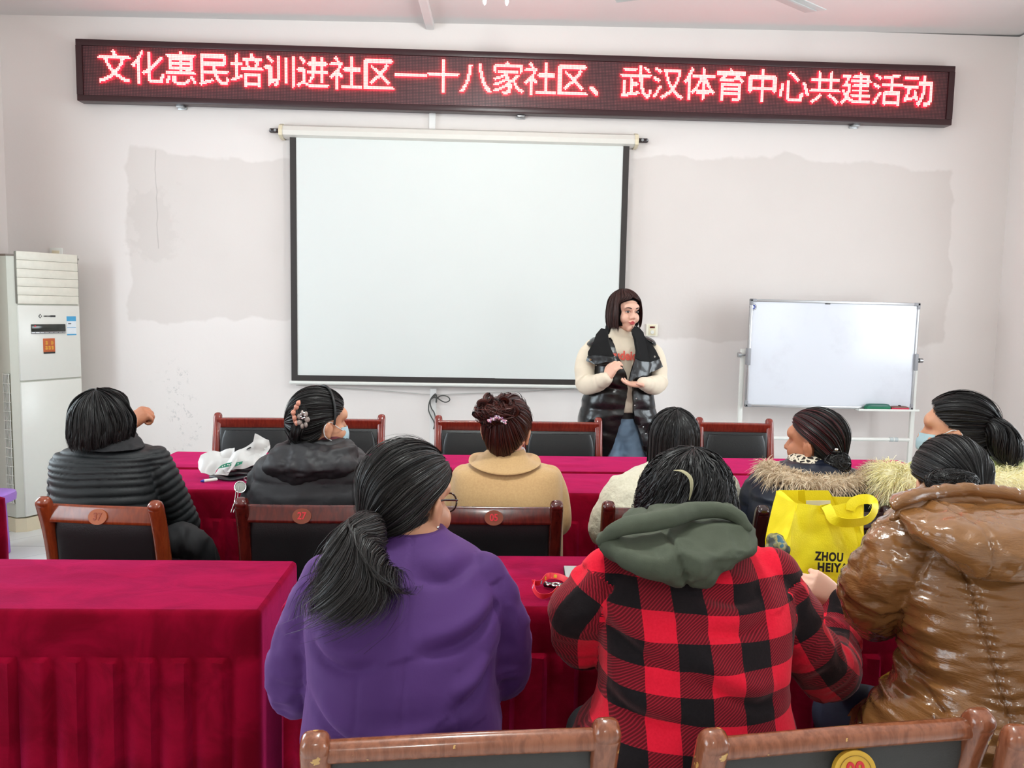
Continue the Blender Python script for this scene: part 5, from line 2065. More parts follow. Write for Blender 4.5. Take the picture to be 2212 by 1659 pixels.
# ---------------------------------------------------------------- the listeners and the speaker
def seated(label, rows, arms_px, H, skin, mats, jname='jacket', hands=(), voxel=0.007, post=None, yaw=0.0, uvf=None, lower=M_BLACKTR, knees=0.27,
           n=2.3, zseat=0.476, extra=None, it=5, body_voxel=0.006, rows_n=26, group=None, sm=180, jlabel=None, mi_f=None, skirt=True):
    rows = smooth_rows(rows, rows_n)
    last = rows[0]
    c = at((last[1] + last[2]) / 2, last[0], last[3])
    base = (c[0], last[3], 0.0)
    P = person(label, base)
    rings = rows_to_rings(rows, 1.0, n, yaw=yaw)
    if skirt and rings[0][:, 2].mean() > 0.50:
        r0 = rings[0].copy()
        z0 = r0[:, 2].mean()
        pre = []
        for z in np.linspace(0.475, z0 - 0.02, 4):
            rr = r0.copy()
            rr[:, 2] = z
            pre.append(rr)
        rings = pre + rings
    arms = [arm_path(a) for a in arms_px]
    hands = list(hands)
    for path, rad in arms:
        e_ = path[-1]
        if all(np.linalg.norm(np.asarray(h[0]) - e_) > 0.12 for h in hands):
            d_ = nrm((path[-1] - path[-3]) * A(1, 1, 0.0))
            hands.append((e_ + d_ * 0.01, d_, (0, 0, 1), 1 if e_[0] < c[0] else -1, dict(curl=(14, 16, 18, 20))))
    body_mesh(P, rings, arms, H, skin, hands, voxel=body_voxel)
    V, F = garment(rings, arms, voxel, it, extra)
    reg, arc, ang, fr, rad = regions(V, arms)
    if post is not None:
        N = vnormals(V, F)
        V = V + N * post(V, N, reg, arc, ang, fr)[:, None]
    uv = None
    mi = None
    if uvf is not None:
        uv, fr_ = pattern_uv(V, F, reg, arc, ang, rad, *uvf)
    if mi_f is not None:
        mi = mi_f(V, F)
    J = obj(jname, (V, F), mats, P, smooth=sm, recalc=False, uv=uv, mi=mi, label=jlabel)
    trousers(P, c[0], last[3] + 0.02, last[3] + knees, zseat - 0.01, lower)
    shoes(P, c[0], last[3] + knees + 0.06, 0, M_SHOE)
    return P, J, rings, arms


def ridge(P_, sc, seed, oct=2):
    return 1 - 2 * np.abs(fbm(P_ * A(*sc), oct, seed))


def collar_piece(rows, voxel=0.006, hollow=None, n=2.2, it=4, noise=0.0, seed=0):
    rings = rows_to_rings(smooth_rows(rows, 14), 1.0, n)
    mb = MB()
    mb.add(loft(np.array(rings)))
    V, F = blend(mb, voxel, it)
    if noise:
        V = V + vnormals(V, F) * (noise * fbm(V * 28, 2, seed))[:, None]
    return V, F


# ---- 1: black quilted jacket, hand raised to the forehead
def z1(x, y):
    return 60 + x / 4.148, 820 + y / 4.148


M_QUILT = plain('black_matt_down_fabric', S(27, 30, 32), 0.55, 0.15, 90, 0.15, 300, spec=0.4)
H1 = Head(at(229, 927, 2.73), -28, -12, 4, 1.0)
rows1 = [(1205, 128, 336, 2.70, 0.135), (1140, 122, 340, 2.70, 0.135), (1090, 122, 342, 2.705, 0.135), (1045, 121, 340, 2.71, 0.13), (1015, 117, 338, 2.715, 0.125), (998, 117, 338, 2.72, 0.118),
         (983, 124, 345, 2.725, 0.110), (973, 138, 342, 2.73, 0.100), (966, 160, 318, 2.735, 0.088), (958, 188, 292, 2.74, 0.075), (945, 200, 282, 2.745, 0.066)]
arms1 = [[(335, 992, 2.73, 0.050), (352, 1030, 2.74, 0.054), (378, 1085, 2.77, 0.053), (402, 1140, 2.82, 0.050), (362, 1085, 2.90, 0.044), (306, 1000, 2.93, 0.036), (276, 940, 2.94, 0.030)],
         [(140, 1000, 2.72, 0.045), (138, 1060, 2.73, 0.050), (150, 1130, 2.78, 0.050), (200, 1106, 2.95, 0.044), (240, 1062, 3.08, 0.036)]]
zt1 = at(229, 966, 2.60)[2]


def post1(V, N, reg, arc, ang, fr):
    d = np.zeros(len(V))
    t = reg == 0
    h = np.maximum(0, zt1 - V[:, 2] + 0.006 * vnoise(V * A(9, 9, 3), 4))
    # tubes get wider towards the waist
    u = np.where(h < 0.12, h / 0.0185, 0.12 / 0.0185 + (h - 0.12) / 0.030)
    d[t] = (0.0075 * (np.abs(np.sin(PI * u)) ** 0.55 - 0.75))[t]
    a = ~t
    d[a] = (0.0070 * (np.abs(np.sin(PI * (arc + 0.004 * np.sin(ang * 2)) / 0.026)) ** 0.55 - 0.75))[a]
    return d


P1, J1, _, _ = seated('person in a black ribbed quilted jacket with one hand raised to the forehead', rows1, arms1, H1, M_SKINT, M_QUILT, voxel=0.0052, post=post1, it=3,
                      hands=[(at(274, 922, 2.93), (0.66, 0.30, 0.62), (-0.45, -0.75, 0.45), -1, dict(curl=(62, 74, 76, 76), s=0.98, tcurl=25))], body_voxel=0.0042)
V, F = collar_piece([(968, 182, 308, 2.70, 0.085), (958, 192, 302, 2.72, 0.082), (948, 196, 297, 2.735, 0.078), (938, 205, 288, 2.745, 0.072)], noise=0.004, seed=3)
obj('collar', (V, F), M_BLACKTR, J1, smooth=180, recalc=False)
V, F = blend(MB().add(tube(np.array([at(388, 1165, 2.70), at(425, 1180, 2.72), at(452, 1215, 2.76)]), [0.06, 0.05, 0.035], 18, 14)), 0.008, 3)
V = V + vnormals(V, F) * (0.006 * ridge(V, (40, 20, 8), 5))[:, None]
obj('jacket_skirt', (V, F), M_BLACKTR, P1, smooth=180, recalc=False)
hr = Hair(11)
fall_hair(hr, H1, 6000, lambda f: 0.062 + 0.012 * np.cos(f) + 0 * f, 66, 0.0020, wave=0.0035, wfreq=6, flare=0.16, tuck=3.6, lift=0.018, jag=0.009, spread=1.2, pole=(-0.15, -0.42, 0.90))
hr.done('hair', M_HBLACK, P1, 'short black bob')
M_MASK = plain('pale_blue_mask_fabric', S(176, 206, 216), 0.75, 0.04, 60, 0.1, 400)
M_MASKG = plain('green_mask_fabric', S(38, 158, 130), 0.7, 0.06, 60, 0.1, 400)
M_STRAP = plain('white_elastic', S(232, 232, 230), 0.6, 0.02)


def face_mask(H, parent, mat, strapmat=None):
    k = np.linspace(-1, 1, 17)
    zs = np.linspace(-0.082, -0.008, 11)
    V = []
    for z in zs:
        zz_ = (z + 0.045) / 0.037
        for u in k:
            x = 0.060 * math.sin(u * 1.35) / math.sin(1.35)
            y = 0.046 + 0.062 * math.cos(u * 1.25) - 0.010 * zz_ ** 2 + (0.010 * math.exp(-(u / 0.2) ** 2) * (1 if z > -0.06 else 0.5))
            V.append((x, y, z + 0.002 * math.sin(zz_ * 7)))
    V = np.array(V)
    n = len(V)
    V2 = V - A(0, 0.0025, 0)
    f = ring_faces(11, 17, False)
    m = obj('face_mask', (H.w(np.vstack([V, V2])), f + [tuple(i + n for i in q[::-1]) for q in f]), mat, parent, smooth=180, recalc=False)
    for s in (-1, 1):
        obj('ear_loop', tube(H.w(np.array([(s * 0.058, 0.062, -0.018), (s * 0.072, 0.032, -0.004), (s * 0.083, 0.0, 0.014), (s * 0.086, -0.024, 0.0), (s * 0.083, -0.018, -0.034), (s * 0.072, 0.024, -0.055), (s * 0.058, 0.060, -0.070)])), 0.0016, 8, 30), strapmat or M_STRAP, m)


face_mask(H1, P1, M_MASKG)

# ---- 2: black hooded coat, hair claw
M_PUFF = plain('charcoal_down_fabric', S(34, 33, 36), 0.58, 0.15, 70, 0.12, 260)
H2 = Head(at(690, 915, 2.70), -52, -4, 0, 0.97)
rows2 = [(1110, 545, 808, 2.68, 0.15), (1075, 545, 806, 2.68, 0.15), (1040, 550, 806, 2.685, 0.145), (1010, 558, 803, 2.69, 0.138), (990, 568, 796, 2.695, 0.125), (976, 585, 782, 2.70, 0.105), (962, 615, 760, 2.70, 0.085), (945, 640, 742, 2.705, 0.07)]
arms2 = [[(585, 1015, 2.70, 0.055), (563, 1060, 2.71, 0.058), (556, 1120, 2.74, 0.056), (600, 1096, 2.95, 0.046), (640, 1042, 3.12, 0.036)],
         [(785, 1015, 2.70, 0.055), (800, 1060, 2.71, 0.058), (806, 1120, 2.74, 0.056), (770, 1096, 2.95, 0.046), (740, 1042, 3.12, 0.036)]]


def post_puff(seed, amp=0.008, period=0.075):
    def f(V, N, reg, arc, ang, fr):
        base = amp * (np.abs(np.sin(PI * (V[:, 2] + 0.012 * vnoise(V * 9, seed)) / period)) ** 0.5 - 0.7)
        base = np.where(reg > 0, amp * (np.abs(np.sin(PI * arc / period)) ** 0.5 - 0.7), base)
        return base + 0.35 * amp * ridge(V, (14, 14, 26), seed + 1)
    return f


P2, J2, _, _ = seated('person in a charcoal hooded down coat with a headband and a hair claw', rows2, arms2, H2, M_SKIN, M_PUFF, jname='coat', post=post_puff(21))
hood = [(955, 640, 752, 2.665, 0.075), (962, 606, 762, 2.645, 0.088), (975, 594, 768, 2.625, 0.095), (990, 582, 772, 2.605, 0.090), (1004, 572, 772, 2.592, 0.080), (1016, 582, 758, 2.588, 0.066), (1030, 606, 726, 2.588, 0.050), (1044, 634, 700, 2.592, 0.032), (1052, 655, 682, 2.60, 0.016)]
V, F = collar_piece(hood, 0.006, n=2.6, it=3)
N = vnormals(V, F)
V = V + N * (0.009 * ridge(V, (8, 8, 30), 31) + 0.004 * ridge(V, (26, 20, 30), 33))[:, None]
obj('hood', (V, F), M_PUFF, J2, smooth=180, recalc=False)
M_MAROON = plain('maroon_fleece', S(92, 22, 36), 0.9, 0.2, 120, 0.3, 400, sheen=0.4)
V, F = collar_piece([(962, 640, 752, 2.69, 0.080), (954, 642, 750, 2.70, 0.076), (945, 648, 746, 2.71, 0.070), (937, 655, 738, 2.715, 0.062)])
obj('collar', (V, F), M_MAROON, J2, smooth=180, recalc=False, label='maroon collar')
hr = Hair(12)
tie2 = (-0.50, -0.84, -0.18)
gather_hair(hr, H2, tie2, 5200, 0.0021, lift=0.006, stray=0.006)
hr.done('hair', M_HBLACK, P2)
hr = Hair(13)
tb = at(654, 905, 2.625)
bun_hair(hr, tb, (0.034, 0.030, 0.052), 900, 0.0019, axis=(0.2, -0.9, 0.3))
tail_hair(hr, [at(648, 915, 2.62), at(642, 932, 2.61), at(640, 950, 2.62)], [0.022, 0.022, 0.012], 500, 0.0019, fray=0.006)
hr.done('twisted_bun', M_HBLACK, P2)
a = np.linspace(-1.75, 1.75, 40)
bd = nrm(np.stack([np.sin(a), 0.16 + 0 * a, np.cos(a)], 1))
obj('headband', tube(H2.hs(bd, 0.010), 0.0042, 10), M_DARK, P2)
mb = MB()
cq = at(645, 899, 2.578)
t_ = np.eye(3)
for i, (u, v) in enumerate(((-0.016, 0.012), (-0.012, -0.006), (-0.006, -0.022), (-0.006, 0.030), (0.0, 0.042))):
    mb.add(ellip(cq + t_ @ A(u, -0.004, v), (0.008, 0.006, 0.009), rotz(i)), 0)
mb.add(tube([cq + t_ @ A(-0.012, 0, -0.02), cq + t_ @ A(-0.016, 0, 0.01), cq + t_ @ A(0.002, 0, 0.048)], 0.0045, 8, 16), 0)
for i in range(7):
    an_ = i * 0.9
    mb.add(ellip(cq + t_ @ A(0.016 + 0.013 * math.cos(an_), -0.006, -0.010 + 0.022 * math.sin(an_)), (0.009, 0.005, 0.009), rotz(an_)), 1)
    mb.add(ellip(cq + t_ @ A(0.016 + 0.006 * math.cos(an_), -0.010, 0.004 + 0.010 * math.sin(an_)), (0.004, 0.004, 0.004)), 2)
obj('hair_claw', mb, [plain('peach_plastic', S(206, 140, 116), 0.35), plain('smoky_petals', S(150, 136, 128), 0.25), M_CHROME], P2, label='peach and grey flower hair claw')
face_mask(H2, P2, M_MASK)

# ---- 3: camel coat, auburn updo
tcx = NT('camel_wool')
nz_ = tcx.noise(160, 4)
tcx.set(Base_Color=tcx.mix(nz_, S(186, 146, 96), S(212, 174, 122)), Roughness=0.85, Normal=tcx.bump(nz_, 0.15, 0.002))
tcx.b.inputs['Sheen Weight'].default_value = 0.25
M_CAMEL = tcx.m
H3 = Head(at(1094, 930, 2.73), -14, -6, 3, 0.95)
rows3 = [(1150, 976, 1216, 2.69, 0.135), (1100, 977, 1217, 2.695, 0.135), (1060, 977, 1216, 2.70, 0.13), (1030, 980, 1213, 2.71, 0.12), (1016, 986, 1208, 2.715, 0.110), (1008, 1000, 1196, 2.72, 0.098), (1000, 1030, 1160, 2.725, 0.085), (985, 1055, 1140, 2.73, 0.068), (975, 1060, 1135, 2.735, 0.06)]
arms3 = [[(1186, 1030, 2.72, 0.046), (1202, 1075, 2.73, 0.048), (1206, 1130, 2.76, 0.045), (1180, 1106, 2.95, 0.040), (1160, 1057, 3.12, 0.034)],
         [(1004, 1030, 2.72, 0.046), (990, 1075, 2.73, 0.048), (988, 1130, 2.76, 0.045), (1010, 1106, 2.95, 0.040), (1030, 1057, 3.12, 0.034)]]


def post3(V, N, reg, arc, ang, fr):
    x0 = at(1092, 1050, 2.58)[0]
    seam = -0.0035 * np.exp(-((V[:, 0] - x0) / 0.004) ** 2) * (N[:, 1] < 0)
    jn = np.where(reg > 0, 0, 1)
    return seam + 0.004 * fbm(V * A(7, 7, 5), 2, 9)


P3, J3, _, _ = seated('person in a camel wool coat with an auburn curly updo and a jewelled clip', rows3, arms3, H3, M_SKIN, M_CAMEL, jname='coat', post=post3)
# folded-over collar: a truncated cone with a sharp lower edge
cr = [(1012, 1012, 1168, 2.705, 0.115), (1008, 1016, 1164, 2.705, 0.114), (998, 1030, 1148, 2.712, 0.098), (985, 1043, 1139, 2.722, 0.084), (973, 1054, 1134, 2.73, 0.074), (968, 1058, 1131, 2.733, 0.070)]
R3 = rows_to_rings(smooth_rows(cr, 14), 1.0, 2.3)
R3 = [r + A(0, 0, 0) for r in R3]
for i, r in enumerate(R3):
    k_ = 1 - i / 13
    r[:, 2] += 0.024 * k_ * (np.abs(r[:, 0] - r[:, 0].mean()) / 0.12) ** 2 + 0.030 * k_ * (r[:, 1] > r[:, 1].mean()) * ((r[:, 1] - r[:, 1].mean()) / 0.1)
obj('collar', loft(np.array(R3)), M_CAMEL, J3, smooth=50)
V, F = collar_piece([(985, 1060, 1137, 2.735, 0.066), (975, 1064, 1136, 2.742, 0.064), (966, 1068, 1133, 2.745, 0.060)], 0.005)
obj('undershirt', (V, F), plain('white_cotton', S(226, 228, 236), 0.85), P3, smooth=180, recalc=False, label='white stand-up collar')
hr = Hair(14)
gather_hair(hr, H3, (-0.10, -0.80, 0.50), 5200, 0.0021, lift=0.010, stray=0.006)
hr.done('hair', M_HAUB, P3)
hr = Hair(15)
rg3 = np.random.default_rng(5)
cb = at(1070, 890, 2.645)
bun_hair(hr, cb, (0.058, 0.040, 0.040), 1500, 0.0019, loose=0.14)
for (px, py, r_) in ((1043, 870, 0.020), (1036, 888, 0.022), (1044, 902, 0.020), (1058, 862, 0.018), (1085, 862, 0.022), (1066, 876, 0.020), (1100, 872, 0.024), (1112, 884, 0.022), (1052, 912, 0.016)):
    c_ = at(px, py, 2.63)
    ax_ = nrm(A(rg3.normal() * 0.4, -1, rg3.normal() * 0.4))
    u_ = nrm(np.cross(ax_, A(0, 0, 1)))
    v_ = np.cross(ax_, u_)
    th_ = np.linspace(0, 4.6 + rg3.random(), 14) + rg3.random() * 6
    loop = np.array([c_ + r_ * (1.0 - 0.04 * i) * (math.cos(t0) * u_ + math.sin(t0) * v_) + ax_ * 0.0012 * i for i, t0 in enumerate(th_)])
    tail_hair(hr, loop, np.linspace(0.0085, 0.004, 14), 130, 0.0018, fray=0.002)
hr.done('curled_updo', M_HAUB, P3)
mb = MB()
for i in range(46):
    u_ = i / 45
    px, py = 1056 + 36 * u_ + rg3.normal() * 1.5, 905 + 8 * abs(u_ - 0.55) * 1.6 - 5 * math.sin(u_ * PI) + rg3.normal() * 2.2 + 4 * (u_ - 0.3)
    mb.add(ellip(at(px, py, 2.60), (0.0036, 0.003, 0.0036), None, 8, 6), i % 3)
mb.add(tube([at(1058, 910, 2.608), at(1075, 905, 2.603), at(1093, 909, 2.608)], 0.004, 8, 12), 3)
obj('hair_clip', mb, [plain('pink_stone', S(226, 160, 180), 0.1), plain('clear_stone', S(226, 220, 226), 0.08), plain('violet_stone', S(150, 110, 150), 0.1), M_STEEL], P3, smooth=0, label='pink jewelled clip')

# ---- 4: cream fleece, long straight hair
tf4 = NT('cream_boucle_fleece')
n4 = tf4.noise(120, 4)
tf4.set(Base_Color=tf4.mix(n4, S(206, 198, 172), S(232, 226, 204)), Roughness=0.95, Normal=tf4.bump(tf4.noise(70, 4), 0.6, 0.008))
tf4.b.inputs['Sheen Weight'].default_value = 0.3
H4 = Head(at(1455, 957, 2.74), 0, -4, 0, 0.94)
rows4 = [(1160, 1300, 1592, 2.70, 0.14), (1110, 1302, 1590, 2.70, 0.14), (1075, 1310, 1587, 2.705, 0.138), (1048, 1325, 1580, 2.71, 0.128), (1028, 1345, 1568, 2.72, 0.112), (1014, 1368, 1550, 2.725, 0.098), (1002, 1400, 1510, 2.73, 0.08), (985, 1415, 1495, 2.735, 0.065)]
arms4 = [[(1345, 1055, 2.71, 0.054), (1318, 1100, 2.72, 0.056), (1304, 1150, 2.75, 0.052), (1340, 1126, 2.94, 0.044), (1370, 1072, 3.10, 0.036)],
         [(1562, 1050, 2.71, 0.054), (1574, 1095, 2.72, 0.056), (1570, 1150, 2.75, 0.052), (1540, 1126, 2.94, 0.044), (1510, 1072, 3.10, 0.036)]]
P4, J4, _, _ = seated('person in a cream fleece jacket with long straight black hair', rows4, arms4, H4, M_SKINF, tf4.m,
                      post=lambda V, N, reg, arc, ang, fr: 0.005 * fbm(V * 22, 3, 41) + 0.005 * fbm(V * 6, 2, 42))
hr = Hair(16)
fall_hair(hr, H4, 6500, lambda f: np.where(np.abs(f) > 0.5, 0.30, 0.16), 70, 0.0021, wave=0.0015, wfreq=4, flare=0.02, tuck=0.02, lift=0.012, jag=0.02, spread=0.7)
hr.done('hair', M_HBLACK, P4, 'long straight black hair')

# ---- 5: navy down jacket with fur trim, red-topped hair in a low bun
M_NAVY = plain('navy_down_fabric', S(22, 27, 42), 0.35, 0.15, 70, 0.15, 240)
H5 = Head(at(1760, 958, 2.68), 46, -2, 0, 0.96)
rows5 = [(1165, 1606, 1886, 2.64, 0.15), (1110, 1608, 1884, 2.64, 0.15), (1070, 1612, 1880, 2.645, 0.148), (1045, 1622, 1876, 2.65, 0.14), (1026, 1640, 1868, 2.655, 0.125), (1012, 1665, 1846, 2.66, 0.108), (1000, 1700, 1815, 2.665, 0.09), (985, 1722, 1798, 2.67, 0.07)]
arms5 = [[(1655, 1040, 2.66, 0.055), (1632, 1085, 2.67, 0.060), (1626, 1150, 2.72, 0.058), (1660, 1126, 2.92, 0.046), (1690, 1072, 3.06, 0.036)],
         [(1834, 1040, 2.66, 0.052), (1846, 1085, 2.67, 0.054), (1848, 1150, 2.72, 0.052), (1840, 1126, 2.92, 0.046), (1810, 1072, 3.06, 0.036)]]
P5, J5, _, _ = seated('person in a navy down jacket with tan fur trim and a low bun, facing left', rows5, arms5, H5, M_SKINT, M_NAVY, post=post_puff(51, 0.008, 0.085))
V, F = collar_piece([(1018, 1690, 1836, 2.62, 0.085), (1006, 1694, 1826, 2.635, 0.088), (994, 1702, 1806, 2.65, 0.082)], 0.006, noise=0.004, seed=52)
obj('hood_lining', (V, F), M_NAVY, J5, smooth=180, recalc=False)
M_FURT = hair_mat('tan_fur', S(196, 170, 138), S(246, 228, 200), 0.7)
fp5 = [at(1652, 1006, 2.66), at(1668, 1022, 2.60), at(1705, 1034, 2.55), at(1755, 1044, 2.525), at(1805, 1046, 2.53), at(1850, 1040, 2.56), at(1886, 1024, 2.61), at(1893, 1012, 2.68)]
fur(fp5, [0.022, 0.026, 0.027, 0.027, 0.027, 0.028, 0.027, 0.022], 5200, 0.036, 0.0016, 53, M_FURT, 'fur_trim', J5, droop=0.5, label='tan fur trim of the hood')
tl5 = NT('leopard_print_knit')
v5 = tl5.n('ShaderNodeTexVoronoi', {'Scale': 62.0, 'Vector': tl5.pos()}, feature='DISTANCE_TO_EDGE')
tl5.set(Base_Color=tl5.mix(tl5.math('LESS_THAN', v5.outputs[0], 0.16), S(42, 34, 30), S(226, 214, 192)), Roughness=0.9)
V, F = collar_piece([(998, 1702, 1790, 2.655, 0.078), (988, 1706, 1786, 2.665, 0.072), (979, 1712, 1778, 2.675, 0.064)], 0.005)
obj('roll_neck', (V, F), tl5.m, P5, smooth=180, recalc=False, label='leopard print collar')
hr = Hair(17)
tie5 = (-0.02, -0.80, -0.58)
gather_hair(hr, H5, tie5, 5600, 0.0021, lift=0.007, red=1, stray=0.004)
hr.done('hair', [M_HBLACK, M_HRED], P5)
hr = Hair(18)
bc5 = at(1806, 1002, 2.60)
bun_hair(hr, bc5, (0.045, 0.040, 0.045), 1100, 0.0021, loose=0.05)
hr.done('hair_bun', M_HBLACK, P5)
mb = MB()
cq = at(1806, 971, 2.575)
mb.add(ellip(cq, (0.007, 0.007, 0.0065)), 0)
mb.add(tube([at(1795, 976, 2.59), at(1806, 976, 2.575), at(1818, 978, 2.59)], 0.004, 8, 12), 1)
obj('hair_tie', mb, [M_CHROME, M_DARK], P5)

# ---- 6: pale yellow coat with fur, pony tail and mask
M_LIME = plain('pale_lime_fabric', S(196, 204, 128), 0.7, 0.06, 60, 0.15, 260)
H6 = Head(at(2066, 934, 2.58), 54, -2, 2, 1.03)
rows6 = [(1200, 1905, 2300, 2.56, 0.15), (1130, 1905, 2300, 2.56, 0.15), (1080, 1912, 2296, 2.565, 0.145), (1045, 1926, 2290, 2.57, 0.135), (1018, 1950, 2272, 2.575, 0.12), (1000, 1985, 2240, 2.58, 0.105), (985, 2040, 2190, 2.585, 0.085), (970, 2066, 2150, 2.59, 0.068)]
arms6 = [[(1968, 1050, 2.57, 0.052), (1944, 1095, 2.58, 0.054), (1938, 1150, 2.62, 0.052), (1950, 1116, 2.85, 0.046), (1975, 1062, 3.0, 0.036)],
         [(2262, 1050, 2.57, 0.055), (2285, 1095, 2.58, 0.058), (2292, 1150, 2.62, 0.056), (2260, 1116, 2.85, 0.046), (2230, 1062, 3.0, 0.036)]]
P6, J6, _, _ = seated('person in a pale yellow fur-collared coat with a ponytail and mask, facing left', rows6, arms6, H6, M_SKIN, M_LIME, jname='coat',
                      post=lambda V, N, reg, arc, ang, fr: 0.005 * ridge(V, (7, 7, 16), 61))
M_FURY = hair_mat('pale_yellow_fur', S(250, 238, 172), S(255, 248, 214), 0.75)
fp6 = [at(1915, 1018, 2.55), at(1928, 1030, 2.50), at(1950, 1040, 2.47), at(1990, 1040, 2.43), at(2060, 1046, 2.41), at(2140, 1048, 2.41), at(2200, 1042, 2.43), at(2260, 1030, 2.48), at(2290, 1015, 2.55)]
fur(fp6, [0.034, 0.042, 0.046, 0.046, 0.044, 0.046, 0.050, 0.046, 0.036], 6500, 0.050, 0.0016, 63, M_FURY, 'fur_collar', J6, droop=0.6, label='pale yellow fur collar')
V, F = collar_piece([(1008, 2040, 2190, 2.56, 0.10), (992, 2052, 2180, 2.57, 0.095), (978, 2066, 2166, 2.58, 0.08)], 0.006, noise=0.005, seed=66)
obj('collar', (V, F), M_LIME, J6, smooth=180, recalc=False)
hr = Hair(19)
tie6 = (-0.02, -0.96, 0.02)
gather_hair(hr, H6, tie6, 5600, 0.0021, lift=0.009, stray=0.008)
fb = []
hr.done('hair', M_HBLACK, P6)
hr = Hair(20)
tail_hair(hr, [H6.hs(nrm(A(*tie6)), 0.002), at(2140, 916, 2.50), at(2160, 935, 2.47), at(2172, 962, 2.46), at(2185, 985, 2.46), at(2190, 1002, 2.46)], [0.014, 0.030, 0.040, 0.040, 0.032, 0.018], 1600, 0.002, curl=0.5, fray=0.014)
hr.done('ponytail', M_HBLACK, P6)
q = H6.hs(nrm(A(*tie6)), 0.008)
obj('hair_tie', tube([q + 0.019 * (math.cos(t) * nrm(np.cross(H6.R @ A(*tie6), A(0, 0, 1))) + math.sin(t) * A(0, 0, 1)) for t in np.linspace(0, 2 * PI, 20)], 0.007, 10), M_DARK, P6)
face_mask(H6, P6, M_MASK)


# ---- 7: purple coat
tp = NT('purple_wool')
n7 = tp.noise(220, 3)
tp.set(Base_Color=tp.mix(tp.noise(3, 3), S(64, 28, 92), S(77, 34, 106)), Roughness=0.8, Normal=tp.bump(n7, 0.12, 0.0015))
tp.b.inputs['Sheen Weight'].default_value = 0.18
tp.b.inputs['Sheen Roughness'].default_value = 0.4
tp.b.inputs['Sheen Tint'].default_value = (0.82, 0.40, 1.0, 1)
H7 = Head(at(884, 1086, 1.555), -36, -12, -6, 0.94)
rows7 = [(1625, 660, 1086, 1.40, 0.150), (1560, 660, 1084, 1.40, 0.156), (1500, 662, 1082, 1.405, 0.158), (1440, 668, 1078, 1.41, 0.152), (1385, 664, 1082, 1.42, 0.142), (1330, 660, 1084, 1.435, 0.135), (1280, 664, 1078, 1.45, 0.128), (1240, 676, 1066, 1.465, 0.115), (1212, 696, 1050, 1.475, 0.103), (1192, 730, 1030, 1.485, 0.092), (1172, 782, 1000, 1.495, 0.080), (1155, 815, 972, 1.505, 0.070), (1140, 830, 960, 1.51, 0.064)]
arms7 = [[(705, 1245, 1.465, 0.046), (688, 1300, 1.455, 0.051), (662, 1370, 1.45, 0.053), (641, 1440, 1.455, 0.053), (646, 1492, 1.49, 0.050), (690, 1465, 1.62, 0.044), (735, 1370, 1.78, 0.036)],
         [(1040, 1245, 1.465, 0.046), (1066, 1300, 1.455, 0.050), (1088, 1360, 1.455, 0.052), (1092, 1420, 1.465, 0.051), (1080, 1455, 1.51, 0.048), (1045, 1420, 1.64, 0.042), (1010, 1345, 1.80, 0.036)]]
xc7 = at(872, 1400, 1.28)[0]


def post7(V, N, reg, arc, ang, fr):
    back = N[:, 1] < 0
    t = reg == 0
    seam = -0.0028 * np.exp(-((V[:, 0] - xc7 - 0.0) / 0.0035) ** 2) * back * t
    for px in (655, 770, 992):
        xs = at(px, 1480, 1.27)[0]
        seam = seam - 0.0022 * np.exp(-((V[:, 0] - xs) / 0.003) ** 2) * back * t * (V[:, 2] < 0.87) * (px > 700)
    # soft folds pulled across the waist
    w_ = V[:, 2] + 0.12 * np.abs(V[:, 0] - xc7) + 0.03 * vnoise(V * A(5, 5, 2), 71)
    fold = 0.011 * (1 - 2 * np.abs(np.sin(w_ * 17))) * smooth01((1.0 - V[:, 2]) / 0.15) * back * t * (0.45 + 0.55 * np.abs(vnoise(V * 4, 70)))
    slv = np.where(reg > 0, 0.005 * ridge(np.stack([arc * 1.0, ang * 0.02, arc * 0], 1), (22, 40, 1), 72), 0)
    return seam + 0.4 * fold + slv + 0.004 * fbm(V * A(8, 8, 6), 2, 73) + t * creases(V, N, [[(650, 1425), (690, 1452), (745, 1462), (815, 1450)], [(1090, 1350), (1050, 1392), (990, 1418), (905, 1432)], [(655, 1540), (715, 1583), (800, 1614), (900, 1606), (1000, 1585)], [(880, 1290), (960, 1300), (1040, 1275)], [(1080, 1470), (1040, 1515), (985, 1540)]], 1.27, 0.012, 0.010)


P7, J7, _, _ = seated('person in a purple wool coat with greying black hair tied in a bushy ponytail', rows7, arms7, H7, M_SKIN, tp.m, jname='coat', voxel=0.0055, post=post7, it=5,
                      knees=0.34, zseat=0.476, hands=[(at(740, 1360, 1.79), (0.5, 0.8, 0.0), (0, -0.2, 1), 1, {}), (at(1006, 1340, 1.81), (-0.5, 0.8, 0.0), (0, -0.2, 1), -1, {})])
V, F = collar_piece([(1166, 806, 984, 1.50, 0.072), (1156, 818, 974, 1.505, 0.070), (1146, 830, 962, 1.51, 0.066), (1138, 838, 952, 1.515, 0.060)], 0.005)
obj('collar', (V, F), tp.m, J7, smooth=180, recalc=False)
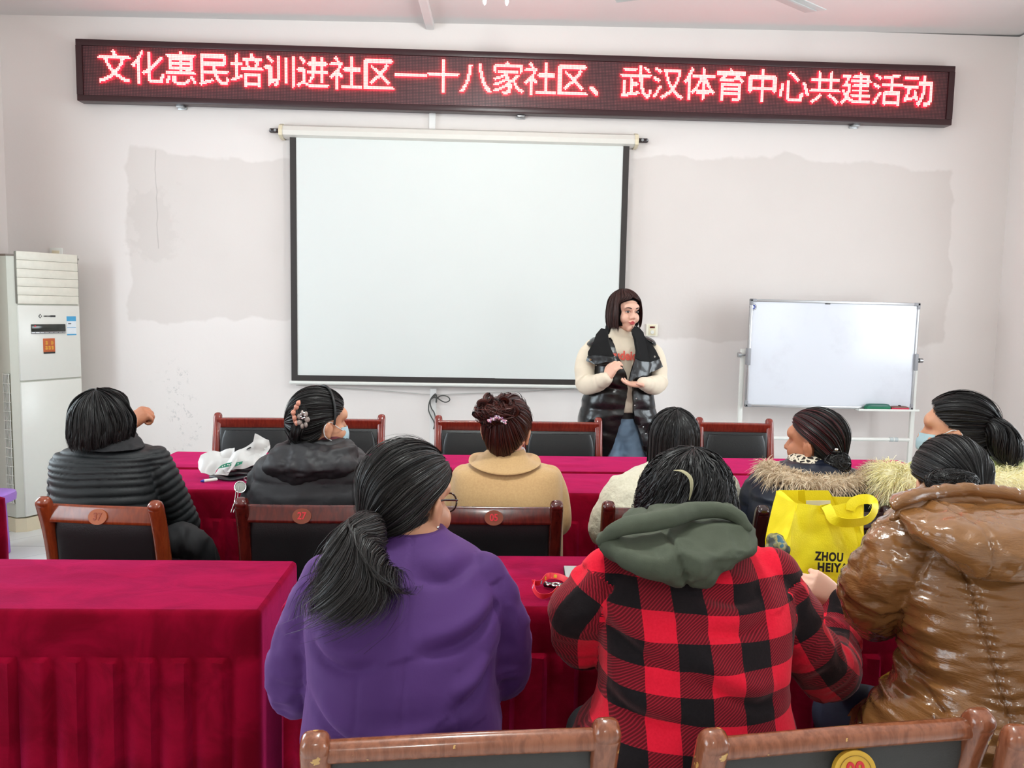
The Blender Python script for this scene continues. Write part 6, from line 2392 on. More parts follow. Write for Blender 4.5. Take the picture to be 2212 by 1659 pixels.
# two flat panels of the coat's half belt seam
hr = Hair(21)
tie7 = (-0.42, -0.70, -0.58)
gather_hair(hr, H7, tie7, 9000, 0.0013, lift=0.010, stray=0.010)
hr.done('hair', M_HGREY, P7)
hr = Hair(22)
tb7 = H7.hs(nrm(A(*tie7)), 0.0)
tail_hair(hr, [tb7, at(800, 1150, 1.37), at(782, 1180, 1.335), at(772, 1220, 1.315), at(770, 1265, 1.31), at(768, 1300, 1.315)], [0.018, 0.036, 0.052, 0.060, 0.056, 0.034], 6500, 0.0010, fray=0.034, curl=0.6, squash=0.72)
hr.done('ponytail', M_HGREY, P7, 'bushy ponytail')
obj('hair_tie', tube([tb7 + 0.017 * (math.cos(t) * nrm(np.cross(H7.R @ A(*tie7), A(0, 0, 1))) + math.sin(t) * nrm(np.cross(H7.R @ A(*tie7), nrm(np.cross(H7.R @ A(*tie7), A(0, 0, 1)))))) for t in np.linspace(0, 2 * PI, 20)], 0.006, 10), M_DARK, P7)
M_GLASSF = plain('dark_brown_acetate', S(42, 26, 24), 0.2)
g7 = thing('spectacles', 'dark-rimmed spectacles worn by the person in the purple coat', 'glasses', H7.w((0, 0.10, 0.004)))
for k in (-1, 1):
    cc = [H7.w((k * 0.033 + 0.024 * math.cos(t), 0.102 - abs(k * 0.033 + 0.024 * math.cos(t)) * 0.22, 0.004 + 0.020 * math.sin(t))) for t in np.linspace(0, 2 * PI, 28)]
    obj('rim', tube(cc, 0.0018, 8), M_GLASSF, g7)
    obj('temple', tube([H7.w(p) for p in ((k * 0.057, 0.090, 0.010), (k * 0.077, 0.060, 0.010), (k * 0.081, 0.005, 0.008), (k * 0.080, -0.012, -0.006))], 0.0020, 8, 20), M_GLASSF, g7)
obj('bridge', tube([H7.w(p) for p in ((-0.010, 0.100, 0.008), (0, 0.106, 0.010), (0.010, 0.100, 0.008))], 0.0018, 8, 8), M_GLASSF, g7)
obj('earring', ellip(H7.w((0.082, -0.004, -0.046)), (0.0035, 0.0035, 0.0035), None, 12, 8), M_CHROME, P7)

# ---- 8: red and black checked jacket, olive hood
tk = NT('red_black_buffalo_check')
uvn = tk.n('ShaderNodeUVMap')
uvn.uv_map = 'pattern'
u_ = tk.xyz(uvn.outputs[0])


def tri(sock):
    return tk.math('GREATER_THAN', tk.math('FRACT', sock), 0.5)


cu1, cv1 = tri(u_[0]), tri(u_[1])
tw_ = tk.math('GREATER_THAN', tk.math('FRACT', tk.math('MULTIPLY', tk.math('ADD', u_[0], u_[1]), 17.0)), 0.42)
fz = tk.noise(240, 4)
red = tk.mix(fz, S(216, 14, 40), S(240, 32, 62))
mid = tk.mix(tw_, S(150, 28, 44), S(96, 14, 24))
blk = tk.mix(fz, S(14, 13, 15), S(26, 24, 27))
both, one = tk.math('MULTIPLY', cu1, cv1), tk.math('MAXIMUM', cu1, cv1)
col = tk.mix(both, tk.mix(one, red, mid), blk)
tk.set(Base_Color=col, Roughness=0.95, Normal=tk.bump(fz, 0.25, 0.002))
tk.b.inputs['Specular IOR Level'].default_value = 0.2
tk.b.inputs['Sheen Weight'].default_value = 0.2
tk.b.inputs['Sheen Tint'].default_value = (1, 0.5, 0.5, 1)
H8 = Head(at(1481, 1096, 1.60), 0, -26, 0, 0.85)
rows8 = [(1670, 1240, 1712, 1.36, 0.150), (1600, 1236, 1708, 1.37, 0.152), (1560, 1256, 1707, 1.375, 0.152), (1525, 1282, 1706, 1.38, 0.152), (1465, 1294, 1694, 1.39, 0.148), (1400, 1294, 1698, 1.40, 0.142), (1350, 1290, 1704, 1.415, 0.138), (1298, 1286, 1706, 1.43, 0.132), (1255, 1284, 1698, 1.45, 0.125), (1215, 1290, 1678, 1.47, 0.115), (1185, 1312, 1646, 1.49, 0.105), (1160, 1350, 1606, 1.51, 0.092), (1135, 1400, 1560, 1.53, 0.078)]
arms8 = [[(1318, 1238, 1.45, 0.054), (1288, 1284, 1.445, 0.057), (1256, 1330, 1.45, 0.061), (1258, 1378, 1.49, 0.058), (1275, 1372, 1.60, 0.050), (1310, 1320, 1.76, 0.040)],
         [(1662, 1245, 1.45, 0.054), (1694, 1312, 1.445, 0.058), (1738, 1392, 1.46, 0.060), (1785, 1448, 1.51, 0.060), (1800, 1420, 1.62, 0.054), (1806, 1350, 1.71, 0.046), (1808, 1308, 1.74, 0.037)]]
xb8 = at(1511, 1430, 1.25)[0]
wx8 = (at(1652, 1430, 1.25)[0] - at(1368.5, 1430, 1.25)[0]) / 2
zr8 = [at(1511, y, 1.26)[2] for y in (1223, 1325.7, 1432.7, 1530.0, 1636)]


def u8(V):
    return (V[:, 0] - xb8) / wx8 + 0.75


def v8(V):
    return np.interp(-V[:, 2], [-z for z in zr8], [0.75, 1.75, 2.75, 3.75, 4.75]) + np.where(-V[:, 2] > -zr8[-1], (-V[:, 2] + zr8[-1]) / 0.11, 0) - np.where(-V[:, 2] < -zr8[0], (V[:, 2] - zr8[0]) / 0.09, 0)


def post8(V, N, reg, arc, ang, fr):
    t = reg == 0
    back = (N[:, 1] < 0) & t
    xx = V[:, 0] - xb8
    f = 0.007 * np.sin(36 * (V[:, 2] + 0.35 * xx) + 2 * vnoise(V * 4, 81)) * np.exp(-((V[:, 2] - 0.72 - 0.1 * xx) / 0.11) ** 2) * back
    f = f + 0.004 * ridge(V, (6, 6, 14), 82) * t
    s = np.where(~t, 0.006 * ridge(np.stack([arc, ang * 0.03, 0 * arc], 1), (16, 22, 1), 83), 0)
    return 0.6 * f + s + 0.003 * fbm(V * 9, 2, 84) + t * creases(V, N, [[(1300, 1392), (1370, 1432), (1450, 1470)], [(1480, 1462), (1560, 1505), (1640, 1535), (1705, 1530)], [(1700, 1380), (1620, 1400), (1520, 1395)], [(1310, 1545), (1380, 1570), (1480, 1575)], [(1705, 1330), (1640, 1345), (1560, 1335)]], 1.24, 0.011, 0.011)


def uv8(V, F, reg, arc, ang, rad):
    pass


rows_ = rows8
P8, J8, r8, a8 = seated('person in a red and black checked fleece jacket with an olive green hood', rows8, arms8, H8, M_SKINF, tk.m, voxel=0.0055, post=post8, it=5, knees=0.36, zseat=0.476,
                        hands=[(at(1812, 1296, 1.74), (-0.84, 0.05, 0.54), (0.20, -0.90, 0.40), -1, dict(curl=(40, 52, 56, 60), s=0.88, tcurl=5, spread=1.2)), (at(1300, 1335, 1.75), (0.4, 0.8, 0.0), (0, -0.2, 1), 1, {})], body_voxel=0.0045,
                        uvf=(u8, v8), skirt=True)
# sleeve pattern coordinates in checks
uvl = J8.data.uv_layers['pattern']
uvd = np.empty(len(J8.data.loops) * 2, np.float32)
uvl.data.foreach_get('uv', uvd)
uvd = uvd.reshape(-1, 4, 2)
isarm = np.abs(uvd[:, :, 0]).max(1) < 0.19
isarm &= (uvd[:, :, 1].max(1) < 0.62) & (uvd[:, :, 1].min(1) >= 0)
V_ = np.empty(len(J8.data.vertices) * 3, np.float32)
J8.data.vertices.foreach_get('co', V_)
V_ = V_.reshape(-1, 3) + wloc(J8)
L_ = np.empty(len(J8.data.loops), np.int32)
J8.data.loops.foreach_get('vertex_index', L_)
reg8 = regions(V_, a8)[0]
fr8 = np.array([np.bincount(r, minlength=3).argmax() for r in reg8[L_.reshape(-1, 4)]])
arm_f = fr8 > 0
uvd[arm_f] = uvd[arm_f] / 0.115 + A(0.2, 0.1)
uvl.data.foreach_set('uv', uvd.ravel())
M_OLIVE = plain('olive_cotton', S(70, 76, 60), 0.8, 0.12, 50, 0.2, 420)
hd8 = [(1096, 1432, 1575, 1.50, 0.060), (1112, 1385, 1600, 1.46, 0.085), (1132, 1345, 1613, 1.43, 0.095), (1152, 1313, 1620, 1.40, 0.098), (1168, 1298, 1624, 1.385, 0.095), (1184, 1304, 1612, 1.37, 0.085), (1204, 1332, 1588, 1.355, 0.068), (1226, 1385, 1562, 1.345, 0.048), (1244, 1440, 1545, 1.34, 0.030), (1254, 1490, 1530, 1.335, 0.014)]
mb = MB()
mb.add(loft(np.array(rows_to_rings(smooth_rows(hd8, 26), 1.0, 2.4))))
V, F = blend(mb, 0.005, 4)
N = vnormals(V, F)
V = V + N * (0.010 * ridge(V, (7, 7, 24), 86) + 0.004 * ridge(V, (20, 18, 34), 87))[:, None]
hx8 = at(1505, 1190, 1.30)[0]
N = vnormals(V, F)
V = V - N * (0.009 * np.exp(-((V[:, 0] - hx8 - 0.35 * (0.98 - V[:, 2])) / 0.005) ** 2))[:, None]
obj('hood', (V, F), M_OLIVE, J8, smooth=180, recalc=False, label='olive green hood')
rim8 = [at(1302, 1168, 1.36), at(1340, 1140, 1.335), at(1400, 1128, 1.335), at(1450, 1118, 1.345), at(1500, 1104, 1.375), at(1550, 1102, 1.385), at(1590, 1114, 1.38), at(1614, 1140, 1.37)]
V, F = tube(np.array(rim8), [0.010, 0.015, 0.017, 0.017, 0.016, 0.015, 0.013, 0.010], 16, 60)
V = V + nrm(V - V.mean(0)) * (0.003 * fbm(V * 40, 2, 88))[:, None]
obj('hood_rim', (V, F), M_OLIVE, J8, smooth=180)
hr = Hair(23)
fall_hair(hr, H8, 9500, lambda f: 0.040 + 0.025 * (np.abs(f) > 1.2), 55, 0.0013, wave=0.014, wfreq=10, flare=0.25, tuck=1.0, lift=0.020, jag=0.018, spread=1.4, pole=(0.12, -0.45, 0.88), part=0.3)
hr.done('hair', M_HBLACK, P8, 'short wavy black hair')
# pale parting: bare scalp showing along the crown
pq = [at(px, py, Y_) for px, py, Y_ in ((1456, 1016, 1.520), (1474, 1018, 1.505), (1491, 1032, 1.490), (1494, 1054, 1.480), (1489, 1080, 1.476))]
obj('parting', tube(np.array(pq), [0.0015, 0.0045, 0.0050, 0.0035, 0.0012], 8, 24, 0.45, up=(0, 1, 0)), plain('pale_scalp', S(158, 150, 116), 0.6), P8)

# ---- 9: brown glossy jacket
tb_ = NT('brown_glossy_down_fabric')
o9 = tb_.pos()
n9 = tb_.noise(9, 5, tb_.scale(o9, (1, 1, 3.2)), 0.6, 0.8)
tb_.set(Base_Color=tb_.mix(tb_.noise(4, 3, o9), S(122, 80, 42), S(146, 100, 58)), Roughness=0.2, Normal=tb_.bump(n9, 0.45, 0.012, tb_.bump(tb_.noise(46, 4, tb_.scale(o9, (1, 1, 2.4))), 0.35, 0.003)))
tb_.b.inputs['Coat Weight'].default_value = 0.5
tb_.b.inputs['Coat Roughness'].default_value = 0.12
M_BROWN = tb_.m
H9 = Head(at(2051, 1050, 1.64), 0, -14, 0, 0.84)
rows9 = [(1670, 1856, 2470, 1.37, 0.165), (1590, 1878, 2460, 1.375, 0.168), (1530, 1918, 2440, 1.385, 0.165), (1470, 1952, 2415, 1.395, 0.158), (1415, 1962, 2395, 1.405, 0.150), (1350, 1950, 2390, 1.415, 0.145), (1290, 1922, 2392, 1.43, 0.142), (1230, 1918, 2388, 1.445, 0.138), (1180, 1922, 2370, 1.46, 0.128), (1140, 1922, 2345, 1.475, 0.116), (1110, 1940, 2310, 1.485, 0.105), (1085, 1972, 2250, 1.50, 0.095), (1068, 1998, 2180, 1.515, 0.082), (1055, 2005, 2110, 1.53, 0.066)]
arms9 = [[(1962, 1170, 1.45, 0.058), (1932, 1203, 1.44, 0.062), (1903, 1246, 1.45, 0.063), (1884, 1290, 1.48, 0.060), (1892, 1322, 1.56, 0.053), (1915, 1312, 1.72, 0.045), (1935, 1270, 1.85, 0.036)],
         [(2335, 1160, 1.46, 0.062), (2385, 1215, 1.46, 0.068), (2420, 1300, 1.47, 0.066), (2420, 1380, 1.50, 0.060), (2360, 1340, 1.66, 0.050), (2290, 1290, 1.80, 0.040)]]
xs9 = [at(x, 1400, 1.27)[0] for x in (2040, 2140)]


def post9(V, N, reg, arc, ang, fr):
    t = reg == 0
    back = (N[:, 1] < 0) & t
    w = 0.0070 * ridge(V, (5, 5, 30), 91) + 0.0035 * ridge(V, (9, 9, 62), 92)
    for (pa, pb) in (((1945, 1150), (2095, 1640)), ((2115, 1240), (2195, 1560))):
        za, zb2 = at(*pa, 1.30)[2], at(*pb, 1.24)[2]
        xa, xb_ = at(*pa, 1.30)[0], at(*pb, 1.24)[0]
        xl = xa + (V[:, 2] - za) / (zb2 - za) * (xb_ - xa)
        w = w - 0.010 * np.exp(-((V[:, 0] - xl) / 0.005) ** 2) * back
        w = w + 0.0038 * np.sin(V[:, 2] * 330) * np.exp(-((V[:, 0] - xl) / 0.016) ** 2) * back
    s = 0.006 * ridge(np.stack([arc, ang * 0.03, 0 * arc], 1), (24, 18, 1), 93) + 0.003 * ridge(V, (30, 30, 44), 94)
    band = -0.006 * np.exp(-((arc - 0.125) / 0.005) ** 2)
    return np.where(t, w, s + band)


P9, J9, _, _ = seated('person in a glossy brown hooded down jacket and dark blue jeans', rows9, arms9, H9, M_SKIN, M_BROWN, voxel=0.005, post=post9, it=3, knees=0.36, zseat=0.476, lower=M_JEANS,
                      hands=[(at(1938, 1262, 1.86), (0.3, 0.9, 0.0), (0, -0.2, 1), 1, {}), (at(2280, 1285, 1.81), (-0.5, 0.8, 0.0), (0, -0.2, 1), -1, {})])
hd9 = [(1076, 1965, 2260, 1.453, 0.097), (1090, 1934, 2310, 1.418, 0.117), (1112, 1936, 2320, 1.388, 0.124), (1140, 1958, 2312, 1.363, 0.12), (1168, 1988, 2296, 1.343, 0.108), (1195, 2030, 2265, 1.328, 0.092), (1218, 2062, 2236, 1.318, 0.074), (1234, 2092, 2200, 1.313, 0.052), (1241, 2115, 2170, 1.313, 0.03)]
mb = MB()
mb.add(loft(np.array(rows_to_rings(smooth_rows(hd9, 26), 1.0, 2.3))))
V, F = blend(mb, 0.005, 3)
N = vnormals(V, F)
V = V + N * (0.006 * ridge(V, (9, 9, 16), 95) + 0.003 * ridge(V, (26, 26, 30), 96))[:, None]
xl = at(2112, 1100, 1.30)[0] + 0.10 * (1.07 - V[:, 2])
V = V - vnormals(V, F) * (0.005 * np.exp(-((V[:, 0] - xl) / 0.004) ** 2))[:, None]
obj('hood', (V, F), M_BROWN, J9, smooth=180, recalc=False)
rim9 = [at(1926, 1094, 1.41), at(1950, 1080, 1.415), at(1995, 1068, 1.43), at(2050, 1062, 1.44), at(2110, 1062, 1.44), at(2170, 1068, 1.435), at(2225, 1080, 1.43), at(2290, 1096, 1.44)]
for dz, rr_, nm in ((0.004, 0.0125, 'hood_edge'), (-0.016, 0.0115, 'hood_edge')):
    V, F = tube(np.array(rim9) + A(0, -0.012 if dz else 0, dz), [rr_ * 0.7] + [rr_] * 6 + [rr_ * 0.7], 16, 80)
    V = V + nrm(V - V.mean(0)) * (0.005 * ridge(V, (55, 24, 24), 97))[:, None]
    obj(nm, (V, F), M_BROWN, J9, smooth=180)
# the thigh turned out to the left in dark jeans, and the jacket hem over it
V, F = blend(MB().add(tube(np.array([at(1985, 1640, 1.42), at(1905, 1585, 1.52), at(1828, 1545, 1.70), at(1822, 1560, 1.73)]), [0.095, 0.088, 0.072, 0.066], 20, 20)).add(tube(np.array([at(1824, 1560, 1.72), at(1835, 1800, 1.70), (0.72, 1.66, 0.09)]), [0.064, 0.056, 0.048], 18, 16)), 0.01, 4)
obj('trouser_leg', (V, F), M_JEANS, P9, smooth=180, recalc=False)
V, F = blend(MB().add(tube(np.array([at(2010, 1655, 1.40), at(1955, 1620, 1.43), at(1925, 1605, 1.47)]), [0.09, 0.092, 0.086], 24, 16)), 0.006, 3)
V = V + vnormals(V, F) * (0.006 * ridge(V, (26, 26, 8), 98))[:, None]
obj('jacket_hem', (V, F), M_BROWN, J9, smooth=180, recalc=False)
hr = Hair(24)
tie9 = (0.05, -0.93, -0.35)
gather_hair(hr, H9, tie9, 8500, 0.0013, lift=0.006, stray=0.003)
hr.done('hair', M_HBLACK, P9)
hr = Hair(25)
bun_hair(hr, at(2055, 1040, 1.535), (0.050, 0.034, 0.026), 1700, 0.0013, loose=0.03)
hr.done('hair_bun', M_HBLACK, P9)
obj('hair_grip', tube([at(2104, 985, 1.585), at(2116, 1002, 1.585), at(2126, 1022, 1.59)], 0.003, 8, 12), M_CHROME, P9)
obj('earring', tube([H9.w((0.082, -0.004, -0.044)), H9.w((0.085, -0.004, -0.062))], 0.0018, 8), M_CHROME, P9)


# ---- 10: the speaker standing by the screen
Y10 = 4.74


def z5(x, y, Y=Y10):
    return at(1200 + x / 3.95, 580 + y / 3.95, Y)


M_SWEAT = plain('cream_sweatshirt', S(232, 218, 196), 0.85, 0.03, 40, 0.15, 300)
M_VEST = plain('black_glossy_nylon', S(18, 17, 19), 0.24, 0.2, 30, 0.3, 60)
M_PLUSH = plain('black_plush', S(9, 9, 10), 0.95, 0.2, 90, 0.3, 300)
M_DENIM = plain('light_blue_denim', S(132, 158, 184), 0.8, 0.14, 26, 0.15, 500)
H10 = Head(z5(588, 372, Y10 - 0.015), -156, -4, 0, 1.0)
b10 = z5(570, 1600, Y10)
P10 = person('person standing by the screen in a black padded vest over a cream sweatshirt and jeans', (b10[0], Y10, 0))
rows10 = [(886, 1287, 1394, Y10, 0.125), (872, 1280, 1400, Y10, 0.135), (850, 1282, 1400, Y10, 0.13), (815, 1281, 1400, Y10, 0.125), (785, 1276, 1405, Y10, 0.125), (760, 1274, 1407, Y10, 0.120), (745, 1278, 1402, Y10, 0.108), (735, 1290, 1390, Y10, 0.090), (727, 1306, 1374, Y10, 0.070), (718, 1314, 1364, Y10, 0.062), (710, 1316, 1361, Y10, 0.060)]
rows10s = smooth_rows(rows10, 30)
rings10 = rows_to_rings(rows10s, 1.0, 2.3)


def arm10(pts):
    q = resample(np.array([list(z5(x, y, Y)) + [r] for x, y, Y, r in pts]), 26)
    return q[:, :3], q[:, 3]


armA = arm10([(318, 668, Y10, 0.046), (276, 745, Y10 - 0.01, 0.056), (254, 860, Y10 - 0.03, 0.060), (262, 980, Y10 - 0.07, 0.060), (330, 982, Y10 - 0.14, 0.055), (400, 958, Y10 - 0.205, 0.050), (432, 938, Y10 - 0.235, 0.036)])
armB = arm10([(792, 668, Y10, 0.046), (838, 745, Y10 - 0.01, 0.058), (864, 860, Y10 - 0.03, 0.058), (872, 970, Y10 - 0.07, 0.058), (830, 1000, Y10 - 0.14, 0.056), (780, 990, Y10 - 0.20, 0.047), (748, 985, Y10 - 0.235, 0.036)])
# body: legs, torso, arms, hands, head in one surface
mb = MB()
inn = []
for r in rings10:
    c = r.mean(0)
    inn.append(c + (r - c) * 0.84)
mb.add(loft(np.array(inn)))
hipz = z5(560, 1240)[2]
xb10 = z5(560, 1240)[0]
mb.add(ellip((xb10, Y10, hipz - 0.05), (0.145, 0.105, 0.15)))
legs = {}
for k, (kx, fx) in ((-1, (455, 420)), (1, (650, 655))):
    kp, fp_ = z5(kx, 2050), z5(fx, 2600)
    hp_ = A(xb10 + k * 0.075, Y10, hipz - 0.08)
    legs[k] = (hp_, A(kp[0], Y10 - 0.02, 0.47), A(fp_[0], Y10 + 0.02, 0.08))
    mb.add(tube(np.array(legs[k]), [0.080, 0.055, 0.038], 18, 20))
for p_, r_ in (armA, armB):
    mb.add(tube(p_, np.minimum(r_ * 0.68, 0.036), 16))
mb.add(tube([z5(555, 600) + A(0, 0.01, -0.02), H10.w((0, -0.02, -0.06)), H10.w((0, -0.015, -0.03))], [0.054, 0.048, 0.048], 20, 10))
H10.blobs(mb)
add_hand(mb, z5(436, 942, Y10 - 0.235), (0.42, -0.25, 0.88), (-0.62, -0.66, 0.42), -1, curl=(38, 36, 34, 32), s=0.93, tcurl=30)
add_hand(mb, z5(752, 990, Y10 - 0.235), (-0.97, -0.22, 0.02), (0.05, 0.22, -0.97), 1, curl=(12, 14, 16, 18), s=0.93, tcurl=5)
V, F = blend(mb, 0.0038, 2)
V = H10.sockets(V)
obj('body', (V, F), M_SKINF, P10, smooth=180, recalc=False)
# face: eyes, brows, lips
te_ = plain('eye_white', S(226, 220, 216), 0.3, 0.01)
ti_ = plain('dark_iris', S(30, 18, 14), 0.15)
M_BROW = plain('brow_hair', S(48, 30, 26), 0.8)
M_LIP = plain('rose_lips', S(186, 72, 74), 0.4, 0.06)
for k in (-1, 1):
    e = obj('eye', ellip(H10.w((k * 0.0315, 0.0785, 0.0075)), (0.0135, 0.0105, 0.0055), H10.R @ rotz(-k * 0.25), 20, 12), te_, P10)
    obj('iris', ellip(H10.w((k * 0.0315 + 0.002, 0.0868, 0.0075)), (0.0066, 0.0030, 0.0062), H10.R, 16, 10), ti_, e)
    obj('eyelid_line', tube(H10.w(np.array([(k * 0.0180, 0.0865, 0.0070), (k * 0.0250, 0.0893, 0.0122), (k * 0.0330, 0.0885, 0.0138), (k * 0.0410, 0.0835, 0.0118), (k * 0.0465, 0.0765, 0.0085)])), [0.0010, 0.0016, 0.0018, 0.0017, 0.0009], 8, 16), M_BROW, P10)
    obj('eyebrow', tube(H10.w(np.array([(k * 0.0150, 0.0945, 0.0270), (k * 0.0270, 0.0945, 0.0310), (k * 0.0390, 0.0885, 0.0320), (k * 0.0500, 0.0780, 0.0275)])), [0.0022, 0.0030, 0.0026, 0.0012], 8, 18, 0.55), M_BROW, P10)
mb = MB()
for zl_, rz, ry, wx in ((-0.0510, 0.0046, 0.0078, 0.0205), (-0.0602, 0.0060, 0.0088, 0.0180)):
    pts = [(wx * u, 0.0900 + 0.0045 * (1 - u * u) - 0.0075 * u * u, zl_ + (0.0016 * math.cos(u * 5) if rz < 0.005 else 0.0018 * u * u) - (0.0030 * u * u if rz < 0.005 else -0.0030 * u * u)) for u in np.linspace(-1, 1, 13)]
    mb.add(tube(H10.w(np.array(pts)), [rz * max(0.25, math.sqrt(max(0, 1 - u * u))) for u in np.linspace(-1, 1, 13)], 10, 26))
obj('lips', mb, M_LIP, P10)
# sweatshirt with turtle neck
mbs = [tube(np.array([z5(555, 580), z5(553, 535)]), [0.060, 0.058], 24, 6)]
V, F = garment(rings10, [armA, armB], 0.0055, 4, mbs)
reg, arc, ang, fr, rad = regions(V, [armA, armB])
N = vnormals(V, F)
d = np.where(reg > 0, 0.0055 * ridge(np.stack([arc, ang * 0.03, 0 * arc], 1), (15, 16, 1), 101, 1), 0.003 * ridge(V, (16, 10, 6), 103))
cuff = np.exp(-((fr - 0.90) / 0.03) ** 2) * (reg > 0) * -0.006
V = V + N * (d + cuff)[:, None]
SW = obj('sweatshirt', (V, F), M_SWEAT, P10, smooth=180, recalc=False)
ytop = z5(555, 740)[2]
lt = text_vf('rudeion', 0.062, 0.0, 0.0022)
Vt, ft = lt
half = (z5(690, 740)[0] - z5(470, 740)[0]) / 2 * 1.22
Vt = Vt * A(half / Vt[:, 0].max(), 1.15, 1)
cx10 = z5(575, 735)[0]
ch_y = Y10 - 0.1265


def on_chest(Vt, off):
    x = Vt[:, 0]
    return np.column_stack([cx10 + x, ch_y - off + 0.9 * (x + cx10 - z5(558, 735)[0]) ** 2, z5(575, 735)[2] + Vt[:, 1] - 0.02 * x])


V1, V2 = on_chest(Vt, 0.006), on_chest(Vt, 0.0075)
n_ = len(V1)
obj('lettering', (np.vstack([V1, V2]), list(ft) + [tuple(i + n_ for i in q[::-1]) for q in ft]), plain('coral_print', S(236, 104, 88), 0.7), SW, smooth=0, recalc=False, label='coral red lettering')
# belt line and jeans
mb = MB()
mb.add(ellip((xb10, Y10, hipz - 0.045), (0.152, 0.112, 0.155)))
for k in (-1, 1):
    h_, kn, an = legs[k]
    mb.add(tube(np.array([h_ + A(0, 0, 0.02), (h_ + kn) / 2, kn, an + A(0, 0, 0.02)]), [0.092, 0.088, 0.078, 0.082], 22, 26))
V, F = blend(mb, 0.008, 4)
V = V + vnormals(V, F) * (0.004 * ridge(V, (10, 10, 20), 104))[:, None]
obj('jeans', (V, F), M_DENIM, P10, smooth=180, recalc=False)
obj('waistband', loft(np.array([sring((xb10, Y10, z5(560, yy)[2]), (1, 0, 0), (0, 1, 0), 0.150, 0.114, 40) for yy in (1262, 1205)])), M_DARK, P10, label='black waistband')
for k in (-1, 1):
    f_ = legs[k][2]
    rings = []
    for (d_, w_, h_) in ((-0.15, 0.020, 0.030), (-0.12, 0.038, 0.045), (-0.05, 0.042, 0.060), (0.02, 0.036, 0.085), (0.07, 0.034, 0.085), (0.095, 0.022, 0.06)):
        rings.append(sring((f_[0], f_[1] + d_, h_ / 2 + 0.001), (1, 0, 0), (0, 0, 1), w_, h_ / 2, 20, 3))
    obj('shoe', loft(np.array(rings)), M_SHOE, P10)

# open padded vest
out_l = [(728, 1296), (735, 1278), (745, 1271), (765, 1273), (800, 1277), (840, 1268), (865, 1258), (885, 1253), (905, 1250), (925, 1248), (945, 1252), (970, 1262), (985, 1270)]
out_r = [(728, 1384), (735, 1402), (745, 1410), (765, 1412), (800, 1408), (840, 1408), (865, 1413), (885, 1417), (905, 1420), (925, 1422), (945, 1423), (970, 1422), (985, 1420)]
in_l = [(728, 1312), (735, 1317), (757, 1323), (782, 1333), (808, 1344), (840, 1345.5), (884, 1337), (925, 1324), (960, 1312), (985, 1302)]
in_r = [(728, 1367), (735, 1370), (757, 1372), (795, 1366), (823, 1358), (858, 1358), (896, 1362), (947, 1377), (985, 1391)]


def ip(tab, y):
    t = np.array(tab)
    return np.interp(y, t[:, 0], t[:, 1])


pys = np.concatenate([np.linspace(729, 760, 8), np.linspace(764, 984, 64)])
m_ = 56
rings = []
for py in pys:
    L_p, R_p = ip(out_l, py), ip(out_r, py)
    # the left front panel ends higher at its outer edge than at the opening
    c = at((L_p + R_p) / 2, py, Y10)
    dep = float(np.dot(c - CAM, _fw))
    a_ = (R_p - L_p) / 2 * dep / F_PX
    b_ = np.interp(py, [729, 745, 780, 850, 925, 985], [0.085, 0.118, 0.150, 0.160, 0.172, 0.175])
    xl_, xr_ = (ip(in_l, py) - (L_p + R_p) / 2) * dep / F_PX, (ip(in_r, py) - (L_p + R_p) / 2) * dep / F_PX
    n_ = 2.3

    def th_of(x):
        return math.acos(max(-0.99, min(0.99, np.sign(x) * (abs(x) / a_) ** (n_ / 2))))
    tR, tL = -th_of(xr_), -th_of(xl_)          # angles on the front (negative y)
    th = np.linspace(tR, tL + 2 * PI, m_) if True else None
    th = np.linspace(tR, 2 * PI + tL, m_)
    cu, sv = np.cos(th), np.sin(th)
    x = np.sign(cu) * np.abs(cu) ** (2 / n_) * a_
    y = np.sign(sv) * np.abs(sv) ** (2 / n_) * b_
    puff = 0.012 * (abs(math.sin(PI * (py - 742) / 46)) ** 0.6 - 0.6) if py > 742 else 0
    u = np.linspace(0, 1, m_)
    lip = np.minimum(1, np.minimum(u, 1 - u) / 0.06)
    k_out = 1 + (puff * lip) / max(a_, 0.05)
    k_in = 1 - 0.020 / max(a_, 0.05)
    z = np.full(m_, c[2])
    z = z + np.where((sv < 0.3) & (cu < 0), 0.030 * smooth01((py - 880) / 90) * np.clip(-cu, 0, 1), 0)
    o_ = np.stack([c[0] + x * k_out, c[1] + y * k_out, z], 1)
    i_ = np.stack([c[0] + x * k_in, c[1] + y * k_in, z], 1)[::-1]
    rings.append(np.vstack([o_, i_]))
V, f = loft(np.array(rings), cap=True)
f = [q for q in f if len(q) == 4]
K = len(pys)
for base in (0, (K - 1) * 2 * m_):
    for j in range(m_ - 1):
        f.append((base + j, base + j + 1, base + 2 * m_ - 2 - j, base + 2 * m_ - 1 - j))
V = V + A(0, 1, 0) * (0.004 * ridge(V, (14, 8, 16), 105))[:, None] + A(1, 0, 0) * (0.003 * ridge(V, (10, 10, 20), 106))[:, None]
VE = obj('vest', (V, f), M_VEST, P10, smooth=70)


def chest(x, y, off=0.0):
    """A point on the front of the vest at a spot of the close-up."""
    xx = (x - 560) / 3.95 * 2.75 / 1000
    Yc = np.interp(y, [480, 560, 640, 760, 900, 1000], [Y10 - 0.060, Y10 - 0.105, Y10 - 0.150, Y10 - 0.178, Y10 - 0.192, Y10 - 0.192])
    return z5(x, y, Yc + 2.1 * xx * xx - off)


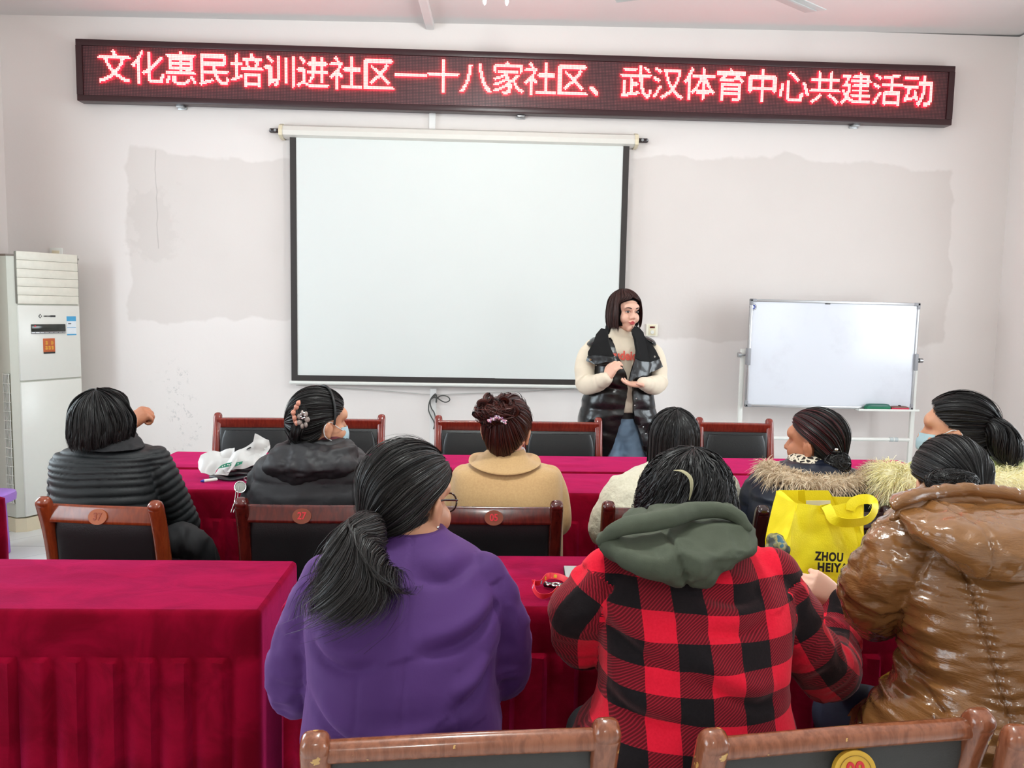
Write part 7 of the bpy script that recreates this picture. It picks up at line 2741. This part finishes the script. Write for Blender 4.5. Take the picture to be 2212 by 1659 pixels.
for poly, band, but, sd_ in (([(398, 520), (422, 528), (448, 545), (456, 610), (478, 700), (500, 745), (490, 758), (400, 745), (285, 742), (288, 715), (330, 640), (352, 570)], [(285, 742), (400, 745), (490, 756), (524, 795), (470, 800), (430, 800), (345, 818), (270, 792), (278, 760)], (297, 778), 111),
                             ([(646, 530), (680, 500), (712, 525), (745, 560), (800, 640), (840, 700), (878, 772), (800, 800), (725, 795), (676, 770), (682, 700), (668, 610), (650, 560)], [(676, 770), (725, 795), (800, 800), (878, 772), (905, 838), (840, 872), (760, 905), (690, 930), (628, 962), (624, 950), (640, 890), (655, 830)], (845, 752), 112)):
    lp_ = obj('lapel', crumple([chest(x, y, 0.012) for x, y in poly], 0.002, 3, 0.016, 12, sd_), M_PLUSH, VE, smooth=60, label='black plush lapel')
    obj('lapel_edge', crumple([chest(x, y, 0.010) for x, y in band], 0.003, 3, 0.012, 18, sd_ + 5), M_VEST, VE, smooth=60)
    q = chest(but[0], but[1], 0.030)
    obj('snap_button', cyl(q, q + A(0, -0.004, 0), 0.0075, 18, 0.006), M_CHROME, VE)
for (x, y, tl__) in ((330, 628, -0.45), (786, 622, 0.45)):
    V, F = ellip(z5(x, y, Y10 - 0.005), (0.050, 0.095, 0.024), roty(tl__), 28, 16)
    V = V + nrm(V - V.mean(0)) * (0.004 * ridge(V, (30, 12, 20), 115))[:, None]
    obj('shoulder_panel', (V, F), M_VEST, VE, smooth=180)
# stand-up back of the collar behind the neck
rings = []
for zz_, k_ in ((560, 1.0), (520, 0.96), (488, 0.92)):
    c = z5(552, zz_, Y10 + 0.01)
    th = np.linspace(math.radians(-35), math.radians(215), 40)
    o_ = np.stack([c[0] + 0.094 * k_ * np.cos(th), c[1] + 0.078 * k_ * np.sin(th), np.full(40, c[2])], 1)
    i_ = np.stack([c[0] + 0.078 * k_ * np.cos(th), c[1] + 0.062 * k_ * np.sin(th), np.full(40, c[2])], 1)[::-1]
    rings.append(np.vstack([o_, i_]))
obj('back_collar', loft(np.array(rings)), M_PLUSH, VE, smooth=60)
for (x, y) in ((690, 1110), (676, 1168), (748, 1352), (770, 1410)):
    q = chest(x, y, 0.016)
    obj('snap_button', ellip(q, (0.0045, 0.003, 0.0045), None, 12, 8), M_CHROME, VE)
hr = Hair(26)
fall_hair(hr, H10, 6500, lambda f: np.where(np.abs(f) > 2.2, 0.112, 0.114) + 0.014 * np.sin(f), 58, 0.0017, wave=0.002, wfreq=4, flare=0.16, tuck=1.3, lift=0.016, jag=0.010, spread=0.9, pole=(0.0, -0.05, 1.0), part=0.30, opening=(0.92, 0.45))
hr.done('hair', M_HBROWN, P10, 'dark brown bob with a side fringe')
